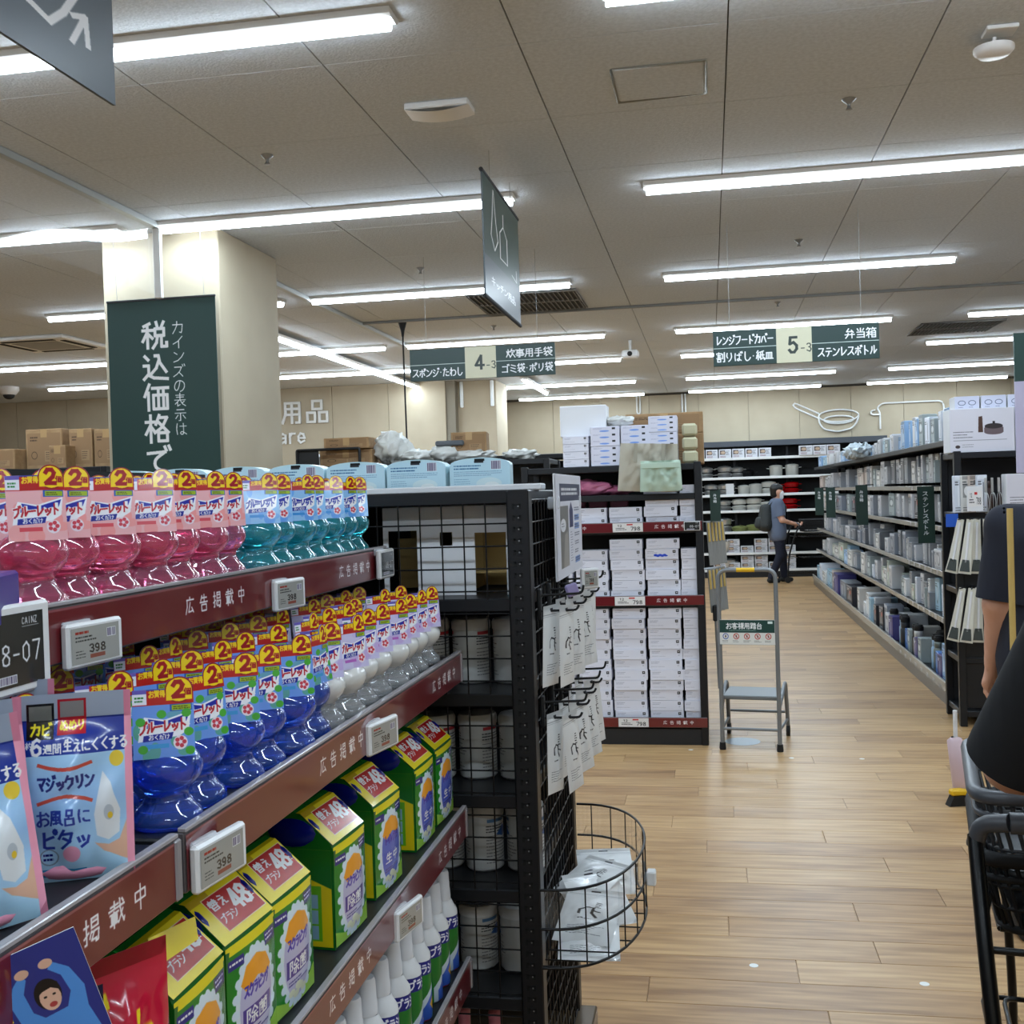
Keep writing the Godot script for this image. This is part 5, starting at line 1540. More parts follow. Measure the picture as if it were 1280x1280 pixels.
func build_glove_rack() -> void:
	flat("glove_card", Color(0.85, 0.85, 0.90), 0.55)
	var Z := -6.90
	var o := rack("glove_rack", "dark display rack with red rails stacked with white glove boxes", Vector3(-0.62, 0, Z), 1.14, 1.78, 0.55, [1.77, 1.585, 1.375, 0.91, 0.145], true)
	part(o, "plinth", bxm(Vector3(1.12, 0.10, 0.5)), M["dark_metal"], Vector3(0, 0, -0.26))
	part(o, "side_plate", bxm(Vector3(0.012, 1.7, 0.5)), M["black_metal"], Vector3(0.565, 0.05, -0.27))
	var ry := [1.378, 0.914, 0.145]
	for k in 3: red_rail(o, Vector3(0, ry[k], 0.012), 1.13, 0.0, [0.20, 0.20, 0.17][k])
	for k in 3:
		var t := thing("price_ticket", "white paper price ticket on the %s red rail of glove rack" % ["upper", "middle", "lowest"][k], "price ticket", Vector3(-0.515, ry[k], Z + 0.0146))
		part(t, "paper", bxm(Vector3(0.19, 0.056, 0.001)), M["card"], Vector3(0, -0.028, 0))
		part(t, "print", face(0.187, 0.054), printed("ticket", 0.45), Vector3(0, 0, 0.0012))
	var dk := thing("dark_label", "dark electronic label at the right of the upper glove rail", "shelf label", Vector3(-0.115, 1.378, Z + 0.0146))
	part(dk, "frame", bxm(Vector3(0.10, 0.058, 0.006), 0.002), M["white_plastic"], Vector3(0, -0.029, 0.002))
	part(dk, "screen", face(0.092, 0.05), printed("date_plate", 0.25), Vector3(0, 0, 0.0062))
	# columns of boxes: x, end-on, and how many on the bottom, middle and upper shelves
	var cols := [[-0.99, false, 11, 4, 2], [-0.755, false, 11, 5, 2], [-0.53, false, 11, 6, 2], [-0.305, false, 11, 6, 4], [-0.125, true, 11, 5, 4]]
	var base := [0.146, 0.911, 1.376]
	var bn := ["bottom", "middle", "upper"]
	for c in cols.size():
		for s in 3:
			var n: int = cols[c][2 + s]
			for i in n:
				var jx := rng.randf_range(-0.006, 0.006)
				var blue: bool = s == 1 and ((c == 1 and i == 2) or (c == 3 and i == 4))
				var d := 0.207 if cols[c][1] else 0.128
				glove_box("white %s box, %s from bottom, column %s, %s shelf of glove rack" % ["blue-picture glove" if blue else "glove", ORD[i], ["one", "two", "three", "four", "five"][c], bn[s]], Vector3(cols[c][0] + jx, base[s] + i * 0.0652, Z - 0.03 - d / 2 + rng.randf_range(-0.008, 0.006)), cols[c][1], blue, rng.randf_range(-0.02, 0.02), "white glove boxes on the %s shelf" % bn[s])
	# boxes on the top deck
	var tops := [[-0.835, 4, 0.048, 0.165], [-0.645, 2, 0.125, 0.185], [-0.455, 2, 0.125, 0.18], [-0.28, 3, 0.1, 0.18]]
	for c in 4:
		for i in tops[c][1]:
			var b := thing("end_box", "pale lilac box, %s from bottom in top-deck pile %s of glove rack" % [ORD[i], ["one", "two", "three", "four"][c]], "box", Vector3(tops[c][0], 1.772 + i * (tops[c][2] + 0.001), Z - 0.13), 0.0, "boxes on top of the glove rack")
			part(b, "carton", bxm(Vector3(tops[c][3], tops[c][2], 0.2), 0.003), M["glove_card"])
			part(b, "print", face(tops[c][3] * 0.97, tops[c][2] * 0.96), printed("glove_end" if c else "glove0", 0.5), Vector3(0, tops[c][2] / 2, 0.1006))
	single("white_box", bxm(Vector3(0.30, 0.20, 0.2), 0.004), M["card"], "large plain white box lying on top of the glove rack piles", "box", Vector3(-0.79, 1.968, Z - 0.2))
	single("plastic_bag", lump(51, Vector3(0.09, 0.035, 0.08), 0.5), flat("bag_white", Color(0.82, 0.82, 0.80), 0.25), "small white bag behind the pale boxes on the glove rack", "bag", Vector3(-0.56, 2.024, Z - 0.16))
	carton("brown cardboard box lying behind the tote bag on the glove rack", Vector3(-0.28, 1.772, Z - 0.39), Vector3(0.50, 0.20, 0.26))
	carton("flat brown cardboard box uppermost behind the tote bag", Vector3(-0.28, 1.973, Z - 0.39), Vector3(0.50, 0.135, 0.26))
	# tote bag and mint bag hanging in front of the deck
	var tb := thing("tote_bag", "grey-beige cloth bag hanging from the top of the glove rack", "bag", Vector3(-0.365, 1.90, Z + 0.03), 0.0)
	tb.rotation.z = -0.05
	part(tb, "cloth", drape(0.38, 0.30, 0.035, 3), flat("tote", Color(0.72, 0.70, 0.64), 0.9))
	for x in [-0.08, 0.09]: part(tb, "strap", MB.new().box(Vector3(x, -0.06, 0.04), Vector3(0.022, 0.12, 0.004)).mesh(), flat("tote_strap", Color(0.64, 0.62, 0.56), 0.9))
	var mb := thing("mint_bag", "pale mint cloth bag hanging in front of the beige one", "bag", Vector3(-0.295, 1.79, Z + 0.105))
	part(mb, "cloth", drape(0.26, 0.19, 0.025, 5), flat("mint", Color(0.72, 0.80, 0.73), 0.85))
	part(mb, "top_fold", MB.new().box(Vector3(0, -0.03, 0.03), Vector3(0.24, 0.035, 0.006), 0.002).mesh(), M["mint"])
	for i in 2: single("pink_pack", lump(61 + i, Vector3([0.17, 0.13][i], [0.05, 0.03][i], 0.1), 0.45), flat("pink_wrap", Color(0.86, 0.50, 0.64), 0.25), ["pink wrapped pack lying on the glove rack, left", "flatter pink wrapped pack beside the larger one"][i], "pack", Vector3([-0.80, -0.60][i], 1.586, Z - 0.16 - i * 0.05))
	for i in 3: single("pink_packet", bxm(Vector3(0.12, 0.085, 0.1), 0.008), flat("pink_dark", Color(0.62, 0.34, 0.44), 0.4), "pink packet behind the upper glove boxes, %s from left" % od(i), "packet", Vector3(-0.86 + i * 0.14, 1.507, Z - 0.22), Vector3.ZERO, "pink packets behind glove boxes")
	single("dark_basin", MB.new().lathe([Vector2(0, 0.0), Vector2(0.13, 0.0), Vector2(0.15, 0.08), Vector2(0.12, 0.12), Vector2(0, 0.14)], 20).mesh(), M["rubber"], "black domed basin on the shelf under the pink packs", "basin", Vector3(-0.47, 1.376, Z - 0.33))
	for i in 3: single("wrapped_cloth", MB.new().box(Vector3(0, 0.04, 0), Vector3(0.095, 0.078, 0.13), 0.014).mesh(), flat("cloth_cream", Color(0.72, 0.70, 0.58), 0.6), "cream wrapped cloth beside the tote bag, %s from bottom" % od(i), "cloth", Vector3(-0.115, 1.772 + i * 0.085, Z - 0.1), Vector3.ZERO, "cream cloths beside the tote")
	# brushes and gloves on the side facing the walkway
	var pl := thing("category_plate", "dark green upright plate on the side of the glove rack", "sign plate", Vector3(0.02, 1.60, Z - 0.12))
	part(pl, "plate", MB.new().box(Vector3(0.012, -0.10, -0.003), Vector3(0.065, 0.20, 0.005)).mesh(), M["green_sign"])
	part(pl, "plate_face", face(0.065, 0.20), printed("side_sign_2", 0.45), Vector3(0.012, -0.10, 0.0006))
	part(pl, "bracket", rod(Vector3(-0.05, 0, 0), Vector3(0.03, 0, 0), 0.004), M["black_metal"])
	for r in 2:
		for i in 5:
			var t := thing("brush_packet", "slim hanging brush packet, %s from left in the %s tier beside glove rack" % [od(i), ["upper", "lower"][r]], "brush", Vector3(-0.018 + i * 0.022, [1.40, 1.10][r], Z - 0.10 - i * 0.05), 0.3, "brush packets beside the glove rack")
			t.rotation.z = 0.06
			part(t, "sleeve", MB.new().box(Vector3(0, -0.14, 0), Vector3(0.026, 0.28, 0.008), 0.002).mesh(), flat("sleeve_grey", Color(0.56, 0.56, 0.55), 0.3))
			part(t, "handle", MB.new().box(Vector3(0, -0.07, 0.006), Vector3(0.014, 0.12, 0.006), 0.002).mesh(), M["wood_pole"])
			part(t, "hook", rod(Vector3(-0.055 - i * 0.02, 0, 0), Vector3(0.01, 0, 0), 0.003, 6), M["grey_metal"])
	var um := thing("folded_umbrella_bag", "dark slim long-handled tool hanging low beside the glove rack", "tool", Vector3(0.012, 0.80, Z - 0.1))
	part(um, "handle", rod(Vector3(0, 0.0, 0), Vector3(0.012, -0.46, 0), 0.007), M["grey_tube"])
	part(um, "head", MB.new().box(Vector3(0, 0.02, 0), Vector3(0.03, 0.10, 0.05), 0.006).mesh(), M["rubber"])

func drape(w: float, h: float, bulge: float, seed_at: int) -> ArrayMesh:   # a soft flat bag hanging from its top edge
	var f := FastNoiseLite.new()
	f.seed = seed_at
	f.frequency = 3.0
	var b := MB.new()
	for side in 2:
		var P := []
		for j in 13:
			var row := []
			for i in 17:
				var u := i / 16.0 - 0.5
				var q := j / 12.0
				var e := (1.0 - pow(absf(u) * 2, 4)) * (1.0 - pow(1.0 - q, 6)) * (1 - pow(maxf(0, 0.12 - q) / 0.12, 2) * 0.7)
				var zz: float = bulge * e * (0.7 + 0.8 * f.get_noise_2d(u * 1.3, q * 1.6)) + 0.012 * sin(u * 17 + q * 4 + seed_at) * e
				row.append(Vector3(u * w * (1.0 - 0.06 * q), -h * (1 - q), zz if side == 0 else -zz * 0.4))
			P.append(row)
		b.surf(16, 12, P, side == 1)
	return b.mesh()

# ---------------------------------------------------------------- step stool for customers
func build_ladder() -> void:
	var m: Material = M["grey_tube"]
	var o := thing("step_stool", "grey tubular step stool with tall handrail beside the glove rack", "step stool", Vector3(0.205, 0, -6.78), -0.14)
	var hw := 0.172
	part(o, "handrail_frame", MB.new().tube(bend([Vector3(-hw, 0.03, 0), Vector3(-hw, 1.105, 0), Vector3(hw, 1.105, 0), Vector3(hw, 0.03, 0)], 0.06, 6), 0.0135, 10).mesh(), m)
	part(o, "grip_band", MB.new().tube([Vector3(-0.06, 1.105, 0), Vector3(0.05, 1.105, 0)], 0.0142, 10).mesh(), M["yellow"])
	part(o, "step", MB.new().box(Vector3(0, 0.32, -0.17), Vector3(0.33, 0.025, 0.32), 0.005).mesh(), flat("step_plate", Color(0.44, 0.46, 0.47), 0.45, 0.3))
	for s in [-1, 1]:
		part(o, "rear_leg", MB.new().tube(bend([Vector3(s * hw, 0.26, 0), Vector3(s * (hw + 0.012), 0.36, -0.30), Vector3(s * (hw + 0.012), 0.36, -0.37), Vector3(s * (hw + 0.016), 0.07, -0.44)], 0.05, 5), 0.0125, 8).mesh(), m)
		part(o, "side_rail", rod(Vector3(s * hw, 0.13, 0), Vector3(s * (hw + 0.014), 0.11, -0.42), 0.009), m)
		part(o, "foot", MB.new().lathe([Vector2(0, 0), Vector2(0.019, 0), Vector2(0.021, 0.01), Vector2(0.018, 0.045), Vector2(0, 0.045)], 12).mesh(), M["rubber"], Vector3(s * hw, 0, 0))
		part(o, "caster", MB.new().tube([Vector3(s * (hw + 0.016) - 0.011, 0.036, -0.445), Vector3(s * (hw + 0.016) + 0.011, 0.036, -0.445)], 0.036, 16).mesh(), M["rubber"])
	part(o, "cross_bar", rod(Vector3(-hw, 0.13, 0), Vector3(hw, 0.13, 0), 0.009), m)
	part(o, "cross_bar", rod(Vector3(-hw, 0.16, -0.42), Vector3(hw, 0.16, -0.42), 0.009), m)
	part(o, "notice_plate", MB.new().box(Vector3(-0.006, 0.725, 0.010), Vector3(0.335, 0.152, 0.004), 0.001).mesh(), M["white_paint"])
	part(o, "notice_face", face(0.332, 0.15), printed("step_sign", 0.4), Vector3(-0.006, 0.725, 0.0126))
	var disc := MB.new().lathe([Vector2(0.5, 0), Vector2(0.5, 0.0008), Vector2(0, 0.0008)], 24).mesh()
	var st := single("floor_sticker", disc, flat("sticker", Color(0.55, 0.60, 0.63), 0.3), "round grey-blue sticker on the floor under the step stool", "sticker", Vector3(0.16, 0.0002, -7.02))
	st.scale = Vector3(0.22, 1, 0.22)
	var dots := [[Vector3(0.10, 0, -3.71), "left one near the wire basket"], [Vector3(0.63, 0, -3.63), "middle one of the open floor"], [Vector3(0.83, 0, -6.60), "right of the step stool"], [Vector3(0.43, 0, -6.60), "just right of the stool's foot"], [Vector3(-0.16, 0, -6.78), "at the foot of the glove rack"]]
	for d in dots:
		var s := single("floor_dot", disc, flat("dot", Color(0.86, 0.86, 0.84), 0.4), "small white round floor marker, %s" % d[1], "floor marker", d[0] + Vector3(0, 0.0002, 0))
		s.scale = Vector3(0.03, 1, 0.03)

# ---------------------------------------------------------------- the wire end unit with hooks and basket
func wire_grid(a: Vector3, du: Vector3, dv: Vector3, nu: int, nv: int, r := 0.0019) -> ArrayMesh:
	var b := MB.new()
	for i in nu + 1: b.tube([a + du * i / nu, a + du * i / nu + dv], r, 5, false, false)
	for j in nv + 1: b.tube([a + dv * j / nv, a + dv * j / nv + du], r, 5, false, false)
	return b.mesh()

func pillow(w: float, h: float, th: float, seed_at: int, flat_top := 0.12) -> ArrayMesh:   # a sealed pouch, hung from the middle of its top edge, print towards +z
	var f := FastNoiseLite.new()
	f.seed = seed_at
	f.frequency = 0.8
	var b := MB.new()
	for side in 2:
		var P := []
		for j in 15:
			var row := []
			for i in 11:
				var u := i / 10.0
				var q := j / 14.0
				var e := pow(sin(PI * u), 0.7) * pow(clampf(sin(PI * clampf(q / (1.0 - flat_top), 0, 1)), 0, 1), 0.6)
				var crumple := f.get_noise_2d(u * 4.0 + side * 9, q * 6.0) * th * 0.5 * e
				row.append(Vector3((u - 0.5) * w, -h * (1 - q), (th * 0.5 * e + crumple) * (1 if side == 0 else -1)))
			P.append(row)
		b.surf(10, 14, P, side == 1)
	return b.mesh()

func build_end_rack() -> void:
	var Z := -2.34
	var XR := -0.389
	var XL := -1.78
	var cx := (XR + XL) / 2
	var w := XR - XL
	var D := 0.64
	var top := 1.613
	var bm: Material = M["black_metal"]
	var o := thing("wire_end_unit", "black slotted-post shelving unit with wire grids at the aisle corner", "shelving", Vector3(cx, 0, Z))
	for s in [[w / 2 - 0.0245, -0.0245], [-w / 2 + 0.0245, -0.0245], [w / 2 - 0.0245, -D + 0.0245], [-w / 2 + 0.0245, -D + 0.0245]]:
		var p := part(o, "post", bxm(Vector3(0.049, top, 0.049), 0.003), bm, Vector3(s[0], 0, s[1]))
		if s[0] > 0 and s[1] > -0.1:
			var h := MB.new()
			var dt := MB.new()
			for k in 62:
				var y := 0.04 + k * 0.0252
				for q in [-0.0075, 0.0075]: h.box(Vector3(q - 0.002, y, 0.0246), Vector3(0.006, 0.012, 0.0012))
				h.box(Vector3(-0.002, y + 0.003, 0.0246), Vector3(0.016, 0.004, 0.0012))
				dt.box(Vector3(0.0015, y, 0.0252), Vector3(0.003, 0.003, 0.0014))
			part(p, "slots", h.mesh(), M["slot"]).set_meta("kind", "stuff")
			part(p, "rivets", dt.mesh(), M["grey_metal"]).set_meta("kind", "stuff")
	var lv := [1.613, 1.375, 1.165, 0.94, 0.73, 0.49, 0.12]
	for y in lv: part(o, "shelf", MB.new().box(Vector3(0, -0.015, -D / 2), Vector3(w - 0.05, 0.03, D - 0.02), 0.003).mesh(), bm, Vector3(0, y, 0))
	part(o, "plinth", MB.new().box(Vector3(0.022, 0.095, -D / 2 - 0.01), Vector3(w + 0.044, 0.19, D - 0.04), 0.004).mesh(), flat("plinth_brown", Color(0.42, 0.36, 0.29), 0.25, 0.3))
	part(o, "front_grid", wire_grid(Vector3(-w / 2 + 0.05, 0.2, -0.012), Vector3(w - 0.1, 0, 0), Vector3(0, 1.39, 0), 26, 28), M["wire"])
	part(o, "side_grid", wire_grid(Vector3(w / 2 - 0.004, 0.2, -0.06), Vector3(0, 0, -D + 0.12), Vector3(0, 1.39, 0), 11, 28), M["wire"])
	part(o, "back_panel", bxm(Vector3(w - 0.1, 1.5, 0.01)), M["slot"], Vector3(0, 0.1, -D + 0.05))
	single("card_tray", MB.new().box(Vector3(0, 0.008, 0), Vector3(1.2, 0.016, 0.07), 0.003).mesh(), M["card"], "long white card strip along the front of the end unit's top", "tray", Vector3(-1.0, top, Z - 0.30))
	# pale packs in a row on the top
	var arch := PackedVector2Array([v(-0.078, 0), v(0.078, 0), v(0.078, 0.068)])
	for k in 9: arch.append(v(0.078 * cos(PI * (k + 0.5) / 9.5) , 0.070 + 0.018 * sin(PI * (k + 0.5) / 9.5)))
	arch.append(v(-0.078, 0.068))
	var pm := MB.new().prism(arch, 0.06).mesh()
	for i in 8:
		var g := i < 2
		var t := thing("pale_pack", "%s pack with arched top, %s from left along the end unit" % ["pale green" if g else "pale blue", od(i)], "pack", Vector3(-1.716 + i * 0.1625, top, -2.75 + rng.randf_range(-0.012, 0.012)), rng.randf_range(-0.06, 0.06), "arched packs on the end unit")
		part(t, "body", MB.new().prism(arch, 0.06).mesh(), printed("pale_pack1" if g else "pale_pack0", 0.3))
		part(t, "hang_hole", MB.new().box(Vector3(0.0, 0.082, 0.0306), Vector3(0.026, 0.006, 0.0012), 0.0).mesh(), M["slot"])
	# white box with cut-out windows behind the grid
	var wb := thing("storage_box", "white cardboard box with window cut-outs behind the wire grid", "box", Vector3(-0.60, 1.376, -2.44))
	var fr := MB.new()
	for r in [[-0.150, 0.0, 0.012, 0.222], [-0.1380, 0.164, 0.069, 0.058], [-0.069, 0.0, 0.054, 0.222], [-0.015, 0.158, 0.03, 0.064], [-0.015, 0.0, 0.03, 0.124], [0.015, 0.0, 0.052, 0.222], [0.067, 0.155, 0.073, 0.067], [0.14, 0.0, 0.01, 0.222]]:
		fr.box(Vector3(r[0] + r[2] / 2, r[1] + r[3] / 2, 0), Vector3(r[2], r[3], 0.004))
	wb.scale.y = 0.92
	part(wb, "front_sheet", fr.mesh(), M["card"])
	part(wb, "top_sheet", bxm(Vector3(0.30, 0.003, 0.34)), M["card"], Vector3(0, 0.22, -0.17))
	part(wb, "liner", MB.new().box(Vector3(0, 0.11, -0.22), Vector3(0.29, 0.21, 0.004)).box(Vector3(-0.04, 0.11, -0.11), Vector3(0.004, 0.21, 0.2)).box(Vector3(0.04, 0.11, -0.11), Vector3(0.004, 0.21, 0.2)).box(Vector3(0.10, 0.055, -0.10), Vector3(0.10, 0.004, 0.18)).box(Vector3(-0.10, 0.075, -0.12), Vector3(0.10, 0.13, 0.004)).mesh(), flat("liner", Color(0.60, 0.50, 0.30), 0.8))
	# tubs of wipes
	var tub := MB.new().lathe([Vector2(0.043, 0.004), Vector2(0.0445, 0.008), Vector2(0.0445, 0.128), Vector2(0.043, 0.132)], 24).mesh()
	var cap := MB.new().lathe([Vector2(0.0465, 0.126), Vector2(0.0470, 0.142), Vector2(0.043, 0.150), Vector2(0.022, 0.152), Vector2(0, 0.152)], 24).mesh()
	var foot := MB.new().lathe([Vector2(0, 0), Vector2(0.040, 0), Vector2(0.0445, 0.005)], 24).mesh()
	for r in 4:
		for i in 4:
			var k := 0 if r < 2 else 1
			var x: float = [-0.565, -0.558, -0.545, -0.57][r] + (i - 2) * 0.098
			var t := thing("wipes_tub", "white wipes tub, %s from left on %s shelf behind the wire grid" % [od(i), ["second", "third", "fourth", "fifth"][r]], "tub", Vector3(x + 0.0, lv[2 + r], -2.50 - rng.randf_range(0, 0.02)), rng.randf_range(-0.3, 0.3), "wipes tubs behind the wire grid")
			part(t, "body", tub, printed("tub%d" % k, 0.35))
			part(t, "cap", cap, M["white_plastic"])
			part(t, "foot", foot, M["white_plastic"])
	# information board
	var ib := thing("info_board", "white information board with navy header clipped to side grid", "board", Vector3(-0.366, 1.52, -2.86), PI / 2)
	part(ib, "board", MB.new().box(Vector3(0, 0, -0.003), Vector3(0.52, 0.262, 0.005), 0.001).mesh(), M["card"])
	part(ib, "print", face(0.518, 0.26), printed("info_board", 0.35), Vector3(0, 0, 0.0006))
	for x in [-0.22, 0.22]: part(ib, "clip", MB.new().box(Vector3(x, 0.06, -0.01), Vector3(0.02, 0.03, 0.03), 0.003).mesh(), M["milky_film"])
	# hooks with hanging pouches
	for r in 2:
		for i in 4:
			var y: float = [1.375, 1.135][r]
			var z := -2.41 - i * 0.15
			var hk := thing("display_hook", "black double display hook, %s from front in the %s row of side grid" % [od(i), ["upper", "lower"][r]], "hook", Vector3(-0.386, y, z), 0.0, "hooks on the side grid")
			part(hk, "plate", MB.new().box(Vector3(0.004, -0.02, 0), Vector3(0.008, 0.07, 0.022), 0.002).mesh(), M["rubber"])
			part(hk, "upper_arm", MB.new().tube(bend([Vector3(0.004, 0, 0), Vector3(0.10, 0.004, 0), Vector3(0.104, 0.022, 0)], 0.008, 3), 0.003, 6).mesh(), M["rubber"])
			part(hk, "lower_arm", MB.new().tube(bend([Vector3(0.004, -0.035, 0), Vector3(0.088, -0.033, 0), Vector3(0.092, -0.022, 0)], 0.008, 3), 0.003, 6).mesh(), M["rubber"])
			for j in 2:
				var p := thing("hanging_pouch", "white hanging pouch, %s on hook %s of the %s row" % [["inner", "outer"][j], ["one", "two", "three", "four"][i], ["upper", "lower"][r]], "pouch", Vector3(-0.386 + 0.030 + j * 0.034, y - 0.033, z), PI / 2 - 0.30 - 0.35 * j + rng.randf_range(-0.25, 0.25), "white pouches on the side grid hooks")
				p.rotation.x = rng.randf_range(-0.02, 0.10)
				p.rotation.z = 0.03 + (0.05 + 0.12 * r) * j + rng.randf_range(-0.03, 0.03)
				part(p, "bag", pillow(0.058, 0.185, 0.012, 90 + i * 4 + r * 2 + j), printed("hook_pouch", 0.28, 0.4), Vector3(0, 0.012, 0))
	var es := thing("hook_label", "white electronic label on a hook of the upper row", "shelf label", Vector3(-0.285, 1.40, -2.56), 0.75)
	part(es, "frame", bxm(Vector3(0.05, 0.048, 0.012), 0.003), M["white_plastic"], Vector3(0, -0.024, 0))
	part(es, "screen", face(0.038, 0.036), printed("shelf_label", 0.25), Vector3(0, 0, 0.0066))
	single("lilac_clip", MB.new().box(Vector3(0, 0, 0), Vector3(0.03, 0.03, 0.012), 0.004).mesh(), flat("lilac_clip", Color(0.62, 0.58, 0.76), 0.3), "small lilac plastic clip left of the hook label", "clip", Vector3(-0.325, 1.375, -2.54), Vector3(0, 0.4, 0.3))
	# half-round wire basket
	var bk := thing("wire_basket", "half-round black wire basket hung on the side grid", "basket", Vector3(-0.386, 0.575, -2.645))
	var half := func(y: float) -> Array:
		var q := []
		for k in 25: q.append(Vector3(0.205 * pow(sin(PI * k / 24.0), 0.8), y, 0.33 * cos(PI * k / 24.0)))
		return q
	for y in [0.0, 0.085, 0.17]: part(bk, "ring", MB.new().tube(half.call(y), 0.0032, 6).mesh(), M["wire"])
	var ring: Array = half.call(0.0)
	for k in range(1, 24, 2): part(bk, "upright", rod(ring[k], ring[k] + Vector3(0, 0.17, 0), 0.0018, 6), M["wire"])
	for k in range(1, 12): 
		var zz := 0.33 * cos(PI * k / 12.0)
		part(bk, "floor_wire", rod(Vector3(0, 0, zz), Vector3(0.205 * pow(sin(PI * k / 12.0), 0.8), 0, zz), 0.0018, 6), M["wire"])
	var lin := MB.new()
	for k in 24: lin.quad(half.call(0.085)[k] * Vector3(0.97, 1, 0.97), half.call(0.085)[k + 1] * Vector3(0.97, 1, 0.97), half.call(0.168)[k + 1] * Vector3(0.97, 1, 0.97), half.call(0.168)[k] * Vector3(0.97, 1, 0.97))
	part(bk, "liner", lin.mesh(), M["clear"])
	part(bk, "price_clip", MB.new().box(Vector3(0.222, 0.10, 0.03), Vector3(0.022, 0.034, 0.03), 0.003).mesh(), M["white_plastic"])
	var tilt := [[Vector3(0.085, 0.012, 0.18), 0.1, -1.35], [Vector3(0.095, 0.026, 0.02), 0.5, -1.30], [Vector3(0.08, 0.045, -0.14), -0.4, -1.2], [Vector3(0.10, 0.062, 0.06), 0.55, -0.95], [Vector3(0.08, 0.05, 0.14), -0.2, -1.05], [Vector3(0.10, 0.072, -0.10), 0.2, -1.1], [Vector3(0.07, 0.09, 0.0), -0.6, -1.25]]
	for i in tilt.size():
		var t := thing("loose_pouch", "white pouch lying in the wire basket, %s from the bottom" % od(i), "pouch", Vector3(-0.386, 0.575, -2.645) + tilt[i][0], 0.0, "white pouches in the wire basket")
		t.basis = Basis(Vector3.UP, tilt[i][1]) * Basis(Vector3.RIGHT, tilt[i][2])
		t.position.y -= 0.012
		part(t, "bag", pillow(0.14, 0.155, 0.022, 140 + i), printed("hook_pouch", 0.28, 0.4), Vector3(0, 0.085, 0))
# ---------------------------------------------------------------- the cleaning-goods shelves in the foreground
func shelf_label(label: String, at: Vector3, w: float, h: float, dark: bool, lean := 0.0) -> void:
	var o := thing("shelf_label", label, "shelf label", at, PI / 2 - lean)
	o.rotation.x = 0.0
	part(o, "frame", MB.new().box(Vector3(0, 0, 0.004), Vector3(w, h, 0.011), 0.003).mesh(), M["white_plastic"])
	part(o, "screen", face(w * 0.86, h * 0.80), printed("date_plate" if dark else "shelf_label", 0.14, 0.5), Vector3(-w * 0.02, 0, 0.0101))
	part(o, "clip", MB.new().box(Vector3(-w * 0.2, h * 0.42, -0.003), Vector3(w * 0.5, h * 0.24, 0.008), 0.002).mesh(), M["milky_film"])

func tank_bottle(k: int) -> Node3D:
	var names := ["pink", "teal", "blue", "white"]
	var o := thing("tank_cleaner", "", "cleaner bottle")
	var f := 0.9
	var prof := []
	for p in [[0.0, 0.0], [0.031, 0.0], [0.0365, 0.003], [0.0385, 0.010], [0.0345, 0.020], [0.0265, 0.030], [0.0225, 0.038], [0.0235, 0.044], [0.030, 0.051], [0.0365, 0.060], [0.0392, 0.069], [0.0385, 0.078], [0.033, 0.088], [0.024, 0.097], [0.016, 0.104], [0.013, 0.118], [0.0, 0.118]]: prof.append(Vector2(p[0], p[1] * f))
	if k == 3:
		part(o, "bottle_base", MB.new().lathe(prof.slice(0, 8), 26, 1.0, 0.86).mesh(), M["clear_gel"])
		part(o, "bottle_body", MB.new().lathe(prof.slice(7), 26, 1.0, 0.86).mesh(), M["white_gel"])
	else:
		part(o, "bottle_body", MB.new().lathe(prof, 26, 1.0, 0.86).mesh(), M[["pink_gel", "teal_gel", "blue_gel", ""][k]])
	# hanging card with its raised round badge, bowed a little around the neck
	var out := PackedVector2Array([v(0, 170), v(128, 170), v(128, 30)])
	for i in 13: out.append(v(98 + 30 * cos(PI * i / 12.0), 28 - 28 * sin(PI * i / 12.0)))
	out.append(v(68, 24))
	out.append(v(0, 24))
	var q := PackedVector2Array()
	for p in out: q.append(v((p.x - 64) / 128.0 * 0.062, (170 - p.y) / 170.0 * 0.084))
	var m := MB.new().prism(q, 0.0012)
	for i in m.v.size(): m.v[i].z -= m.v[i].x * m.v[i].x * 5.0
	part(o, "card", m.mesh(), printed("tank%d" % k, 0.25, 0.5), Vector3(0, 0.080, 0.0315), Vector3(-0.13, 0, 0))
	part(o, "cap", MB.new().lathe([Vector2(0.0135, 0.1), Vector2(0.0135, 0.118), Vector2(0, 0.119)], 14).mesh(), M["white_plastic"])
	return o

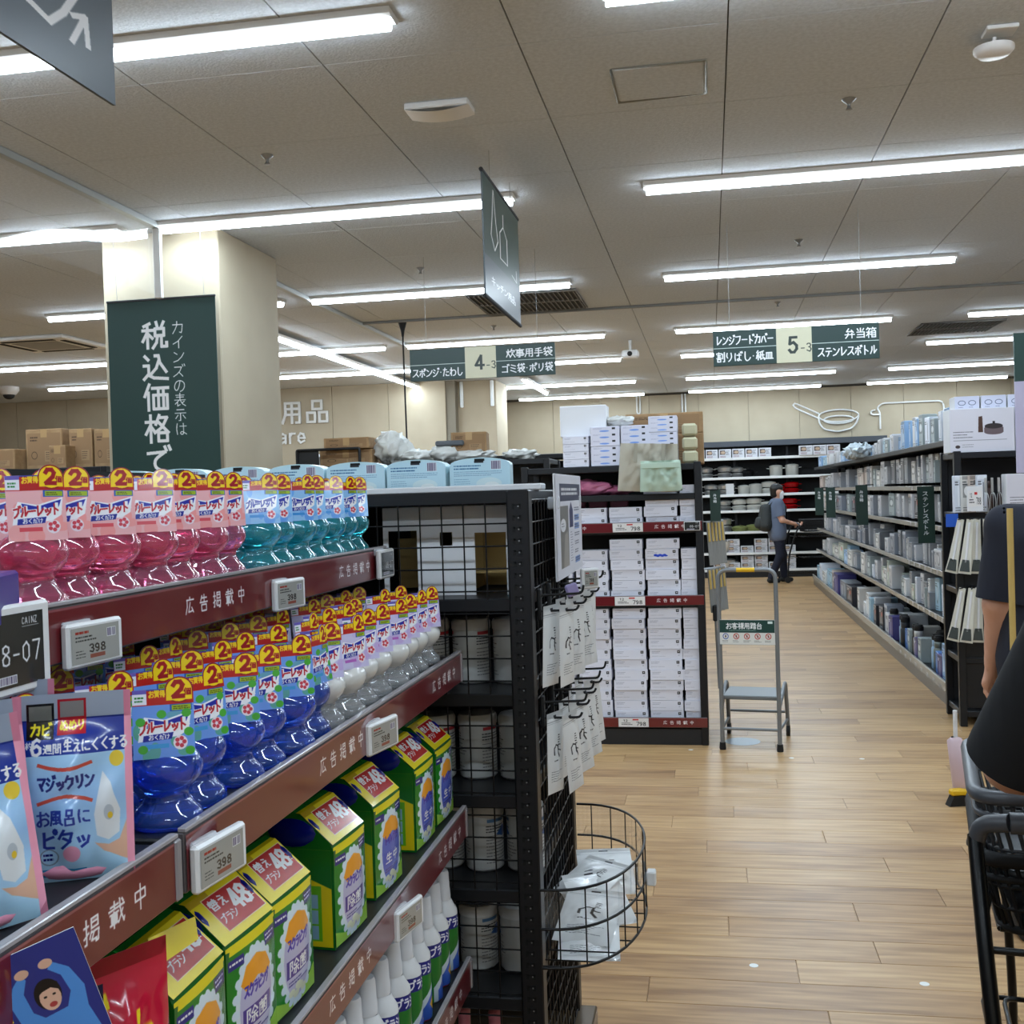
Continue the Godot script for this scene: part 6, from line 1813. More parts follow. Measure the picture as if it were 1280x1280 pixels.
func refill_pack(k: int) -> Node3D:
	var o := thing("brush_refill", "", "refill pack")
	var w := 0.122
	var side := PackedVector2Array([v(0, 0), v(0.002, 0.150), v(-0.004, 0.163), v(-0.052, 0.204), v(-0.066, 0.209), v(-0.105, 0.206), v(-0.118, 0.196), v(-0.132, 0.150), v(-0.132, 0)])
	var b := MB.new()
	b.X = Transform3D(Basis(Vector3.UP, -PI / 2), Vector3.ZERO)   # the outline's x runs along -z... turned so that the front looks along +z
	b.prism(side, w)
	part(o, "film", b.mesh(), flat("refill_green", Color(0.09, 0.40, 0.13), 0.22))
	# front bows out slightly
	var P := []
	for j in 7:
		var row := []
		for i in 9:
			var u := i / 8.0
			row.append(Vector3((u - 0.5) * w, 0.004 + 0.152 * j / 6.0, 0.0015 + 0.009 * sin(PI * u) * sin(PI * (j + 0.6) / 7.2)))
		P.append(row)
	part(o, "front_print", MB.new().surf(8, 6, P).mesh(), printed("refill%d" % k, 0.25, 0.5))
	var a := Vector3(0, 0.1595, 0.0005)
	var c := Vector3(0, 0.2045, -0.0515)
	var n := (c - a).cross(Vector3(-1, 0, 0)).normalized() * 0.0012
	if n.y < 0: n = -n
	part(o, "top_print", MB.new().quad(a + n + Vector3(-w / 2, 0, 0), a + n + Vector3(w / 2, 0, 0), c + n + Vector3(w / 2, 0, 0), c + n + Vector3(-w / 2, 0, 0)).mesh(), printed("refill_top", 0.25, 0.5))
	part(o, "top_band", MB.new().quad(c + n + Vector3(-w / 2, 0, 0), c + n + Vector3(w / 2, 0, 0), Vector3(w / 2, 0.2105, -0.1), Vector3(-w / 2, 0.2105, -0.1)).mesh(), flat("refill_yellow", Color(0.90, 0.80, 0.09), 0.25))
	for s in [-1, 1]:
		var x: float = s * (w / 2 + 0.0008)
		var f := MB.new()
		var q := [Vector3(x, 0.004, -0.125), Vector3(x, 0.004, -0.003), Vector3(x, 0.152, -0.003), Vector3(x, 0.152, -0.125)]
		if s > 0: f.quad(q[1], q[0], q[3], q[2])
		else: f.quad(q[0], q[1], q[2], q[3])
		part(o, "side_print", f.mesh(), printed("refill_side", 0.25, 0.5))
		# the folded blue gusset bulges at the shoulder
		var g := MB.new()
		g.ball(Vector3(s * (w / 2 - 0.006), 0.176, -0.066), Vector3(0.012, 0.026, 0.046), 12, 8)
		part(o, "gusset", g.mesh(), flat("refill_blue", Color(0.06, 0.09, 0.48), 0.16))
	return o

func squeeze_bottle() -> Node3D:
	var o := thing("squeeze_bottle", "", "bottle")
	part(o, "body", MB.new().lathe([Vector2(0, 0), Vector2(0.030, 0), Vector2(0.034, 0.005), Vector2(0.034, 0.105), Vector2(0.033, 0.118)], 20, 1.0, 0.78).mesh(), printed("squeeze", 0.28))
	part(o, "shoulder", MB.new().lathe([Vector2(0.0335, 0.118), Vector2(0.0325, 0.128), Vector2(0.024, 0.142), Vector2(0.0205, 0.150)], 20, 1.0, 0.8).mesh(), M["white_plastic"])
	part(o, "cap", MB.new().lathe([Vector2(0.0195, 0.150), Vector2(0.0185, 0.172), Vector2(0.0178, 0.173), Vector2(0.0165, 0.205), Vector2(0.0145, 0.211), Vector2(0, 0.212)], 18).mesh(), flat("cap_white", Color(0.85, 0.85, 0.86), 0.35))
	return o

func build_front_rack() -> void:
	var XB := -1.13
	var bays := [[0.25, -1.022], [-1.032, -2.30]]
	var lips := [[-0.70, 1.464], [-0.54, 1.233], [-0.54, 0.896], [-0.54, 0.566], [-0.54, 0.24]]
	for bi in 2:
		var z0: float = bays[bi][0]
		var z1: float = bays[bi][1]
		var l := z0 - z1
		var mid := (z0 + z1) / 2
		var o := thing("gondola_shelving", ["nearest bay of cleaning-goods shelving at the left edge", "main bay of cleaning-goods shelving with four red rails"][bi], "shelving", Vector3(0, 0, mid))
		part(o, "back_panel", bxm(Vector3(0.02, 1.62, l)), M["slot"], Vector3(XB, 0.05, 0))
		for s in [-1, 1]: part(o, "upright", bxm(Vector3(0.05, 1.62, 0.03), 0.002), M["black_metal"], Vector3(XB + 0.03, 0, s * (l / 2 - 0.016)))
		part(o, "plinth", bxm(Vector3(0.55, 0.12, l)), M["dark_metal"], Vector3(XB + 0.29, 0, 0))
		var offs := [[0.1, 0.02], [0.92, 0.923], [0.1, 0.915], [0.1, 0.973], [0.1, 0.2]]
		for k in 5:
			var x: float = lips[k][0]
			var y: float = lips[k][1]
			var dd := x - 0.014 - XB
			part(o, "shelf", MB.new().box(Vector3(XB + dd / 2, y + 0.013, 0), Vector3(dd, 0.022, l - 0.004), 0.002).mesh(), M["dark_metal"])
			red_rail(o, Vector3(x, y, 0), l - 0.006, PI / 2, offs[k][bi])
			part(o, "clear_lip", MB.new().box(Vector3(x - 0.004, y + 0.034, 0), Vector3(0.010, 0.005, l - 0.006), 0.001).mesh(), flat("lip_grey", Color(0.62, 0.60, 0.61), 0.15))
			part(o, "rail_end", MB.new().box(Vector3(x - 0.004, y, -l / 2 + 0.006), Vector3(0.014, 0.062, 0.012), 0.002).mesh(), flat("end_clear", Color(0.55, 0.53, 0.54), 0.15))
	# toilet-tank cleaners, the upper shelf: pink then teal; the next: blue then white
	var protos := []
	for k in 4: protos.append(tank_bottle(k))
	var fresh := [true, true, true, true]
	var names := ["pink", "teal", "blue", "white"]
	var place := func(k: int, label: String, at: Vector3, grp: String) -> void:
		var turn := 0.74 + rng.randf_range(-0.34, 0.30)
		if absf(at.z + 1.7) < 0.5 and rng.randf() < 0.15: turn += 0.4
		at += Vector3(rng.randf_range(-0.007, 0.007), 0, rng.randf_range(-0.006, 0.006))
		if fresh[k]:
			fresh[k] = false
			protos[k].position = at
			protos[k].rotation.y = turn
			tag(protos[k], label, "cleaner bottle", grp)
		else: dup(protos[k], label, at, turn, grp)
	var row_x := [[-0.748, -0.832, -0.918, -1.0], [-0.588, -0.672, -0.758, -0.845]]
	for r in 4:
		var rn: String = ["front", "second", "third", "back"][r]
		if r < 3:
			for i in [7, 7, 6][r]: place.call(0, "pink cleaner bottle with hanging card, %s from left, %s row of top shelf" % [od(i), rn], Vector3(row_x[0][r], 1.488, -1.095 - i * 0.0835 - r * 0.036), "pink cleaner bottles")
			for i in [7, 7, 6][r]: place.call(1, "teal cleaner bottle with hanging card, %s from left, %s row of top shelf" % [od(i), rn], Vector3(row_x[0][r], 1.488, -1.715 - i * 0.084 - r * 0.02), "teal cleaner bottles")
		for i in [6, 6, 7, 7][r]:
			if r > 1 and (i * 3 + r) % 5 == 0: continue
			place.call(2, "blue cleaner bottle with hanging card, %s from left, %s row of second shelf" % [od(i), rn], Vector3(row_x[1][r], 1.257, -1.075 - i * 0.086 - r * 0.03), "blue cleaner bottles")
		for i in [8, 8, 7, 7][r]:
			if r > 0 and (i * 2 + r) % 5 == 1: continue
			place.call(3, "white cleaner bottle with hanging card, %s from left, %s row of second shelf" % [od(i), rn], Vector3(row_x[1][r], 1.257, -1.60 - i * 0.0865 - r * 0.03 + (0.03 if r < 2 else -0.02)), "white cleaner bottles")
	place.call(0, "pink cleaner bottle behind the purple box at the left edge", Vector3(-0.79, 1.488, -1.0), "pink cleaner bottles")
	place.call(0, "pink cleaner bottle cut by the left edge, above the date plate", Vector3(-0.85, 1.488, -0.955), "pink cleaner bottles")
	for i in 2: place.call(2, "blue cleaner bottle half hidden behind the pouches, %s one" % ["front", "rear"][i], Vector3(-0.70 - i * 0.1, 1.257, -0.97), "blue cleaner bottles")
	single("purple_box", bxm(Vector3(0.10, 0.052, 0.09), 0.003), flat("purple", Color(0.12, 0.11, 0.50), 0.3), "purple box at the left edge of the top shelf", "box", Vector3(-0.735, 1.488, -0.955), Vector3(0, 0.35, 0))
	# stand-up pouches
	var pp := [[-0.592, -0.925, 0.42, 0.0, "pink and blue stand-up pouch with large printed front, foremost"], [-0.655, -0.865, 0.62, 0.06, "pink-edged pouch cut by the left edge of the picture"], [-0.715, -0.985, 0.5, -0.02, "pink-edged pouch standing right behind the foremost pouch"], [-0.60, -0.795, 0.75, 0.1, "leaning pink-edged pouch in the lower left corner"]]
	for p in pp:
		var t := thing("cleaner_pouch", p[4], "pouch", Vector3(p[0], 1.257, p[1]), p[2], "bath cleaner pouches")
		t.rotation.z = p[3]
		part(t, "bag", pillow(0.104, 0.172, 0.030, 7, 0.16), printed("pouch", 0.22, 0.6), Vector3(0, 0.172, 0), Vector3(-0.07, 0, 0))
		part(t, "base_gusset", MB.new().ball(Vector3(0, 0.010, -0.002), Vector3(0.046, 0.012, 0.022), 14, 6).mesh(), flat("pouch_pink", Color(0.90, 0.60, 0.70), 0.25))
	# flyer clipped to the rail
	var fl := thing("flyer_card", "small flyer of a person in blue stretching, clipped to rail", "flyer", Vector3(-0.522, 1.215, -0.76), 0.55)
	fl.rotation.z = 0.30
	part(fl, "card", MB.new().box(Vector3(0, 0, -0.001), Vector3(0.082, 0.096, 0.0012)).mesh(), M["card"])
	part(fl, "print", face(0.082, 0.096), printed("flyer", 0.3), Vector3(0, 0, 0.0002))
	# brush refill packs
	var rp := [refill_pack(0), refill_pack(1)]
	var rf := [true, true]
	var zs := [-1.115, -1.250, -1.385, -1.622, -1.825, -2.075, -2.235]
	for r in 2:
		for i in zs.size():
			if r == 1 and i == 3: continue
			var k := 1 if i >= 4 else 0
			var lb := "green and yellow brush refill pack, %s from left, %s row of third shelf" % [od(i), ["front", "back"][r]]
			var at := Vector3(-0.572 - r * 0.145, 0.921, zs[i] - (0.03 if r else 0.0))
			var turn := PI / 2 - rng.randf_range(-0.03, 0.10)
			if rf[k]:
				rf[k] = false
				rp[k].position = at
				rp[k].rotation.y = turn
				tag(rp[k], lb, "refill pack", "brush refill packs")
			else: dup(rp[k], lb, at, turn, "brush refill packs")
	var rd := thing("red_refill", "red refill pack with yellow lettering left of the brush packs", "refill pack", Vector3(-0.585, 0.921, -0.965), PI / 2 - 0.5)
	part(rd, "bag", pillow(0.12, 0.245, 0.06, 17), printed("red_pack", 0.2, 0.6), Vector3(0, 0.245, 0))
	var dk := thing("dark_refill", "dark blue refill pack with one white character, lower left corner", "refill pack", Vector3(-0.600, 0.921, -0.885), PI / 2 - 0.6)
	part(dk, "bag", pillow(0.10, 0.235, 0.06, 18), printed("dark_pack", 0.2, 0.6), Vector3(0, 0.235, 0))
	var yl := PackedVector2Array([v(-0.03, 0), v(0.028, 0), v(0.036, 0.022), v(-0.02, 0.03)])
	single("yellow_sticker", MB.new().prism(yl, 0.001).mesh(), flat("sticker_yellow", Color(0.92, 0.82, 0.12), 0.3), "curled yellow sticker lifting off the first brush pack", "sticker", Vector3(-0.565, 1.130, -1.055), Vector3(-0.4, 1.0, 0.25))
	# squeeze bottles below
	var sq := squeeze_bottle()
	var first := true
	for r in 2:
		for i in 11:
			var at := Vector3(-0.592 - r * 0.072, 0.590, -2.262 + i * 0.0745 - r * 0.036)
			var lb := "white-capped green squeeze bottle, %s from right, %s row of fourth shelf" % [od(i), ["front", "back"][r]]
			if first:
				first = false
				sq.position = at
				tag(sq, lb, "bottle", "squeeze bottles")
			else: dup(sq, lb, at, rng.randf_range(-0.3, 0.3), "squeeze bottles")
	for i in 2:
		var t := thing("pink_capped_bottle", "pink-capped bottle low behind the wire grid, %s one" % ["left", "right"][i], "bottle", Vector3(-0.60 + i * 0.075, 0.12, -2.46))
		part(t, "body", MB.new().lathe([Vector2(0, 0), Vector2(0.03, 0), Vector2(0.032, 0.2), Vector2(0.014, 0.235)], 18).mesh(), M["white_plastic"])
		part(t, "cap", MB.new().lathe([Vector2(0.016, 0.23), Vector2(0.016, 0.285), Vector2(0.01, 0.294), Vector2(0, 0.295)], 16).mesh(), flat("cap_pink", Color(0.85, 0.50, 0.56), 0.3))
	# shelf labels
	shelf_label("large dark date plate at the left end of the top rail", Vector3(-0.690, 1.463, -0.955), 0.15, 0.090, true)
	shelf_label("white electronic shelf label left on the top red rail", Vector3(-0.692, 1.450, -1.12), 0.094, 0.050, false, 0.12)
	shelf_label("white electronic shelf label in the middle of the top red rail", Vector3(-0.692, 1.450, -1.70), 0.094, 0.050, false, 0.15)
	shelf_label("dark electronic shelf label at the right end of the top rail", Vector3(-0.692, 1.464, -2.245), 0.10, 0.062, true)
	shelf_label("white electronic shelf label left on the second red rail", Vector3(-0.532, 1.224, -1.085), 0.096, 0.050, false, 0.12)
	shelf_label("white electronic shelf label right on the second red rail", Vector3(-0.532, 1.224, -1.675), 0.096, 0.050, false, 0.2)
	shelf_label("white electronic shelf label on the third red rail", Vector3(-0.532, 0.884, -1.79), 0.096, 0.050, false, 0.2)
# ---------------------------------------------------------------- bodies: tapered bones joined smoothly and meshed as surface nets
func flesh(caps: Array, cell: float, k: float, into: MB = null) -> MB:
	var lo := Vector3.ONE * 1e9
	var hi := -lo
	for c in caps:
		var r: float = maxf(c[2], c[3]) + cell * 3
		for e in 2:
			lo = lo.min(c[e] - Vector3.ONE * r)
			hi = hi.max(c[e] + Vector3.ONE * r)
	var nx := int((hi.x - lo.x) / cell) + 2
	var ny := int((hi.y - lo.y) / cell) + 2
	var nz := int((hi.z - lo.z) / cell) + 2
	var F := PackedFloat32Array()
	F.resize(nx * ny * nz)
	F.fill(1.0)
	for c in caps:
		var a: Vector3 = c[0]
		var ra: float = c[2]
		var rb: float = c[3]
		var ab: Vector3 = c[1] - a
		var L := maxf(ab.length_squared(), 1e-9)
		var m := maxf(ra, rb) + k + cell * 2
		var i0 := ((a.min(c[1]) - Vector3.ONE * m - lo) / cell).max(Vector3.ZERO)
		var i1 := ((a.max(c[1]) + Vector3.ONE * m - lo) / cell)
		for z in range(int(i0.z), mini(nz, int(i1.z) + 2)):
			for y in range(int(i0.y), mini(ny, int(i1.y) + 2)):
				var o := (z * ny + y) * nx
				for x in range(int(i0.x), mini(nx, int(i1.x) + 2)):
					var p := lo + Vector3(x, y, z) * cell - a
					var t := clampf(p.dot(ab) / L, 0, 1)
					var d := (p - ab * t).length() - lerpf(ra, rb, t)
					var f := F[o + x]
					var h := maxf(k - absf(f - d), 0.0) / k
					F[o + x] = minf(f, d) - h * h * k * 0.25
	var b := into if into else MB.new()
	var id := {}
	var st := [1, nx, nx * ny]
	var first := b.v.size()
	for z in nz - 1:
		for y in ny - 1:
			var o := (z * ny + y) * nx
			for x in nx - 1:
				var q := o + x
				var f0 := F[q]
				if f0 > cell * 2.5: continue
				var s := f0 < 0
				var mixed := false
				for e in [1, nx, nx + 1, st[2], st[2] + 1, st[2] + nx, st[2] + nx + 1]:
					if (F[q + e] < 0) != s:
						mixed = true
						break
				if not mixed: continue
				var sum := Vector3.ZERO
				var cnt := 0
				for ax in 3:
					var u: int = (ax + 1) % 3
					var w: int = (ax + 2) % 3
					for g in 4:
						var off := Vector3.ZERO
						off[u] = g & 1
						off[w] = g >> 1
						var qa: int = q + int(off.x) + int(off.y) * nx + int(off.z) * st[2]
						var fa := F[qa]
						var fb := F[qa + st[ax]]
						if (fa < 0) != (fb < 0):
							off[ax] = fa / (fa - fb)
							sum += off
							cnt += 1
				id[q] = b.v.size()
				b.v.append(lo + (Vector3(x, y, z) + sum / cnt) * cell)
				b.n.append(Vector3.ZERO)
				b.t.append(Vector2.ZERO)
	for q in id:
		var x: int = q % nx
		var y: int = (q / nx) % ny
		var z: int = q / st[2]
		for ax in 3:
			if F.size() <= q + st[ax]: continue
			var s0: bool = F[q] < 0
			if s0 == (F[q + st[ax]] < 0): continue
			var u: int = st[(ax + 1) % 3]
			var w: int = st[(ax + 2) % 3]
			if not (id.has(q - u) and id.has(q - w) and id.has(q - u - w)): continue
			var A: int = id[q]
			var B: int = id[q - u]
			var C: int = id[q - u - w]
			var D: int = id[q - w]
			var nn := (b.v[B] - b.v[A]).cross(b.v[C] - b.v[A])
			var out := Vector3.ZERO
			out[ax] = 1.0 if s0 else -1.0
			if nn.dot(out) < 0:
				var t := B
				B = D
				D = t
				nn = -nn
			for i in [A, B, C, D]: b.n[i] += nn
			b.ix.append_array([A, C, B, A, D, C])   # clockwise
	for i in range(first, b.v.size()): b.n[i] = b.n[i].normalized()
	return b

func hand_caps(wrist: Vector3, fwd: Vector3, side: Vector3, curl: float) -> Array:   # palm and five fingers; side points to the thumb
	var dn := fwd.cross(side).normalized()
	var out := [[wrist, wrist + fwd * 0.055 + side * 0.012, 0.021, 0.019], [wrist, wrist + fwd * 0.06 - side * 0.02, 0.020, 0.017]]
	var ln := [0.066, 0.076, 0.072, 0.056]
	for i in 4:
		var root: Vector3 = wrist + fwd * (0.075 - 0.004 * absf(i - 1.2)) + side * (0.024 - i * 0.0165)
		var d1: Vector3 = (fwd * cos(curl * 0.6) + dn * sin(curl * 0.6)).normalized()
		var d2: Vector3 = (fwd * cos(curl * 1.5) + dn * sin(curl * 1.5)).normalized()
		var d3: Vector3 = (fwd * cos(curl * 2.2) + dn * sin(curl * 2.2)).normalized()
		var a: Vector3 = root + d1 * ln[i] * 0.42
		var b: Vector3 = a + d2 * ln[i] * 0.33
		out.append([root - fwd * 0.02, a, 0.0095, 0.0088])
		out.append([a, b, 0.0088, 0.008])
		out.append([b, b + d3 * ln[i] * 0.25, 0.008, 0.007])
	var t0: Vector3 = wrist + fwd * 0.02 + side * 0.02
	var t1: Vector3 = t0 + (fwd * 0.6 + side * 0.75 + dn * 0.2).normalized() * 0.038
	out.append([t0, t1, 0.012, 0.0105])
	out.append([t1, t1 + (fwd * 0.9 + side * 0.3 + dn * 0.35).normalized() * 0.032, 0.0105, 0.0085])
	return out

# joints in the figure's own space: feet at y = 0, looking along +z, its left is +x
func person(label: String, at: Vector3, turn: float, J: Dictionary, shirt: Material, trousers: Material, loose: float, cell: float, mask := false) -> Node3D:
	var o := thing("person", label, "person", at, turn)
	var nk: Vector3 = J.neck
	var hd: Vector3 = J.head
	var face_d: Vector3 = J.get("look", Vector3(0, 0, 1))
	var right := face_d.cross(Vector3.UP).normalized()
	var B := []
	var hip := [J.hip_l, J.hip_r]
	var sh := [J.sh_l, J.sh_r]
	var torso := []
	for s in 2:
		var inn: Vector3 = sh[s].lerp(nk, 0.42) + Vector3(0, -0.09, 0)
		torso.append([hip[s] + Vector3(0, 0.04, 0), inn, 0.105, 0.10])
		torso.append([nk + Vector3(0, -0.06, 0), sh[s], 0.055, 0.05])
	torso.append([hip[0], hip[1], 0.10, 0.10])
	torso.append([(hip[0] + hip[1]) / 2 + Vector3(0, 0.12, 0.01), nk + Vector3(0, -0.16, 0.015), 0.115, 0.105])
	B.append_array(torso)
	B.append([nk + Vector3(0, -0.04, 0), hd + Vector3(0, -0.05, 0), 0.052, 0.05])
	B.append([hd + Vector3(0, 0.035, 0) - face_d * 0.02, hd + Vector3(0, 0.0, 0), 0.088, 0.08])
	B.append([hd + face_d * 0.02, hd + Vector3(0, -0.075, 0) + face_d * 0.045, 0.07, 0.04])
	B.append([hd + face_d * 0.092 + Vector3(0, 0.012, 0), hd + face_d * 0.108 + Vector3(0, -0.02, 0), 0.011, 0.014])
	for s in [-1, 1]: B.append([hd + right * 0.084 * s + Vector3(0, 0.015, 0), hd + right * 0.087 * s + Vector3(0, -0.018, 0) - face_d * 0.004, 0.013, 0.009])
	for s in 2:
		var el: Vector3 = [J.el_l, J.el_r][s]
		var wr: Vector3 = [J.wr_l, J.wr_r][s]
		B.append([sh[s], el, 0.05, 0.039])
		B.append([el, wr, 0.039, 0.026])
		var kn: Vector3 = [J.kn_l, J.kn_r][s]
		var an: Vector3 = [J.an_l, J.an_r][s]
		B.append([hip[s], kn, 0.085, 0.055])
		B.append([kn, an, 0.055, 0.036])
		B.append([an + Vector3(0, -0.035, -0.02), an + Vector3(0, -0.05, 0.13), 0.036, 0.028])
	var m := flesh(B, cell, 0.035)
	for s in 2:
		var el: Vector3 = [J.el_l, J.el_r][s]
		var wr: Vector3 = [J.wr_l, J.wr_r][s]
		var fw := (wr - el).normalized()
		if J.has("hand_l"): fw = [J.hand_l, J.hand_r][s]
		var inward := (Vector3(-1 if s == 0 else 1, 0, 0.9) - fw * fw.dot(Vector3(-1 if s == 0 else 1, 0, 0.9))).normalized()
		flesh(hand_caps(wr, fw, inward, J.get("curl", 0.5)), 0.0048, 0.008, m)
	part(o, "body", m.mesh(), M["skin"])
	# clothing follows the same bones
	var S := []
	for c in torso: S.append([c[0], c[1], c[2] + 0.018 + loose, c[3] + 0.016 + loose * 0.5])
	var cut: float = J.get("sleeve", 0.75)
	for s in 2:
		var el: Vector3 = [J.el_l, J.el_r][s]
		S.append([sh[s], sh[s].lerp(el, cut), 0.068 + loose * 0.4, 0.060 + loose * 0.9])
		S.append([hip[s], hip[s] + Vector3(0, -0.06, 0), 0.115 + loose, 0.118 + loose])
	var sm := flesh(S, cell, 0.03)
	for s in 2:   # the sleeves end in a flat hem
		var el: Vector3 = [J.el_l, J.el_r][s]
		var ax: Vector3 = (el - sh[s]).normalized()
		var hem: Vector3 = sh[s].lerp(el, cut)
		for i in sm.v.size():
			var d: float = (sm.v[i] - hem).dot(ax)
			if d > 0 and sm.v[i].distance_to(hem) < 0.2: sm.v[i] -= ax * d
	part(o, "shirt", sm.mesh(), shirt)
	var P := [[hip[0], hip[1], 0.112, 0.112]]
	for s in 2:
		var kn: Vector3 = [J.kn_l, J.kn_r][s]
		var an: Vector3 = [J.an_l, J.an_r][s]
		P.append([hip[s], kn, 0.102, 0.075])
		P.append([kn, an + Vector3(0, 0.02, 0), 0.075, 0.06])
	part(o, "trousers", flesh(P, cell, 0.03).mesh(), trousers)
	for s in 2:
		var an: Vector3 = [J.an_l, J.an_r][s]
		var b := flesh([[an + Vector3(0, -0.035, -0.03), an + Vector3(0, -0.045, 0.12), 0.046, 0.036], [an, an + Vector3(0, -0.03, 0.02), 0.045, 0.045]], 0.012, 0.02)
		for i in b.v.size(): b.v[i].y = maxf(b.v[i].y, an.y - 0.08)
		part(o, "shoe", b.mesh(), M["rubber"])
	var H := [[hd + Vector3(0, 0.05, 0) - face_d * 0.03, hd + Vector3(0, -0.03, 0) - face_d * 0.045, 0.094, 0.075], [hd + Vector3(0, 0.075, 0) + face_d * 0.03, hd + Vector3(0, 0.06, 0) - face_d * 0.03, 0.07, 0.085]]
	part(o, "hair", flesh(H, cell * 0.8, 0.02).mesh(), M["hair"])
	for s in [-1, 1]: part(o, "eye", MB.new().ball(Vector3.ZERO, Vector3(0.012, 0.009, 0.012)).mesh(), M["rubber"], hd + face_d * 0.083 + right * 0.032 * s + Vector3(0, 0.012, 0))
	part(o, "mouth", MB.new().ball(Vector3.ZERO, Vector3(0.022, 0.006, 0.012)).mesh(), flat("lips", Color(0.60, 0.32, 0.30), 0.5), hd + face_d * 0.088 + Vector3(0, -0.055, 0))
	if mask: part(o, "face_mask", flesh([[hd + face_d * 0.035 + Vector3(0, -0.02, 0), hd + Vector3(0, -0.075, 0) + face_d * 0.05, 0.077, 0.052]], 0.01, 0.02).mesh(), M["card"])
	return o

func stand() -> Dictionary:
	return {neck = Vector3(0, 1.40, -0.01), head = Vector3(0, 1.52, 0.02), sh_l = Vector3(0.175, 1.34, 0), sh_r = Vector3(-0.175, 1.34, 0), el_l = Vector3(0.22, 1.06, -0.02), el_r = Vector3(-0.22, 1.06, -0.02),
		wr_l = Vector3(0.23, 0.83, 0.06), wr_r = Vector3(-0.23, 0.83, 0.06), hip_l = Vector3(0.09, 0.86, 0), hip_r = Vector3(-0.09, 0.86, 0), kn_l = Vector3(0.10, 0.46, 0.02), kn_r = Vector3(-0.10, 0.46, 0.02),
		an_l = Vector3(0.10, 0.08, 0), an_r = Vector3(-0.10, 0.08, 0)}

func shopping_cart(label: String, at: Vector3, turn: float) -> Node3D:   # handle at z = 0, runs forward along -z
	var o := thing("shopping_cart", label, "shopping cart", at, turn)
	var bt := flat("cart_black", Color(0.05, 0.055, 0.06), 0.32, 0.3)
	var gp := flat("cart_grey", Color(0.30, 0.31, 0.33), 0.38)
	part(o, "handle", MB.new().tube([Vector3(-0.19, 0.995, 0.02), Vector3(0.19, 0.995, 0.02)], 0.019, 14).mesh(), gp)
	for s in [-1, 1]:
		part(o, "handle_arm", MB.new().tube(bend([Vector3(s * 0.19, 0.995, 0.02), Vector3(s * 0.235, 0.985, 0.0), Vector3(s * 0.245, 0.94, -0.02)], 0.02, 4), 0.016, 10).mesh(), gp)
		part(o, "rear_leg", MB.new().tube(bend([Vector3(s * 0.245, 0.96, -0.015), Vector3(s * 0.24, 0.80, 0.07), Vector3(s * 0.215, 0.45, 0.17), Vector3(s * 0.235, 0.10, 0.20)], 0.12, 5), 0.0135, 10).mesh(), bt)
		part(o, "side_rail", MB.new().tube(bend([Vector3(s * 0.24, 0.82, 0.03), Vector3(s * 0.15, 0.80, -0.62), Vector3(s * 0.13, 0.42, -0.66), Vector3(s * 0.13, 0.10, -0.66)], 0.06, 4), 0.010, 8).mesh(), bt)
		part(o, "base_rail", MB.new().tube([Vector3(s * 0.23, 0.16, 0.19), Vector3(s * 0.13, 0.16, -0.66)], 0.011, 8).mesh(), bt)
		for z in [0.20, -0.66]: part(o, "caster", MB.new().tube([Vector3(s * (0.225 if z > 0 else 0.13) - 0.012, 0.05, z), Vector3(s * (0.225 if z > 0 else 0.13) + 0.012, 0.05, z)], 0.05, 16).mesh(), M["rubber"])
	for y in [0.80, 0.45]:
		for k in 4:
			var q := 0.045 * k
			part(o, "rack_wire", MB.new().tube(bend([Vector3(-0.20 + q, y - 0.04, -0.10 - q), Vector3(-0.20 + q, y - 0.04, -0.60), Vector3(0.20 - q, y - 0.04, -0.60), Vector3(0.20 - q, y - 0.04, -0.10 - q), Vector3(-0.20 + q, y - 0.04, -0.10 - q)], 0.03, 3), 0.0055, 6).mesh(), bt)
		part(o, "rack_bar", rod(Vector3(-0.225, y - 0.03, 0.03), Vector3(0.225, y - 0.03, 0.03), 0.007), bt)
	return o

func hand_basket(label: String, at: Vector3, turn: float, rim_m: Material, body_m: Material, h: float) -> void:
	var o := thing("shopping_basket", label, "shopping basket", at, turn)
	var rim := func(y: float, f: float) -> Array: return bend([Vector3(0, y, 0.005), Vector3(-0.21 * f, y, 0.005), Vector3(-0.165 * f, y, -0.47 * f), Vector3(0.165 * f, y, -0.47 * f), Vector3(0.21 * f, y, 0.005), Vector3(0.001, y, 0.005)], 0.06, 5)
	part(o, "rim", MB.new().tube(rim.call(h, 1.0), 0.014, 10).mesh(), rim_m)
	part(o, "lower_rim", MB.new().tube(rim.call(h - 0.035, 0.985), 0.007, 8).mesh(), rim_m)
	part(o, "floor_ring", MB.new().tube(rim.call(0.01, 0.84), 0.008, 8).mesh(), body_m)
	part(o, "floor", MB.new().box(Vector3(0, 0.008, -0.2), Vector3(0.28, 0.008, 0.34), 0.002).mesh(), body_m)
	var a: Array = rim.call(h - 0.01, 0.99)
	var b: Array = rim.call(0.01, 0.84)
	var st := MB.new()
	for i in a.size() - 1:
		var steps := maxi(1, int((a[i + 1] - a[i]).length() / 0.022))
		for k in steps: 
			var p: Vector3 = a[i].lerp(a[i + 1], float(k) / steps)
			var q: Vector3 = b[i].lerp(b[i + 1], float(k) / steps)
			st.tube([p, q], 0.0042, 5, false, false)
	part(o, "slats", st.mesh(), body_m)
	for f in [0.35, 0.65]: part(o, "band", MB.new().tube(rim.call(h * f, lerpf(0.84, 0.99, f)), 0.004, 6).mesh(), body_m)

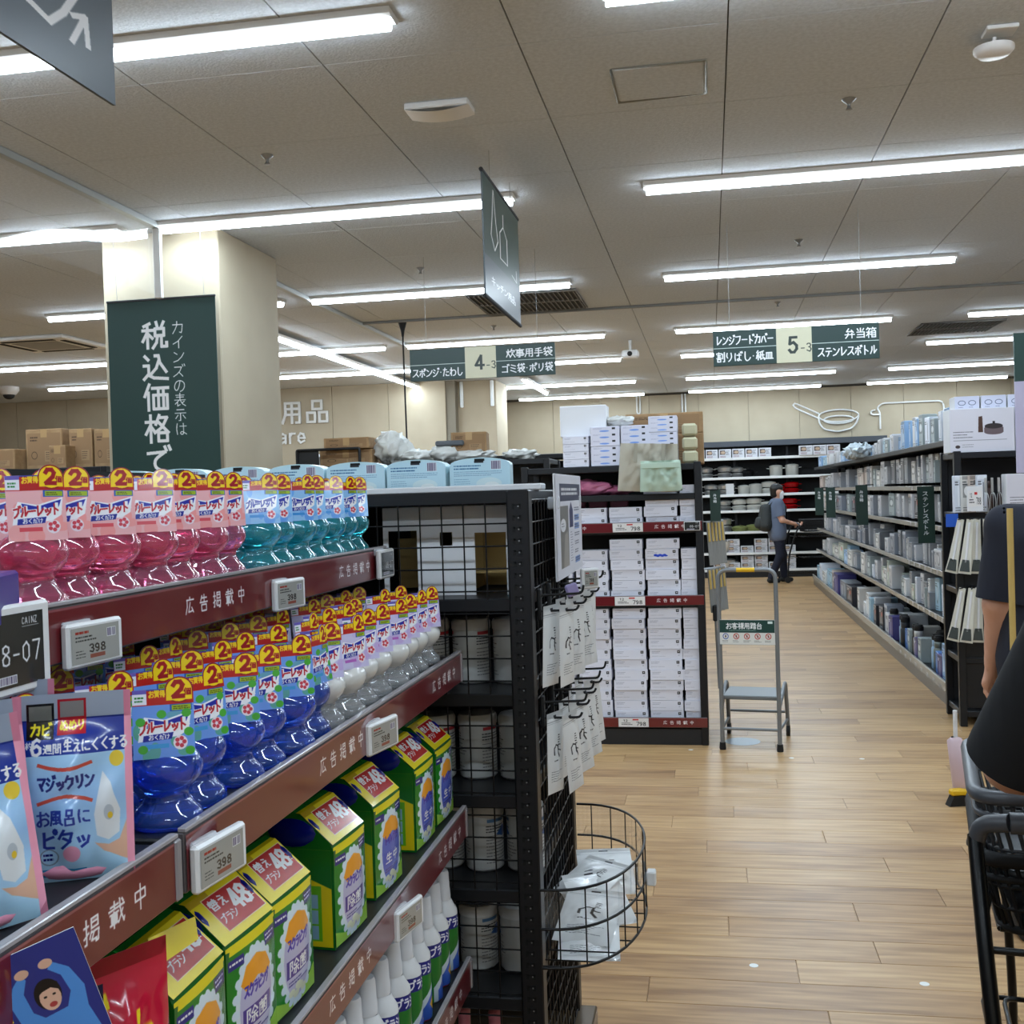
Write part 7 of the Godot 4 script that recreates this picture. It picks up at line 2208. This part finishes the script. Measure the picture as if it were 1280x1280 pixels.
func build_people() -> void:
	flat("blue_shirt", Color(0.36, 0.40, 0.48), 0.85)
	flat("denim", Color(0.06, 0.075, 0.15), 0.85)
	flat("pack", Color(0.15, 0.165, 0.165), 0.7)
	# shopper far down the aisle, pushing a cart to the right
	var J := stand()
	J.wr_l = Vector3(0.18, 0.985, 0.27)
	J.wr_r = Vector3(-0.18, 0.985, 0.27)
	J.el_l = Vector3(0.23, 1.05, 0.04)
	J.el_r = Vector3(-0.23, 1.05, 0.04)
	J.curl = 0.9
	J.kn_l = Vector3(0.09, 0.47, 0.10)
	J.an_l = Vector3(0.09, 0.08, 0.12)
	J.an_r = Vector3(-0.09, 0.08, -0.14)
	J.look = Vector3(-0.05, -0.15, 1).normalized()
	var p := person("shopper in grey-blue shirt with dark backpack, far down the aisle", Vector3(1.10, 0, -18.9), 1.75, J, M["blue_shirt"], M["denim"], 0.012, 0.02, true)
	var bp := thing("backpack", "dark grey backpack worn by the far shopper", "backpack", Vector3(1.10, 0, -18.9), 1.75)
	part(bp, "body", flesh([[Vector3(0.07, 0.98, -0.20), Vector3(0.06, 1.24, -0.18), 0.12, 0.09], [Vector3(-0.07, 0.98, -0.20), Vector3(-0.06, 1.24, -0.18), 0.12, 0.09]], 0.02, 0.05).mesh(), M["pack"])
	part(bp, "front_pocket", flesh([[Vector3(0.05, 0.98, -0.30), Vector3(-0.05, 0.98, -0.30), 0.07, 0.07], [Vector3(0.05, 1.06, -0.29), Vector3(-0.05, 1.06, -0.29), 0.06, 0.06]], 0.02, 0.05).mesh(), M["pack"])
	for s in [-1, 1]: part(bp, "strap", MB.new().tube(bend([Vector3(s * 0.10, 1.30, -0.14), Vector3(s * 0.12, 1.43, 0.0), Vector3(s * 0.13, 1.25, 0.15), Vector3(s * 0.15, 1.0, 0.0), Vector3(s * 0.12, 0.95, -0.14)], 0.08, 4), 0.016, 8).mesh(), M["pack"])
	shopping_cart("black shopping cart pushed by the far shopper", Vector3(1.40, 0, -18.97), -1.39)
	hand_basket("dark shopping basket in the far shopper's cart", Vector3(1.52, 0.84, -18.99), -1.39, M["rubber"], M["rubber"], 0.20)
	# member of staff in navy, sweeping
	J = stand()
	for k in J:
		if J[k] is Vector3: J[k] *= 1.07
	J.sleeve = 0.95
	J.el_l = Vector3(0.235, 1.14, -0.01)
	J.look = Vector3(0.55, -0.1, 0.8).normalized()
	J.wr_r = Vector3(-0.10, 1.05, 0.30)
	J.el_r = Vector3(-0.25, 1.10, 0.10)
	person("person in navy short-sleeved shirt with back turned, at the right edge", Vector3(1.27, 0, -4.30), PI - 0.12, J, M["navy"], flat("staff_trousers", Color(0.09, 0.09, 0.20), 0.85), 0.012, 0.016)
	var br := thing("broom", "upright broom with pale wooden pole beside the navy-shirted person", "broom", Vector3(1.045, 0, -4.12))
	part(br, "pole", rod(Vector3(0, 0.1, 0), Vector3(0, 1.50, 0), 0.011, 10), M["wood_pole"])
	br.rotation.y = PI / 2
	part(br, "head", MB.new().box(Vector3(0, 0.10, 0), Vector3(0.24, 0.05, 0.05), 0.01).mesh(), M["yellow"])
	part(br, "bristles", MB.new().box(Vector3(0, 0.04, 0), Vector3(0.25, 0.08, 0.06), 0.01).mesh(), M["rubber"])
	var fb := thing("floor_brush", "yellow and black floor brush with pale pink cover by the cart", "brush", Vector3(1.185, 0, -5.68), 0.25)
	part(fb, "bristles", MB.new().prism(PackedVector2Array([v(-0.075, 0), v(0.07, 0), v(0.06, 0.05), v(-0.05, 0.05)]), 0.05).mesh(), M["rubber"])
	part(fb, "head", MB.new().box(Vector3(0.0, 0.065, 0), Vector3(0.12, 0.032, 0.045), 0.008).mesh(), M["yellow"])
	part(fb, "cover", MB.new().lathe([Vector2(0.055, 0.0), Vector2(0.062, 0.02), Vector2(0.052, 0.12), Vector2(0.036, 0.26), Vector2(0.014, 0.275)], 20).mesh(), flat("pale_pink", Color(0.80, 0.70, 0.72), 0.3), Vector3(0.05, 0.06, -0.05), Vector3(0, 0, 0.22))
	part(fb, "pole", rod(Vector3(0, 0.3, -0.05), Vector3(0.0, 0.46, -0.05), 0.011), M["card"])
	# shopper at the right edge with cart and baskets
	J = stand()
	J.neck = Vector3(0, 1.46, 0.02)
	J.head = Vector3(0, 1.58, 0.06)
	J.sh_l = Vector3(0.185, 1.40, 0.0)
	J.sh_r = Vector3(-0.185, 1.40, 0.0)
	# facing -z after the half turn: own left (+x) is to the left of the picture
	J.sleeve = 0.97
	J.el_l = Vector3(0.268, 1.12, 0.150)
	J.wr_l = Vector3(0.13, 1.03, 0.25)
	J.hand_l = Vector3(-0.45, -0.25, 0.45).normalized()
	J.hand_r = Vector3(0.2, -0.3, 0.9).normalized()
	J.el_r = Vector3(-0.33, 1.17, 0.12)
	J.wr_r = Vector3(-0.2, 1.02, 0.28)
	J.curl = 0.9
	person("person in loose black T-shirt leaning on a cart at the right edge", Vector3(0.755, 0, -1.80), PI, J, M["black_cloth"], flat("dark_trousers", Color(0.05, 0.05, 0.06), 0.85), 0.02, 0.012)
	shopping_cart("black tubular shopping cart with grey grip, lower right corner", Vector3(0.695, 0, -2.03), -0.15)
	hand_basket("grey-rimmed shopping basket in the upper cart frame", Vector3(0.680, 0.86, -2.13), -0.09, flat("cart_grey", Color(0.30, 0.31, 0.33), 0.38), flat("basket_grey", Color(0.22, 0.23, 0.24), 0.4), 0.15)
	hand_basket("black shopping basket below the grey-rimmed one", Vector3(0.685, 0.755, -2.125), -0.09, M["rubber"], M["rubber"], 0.14)
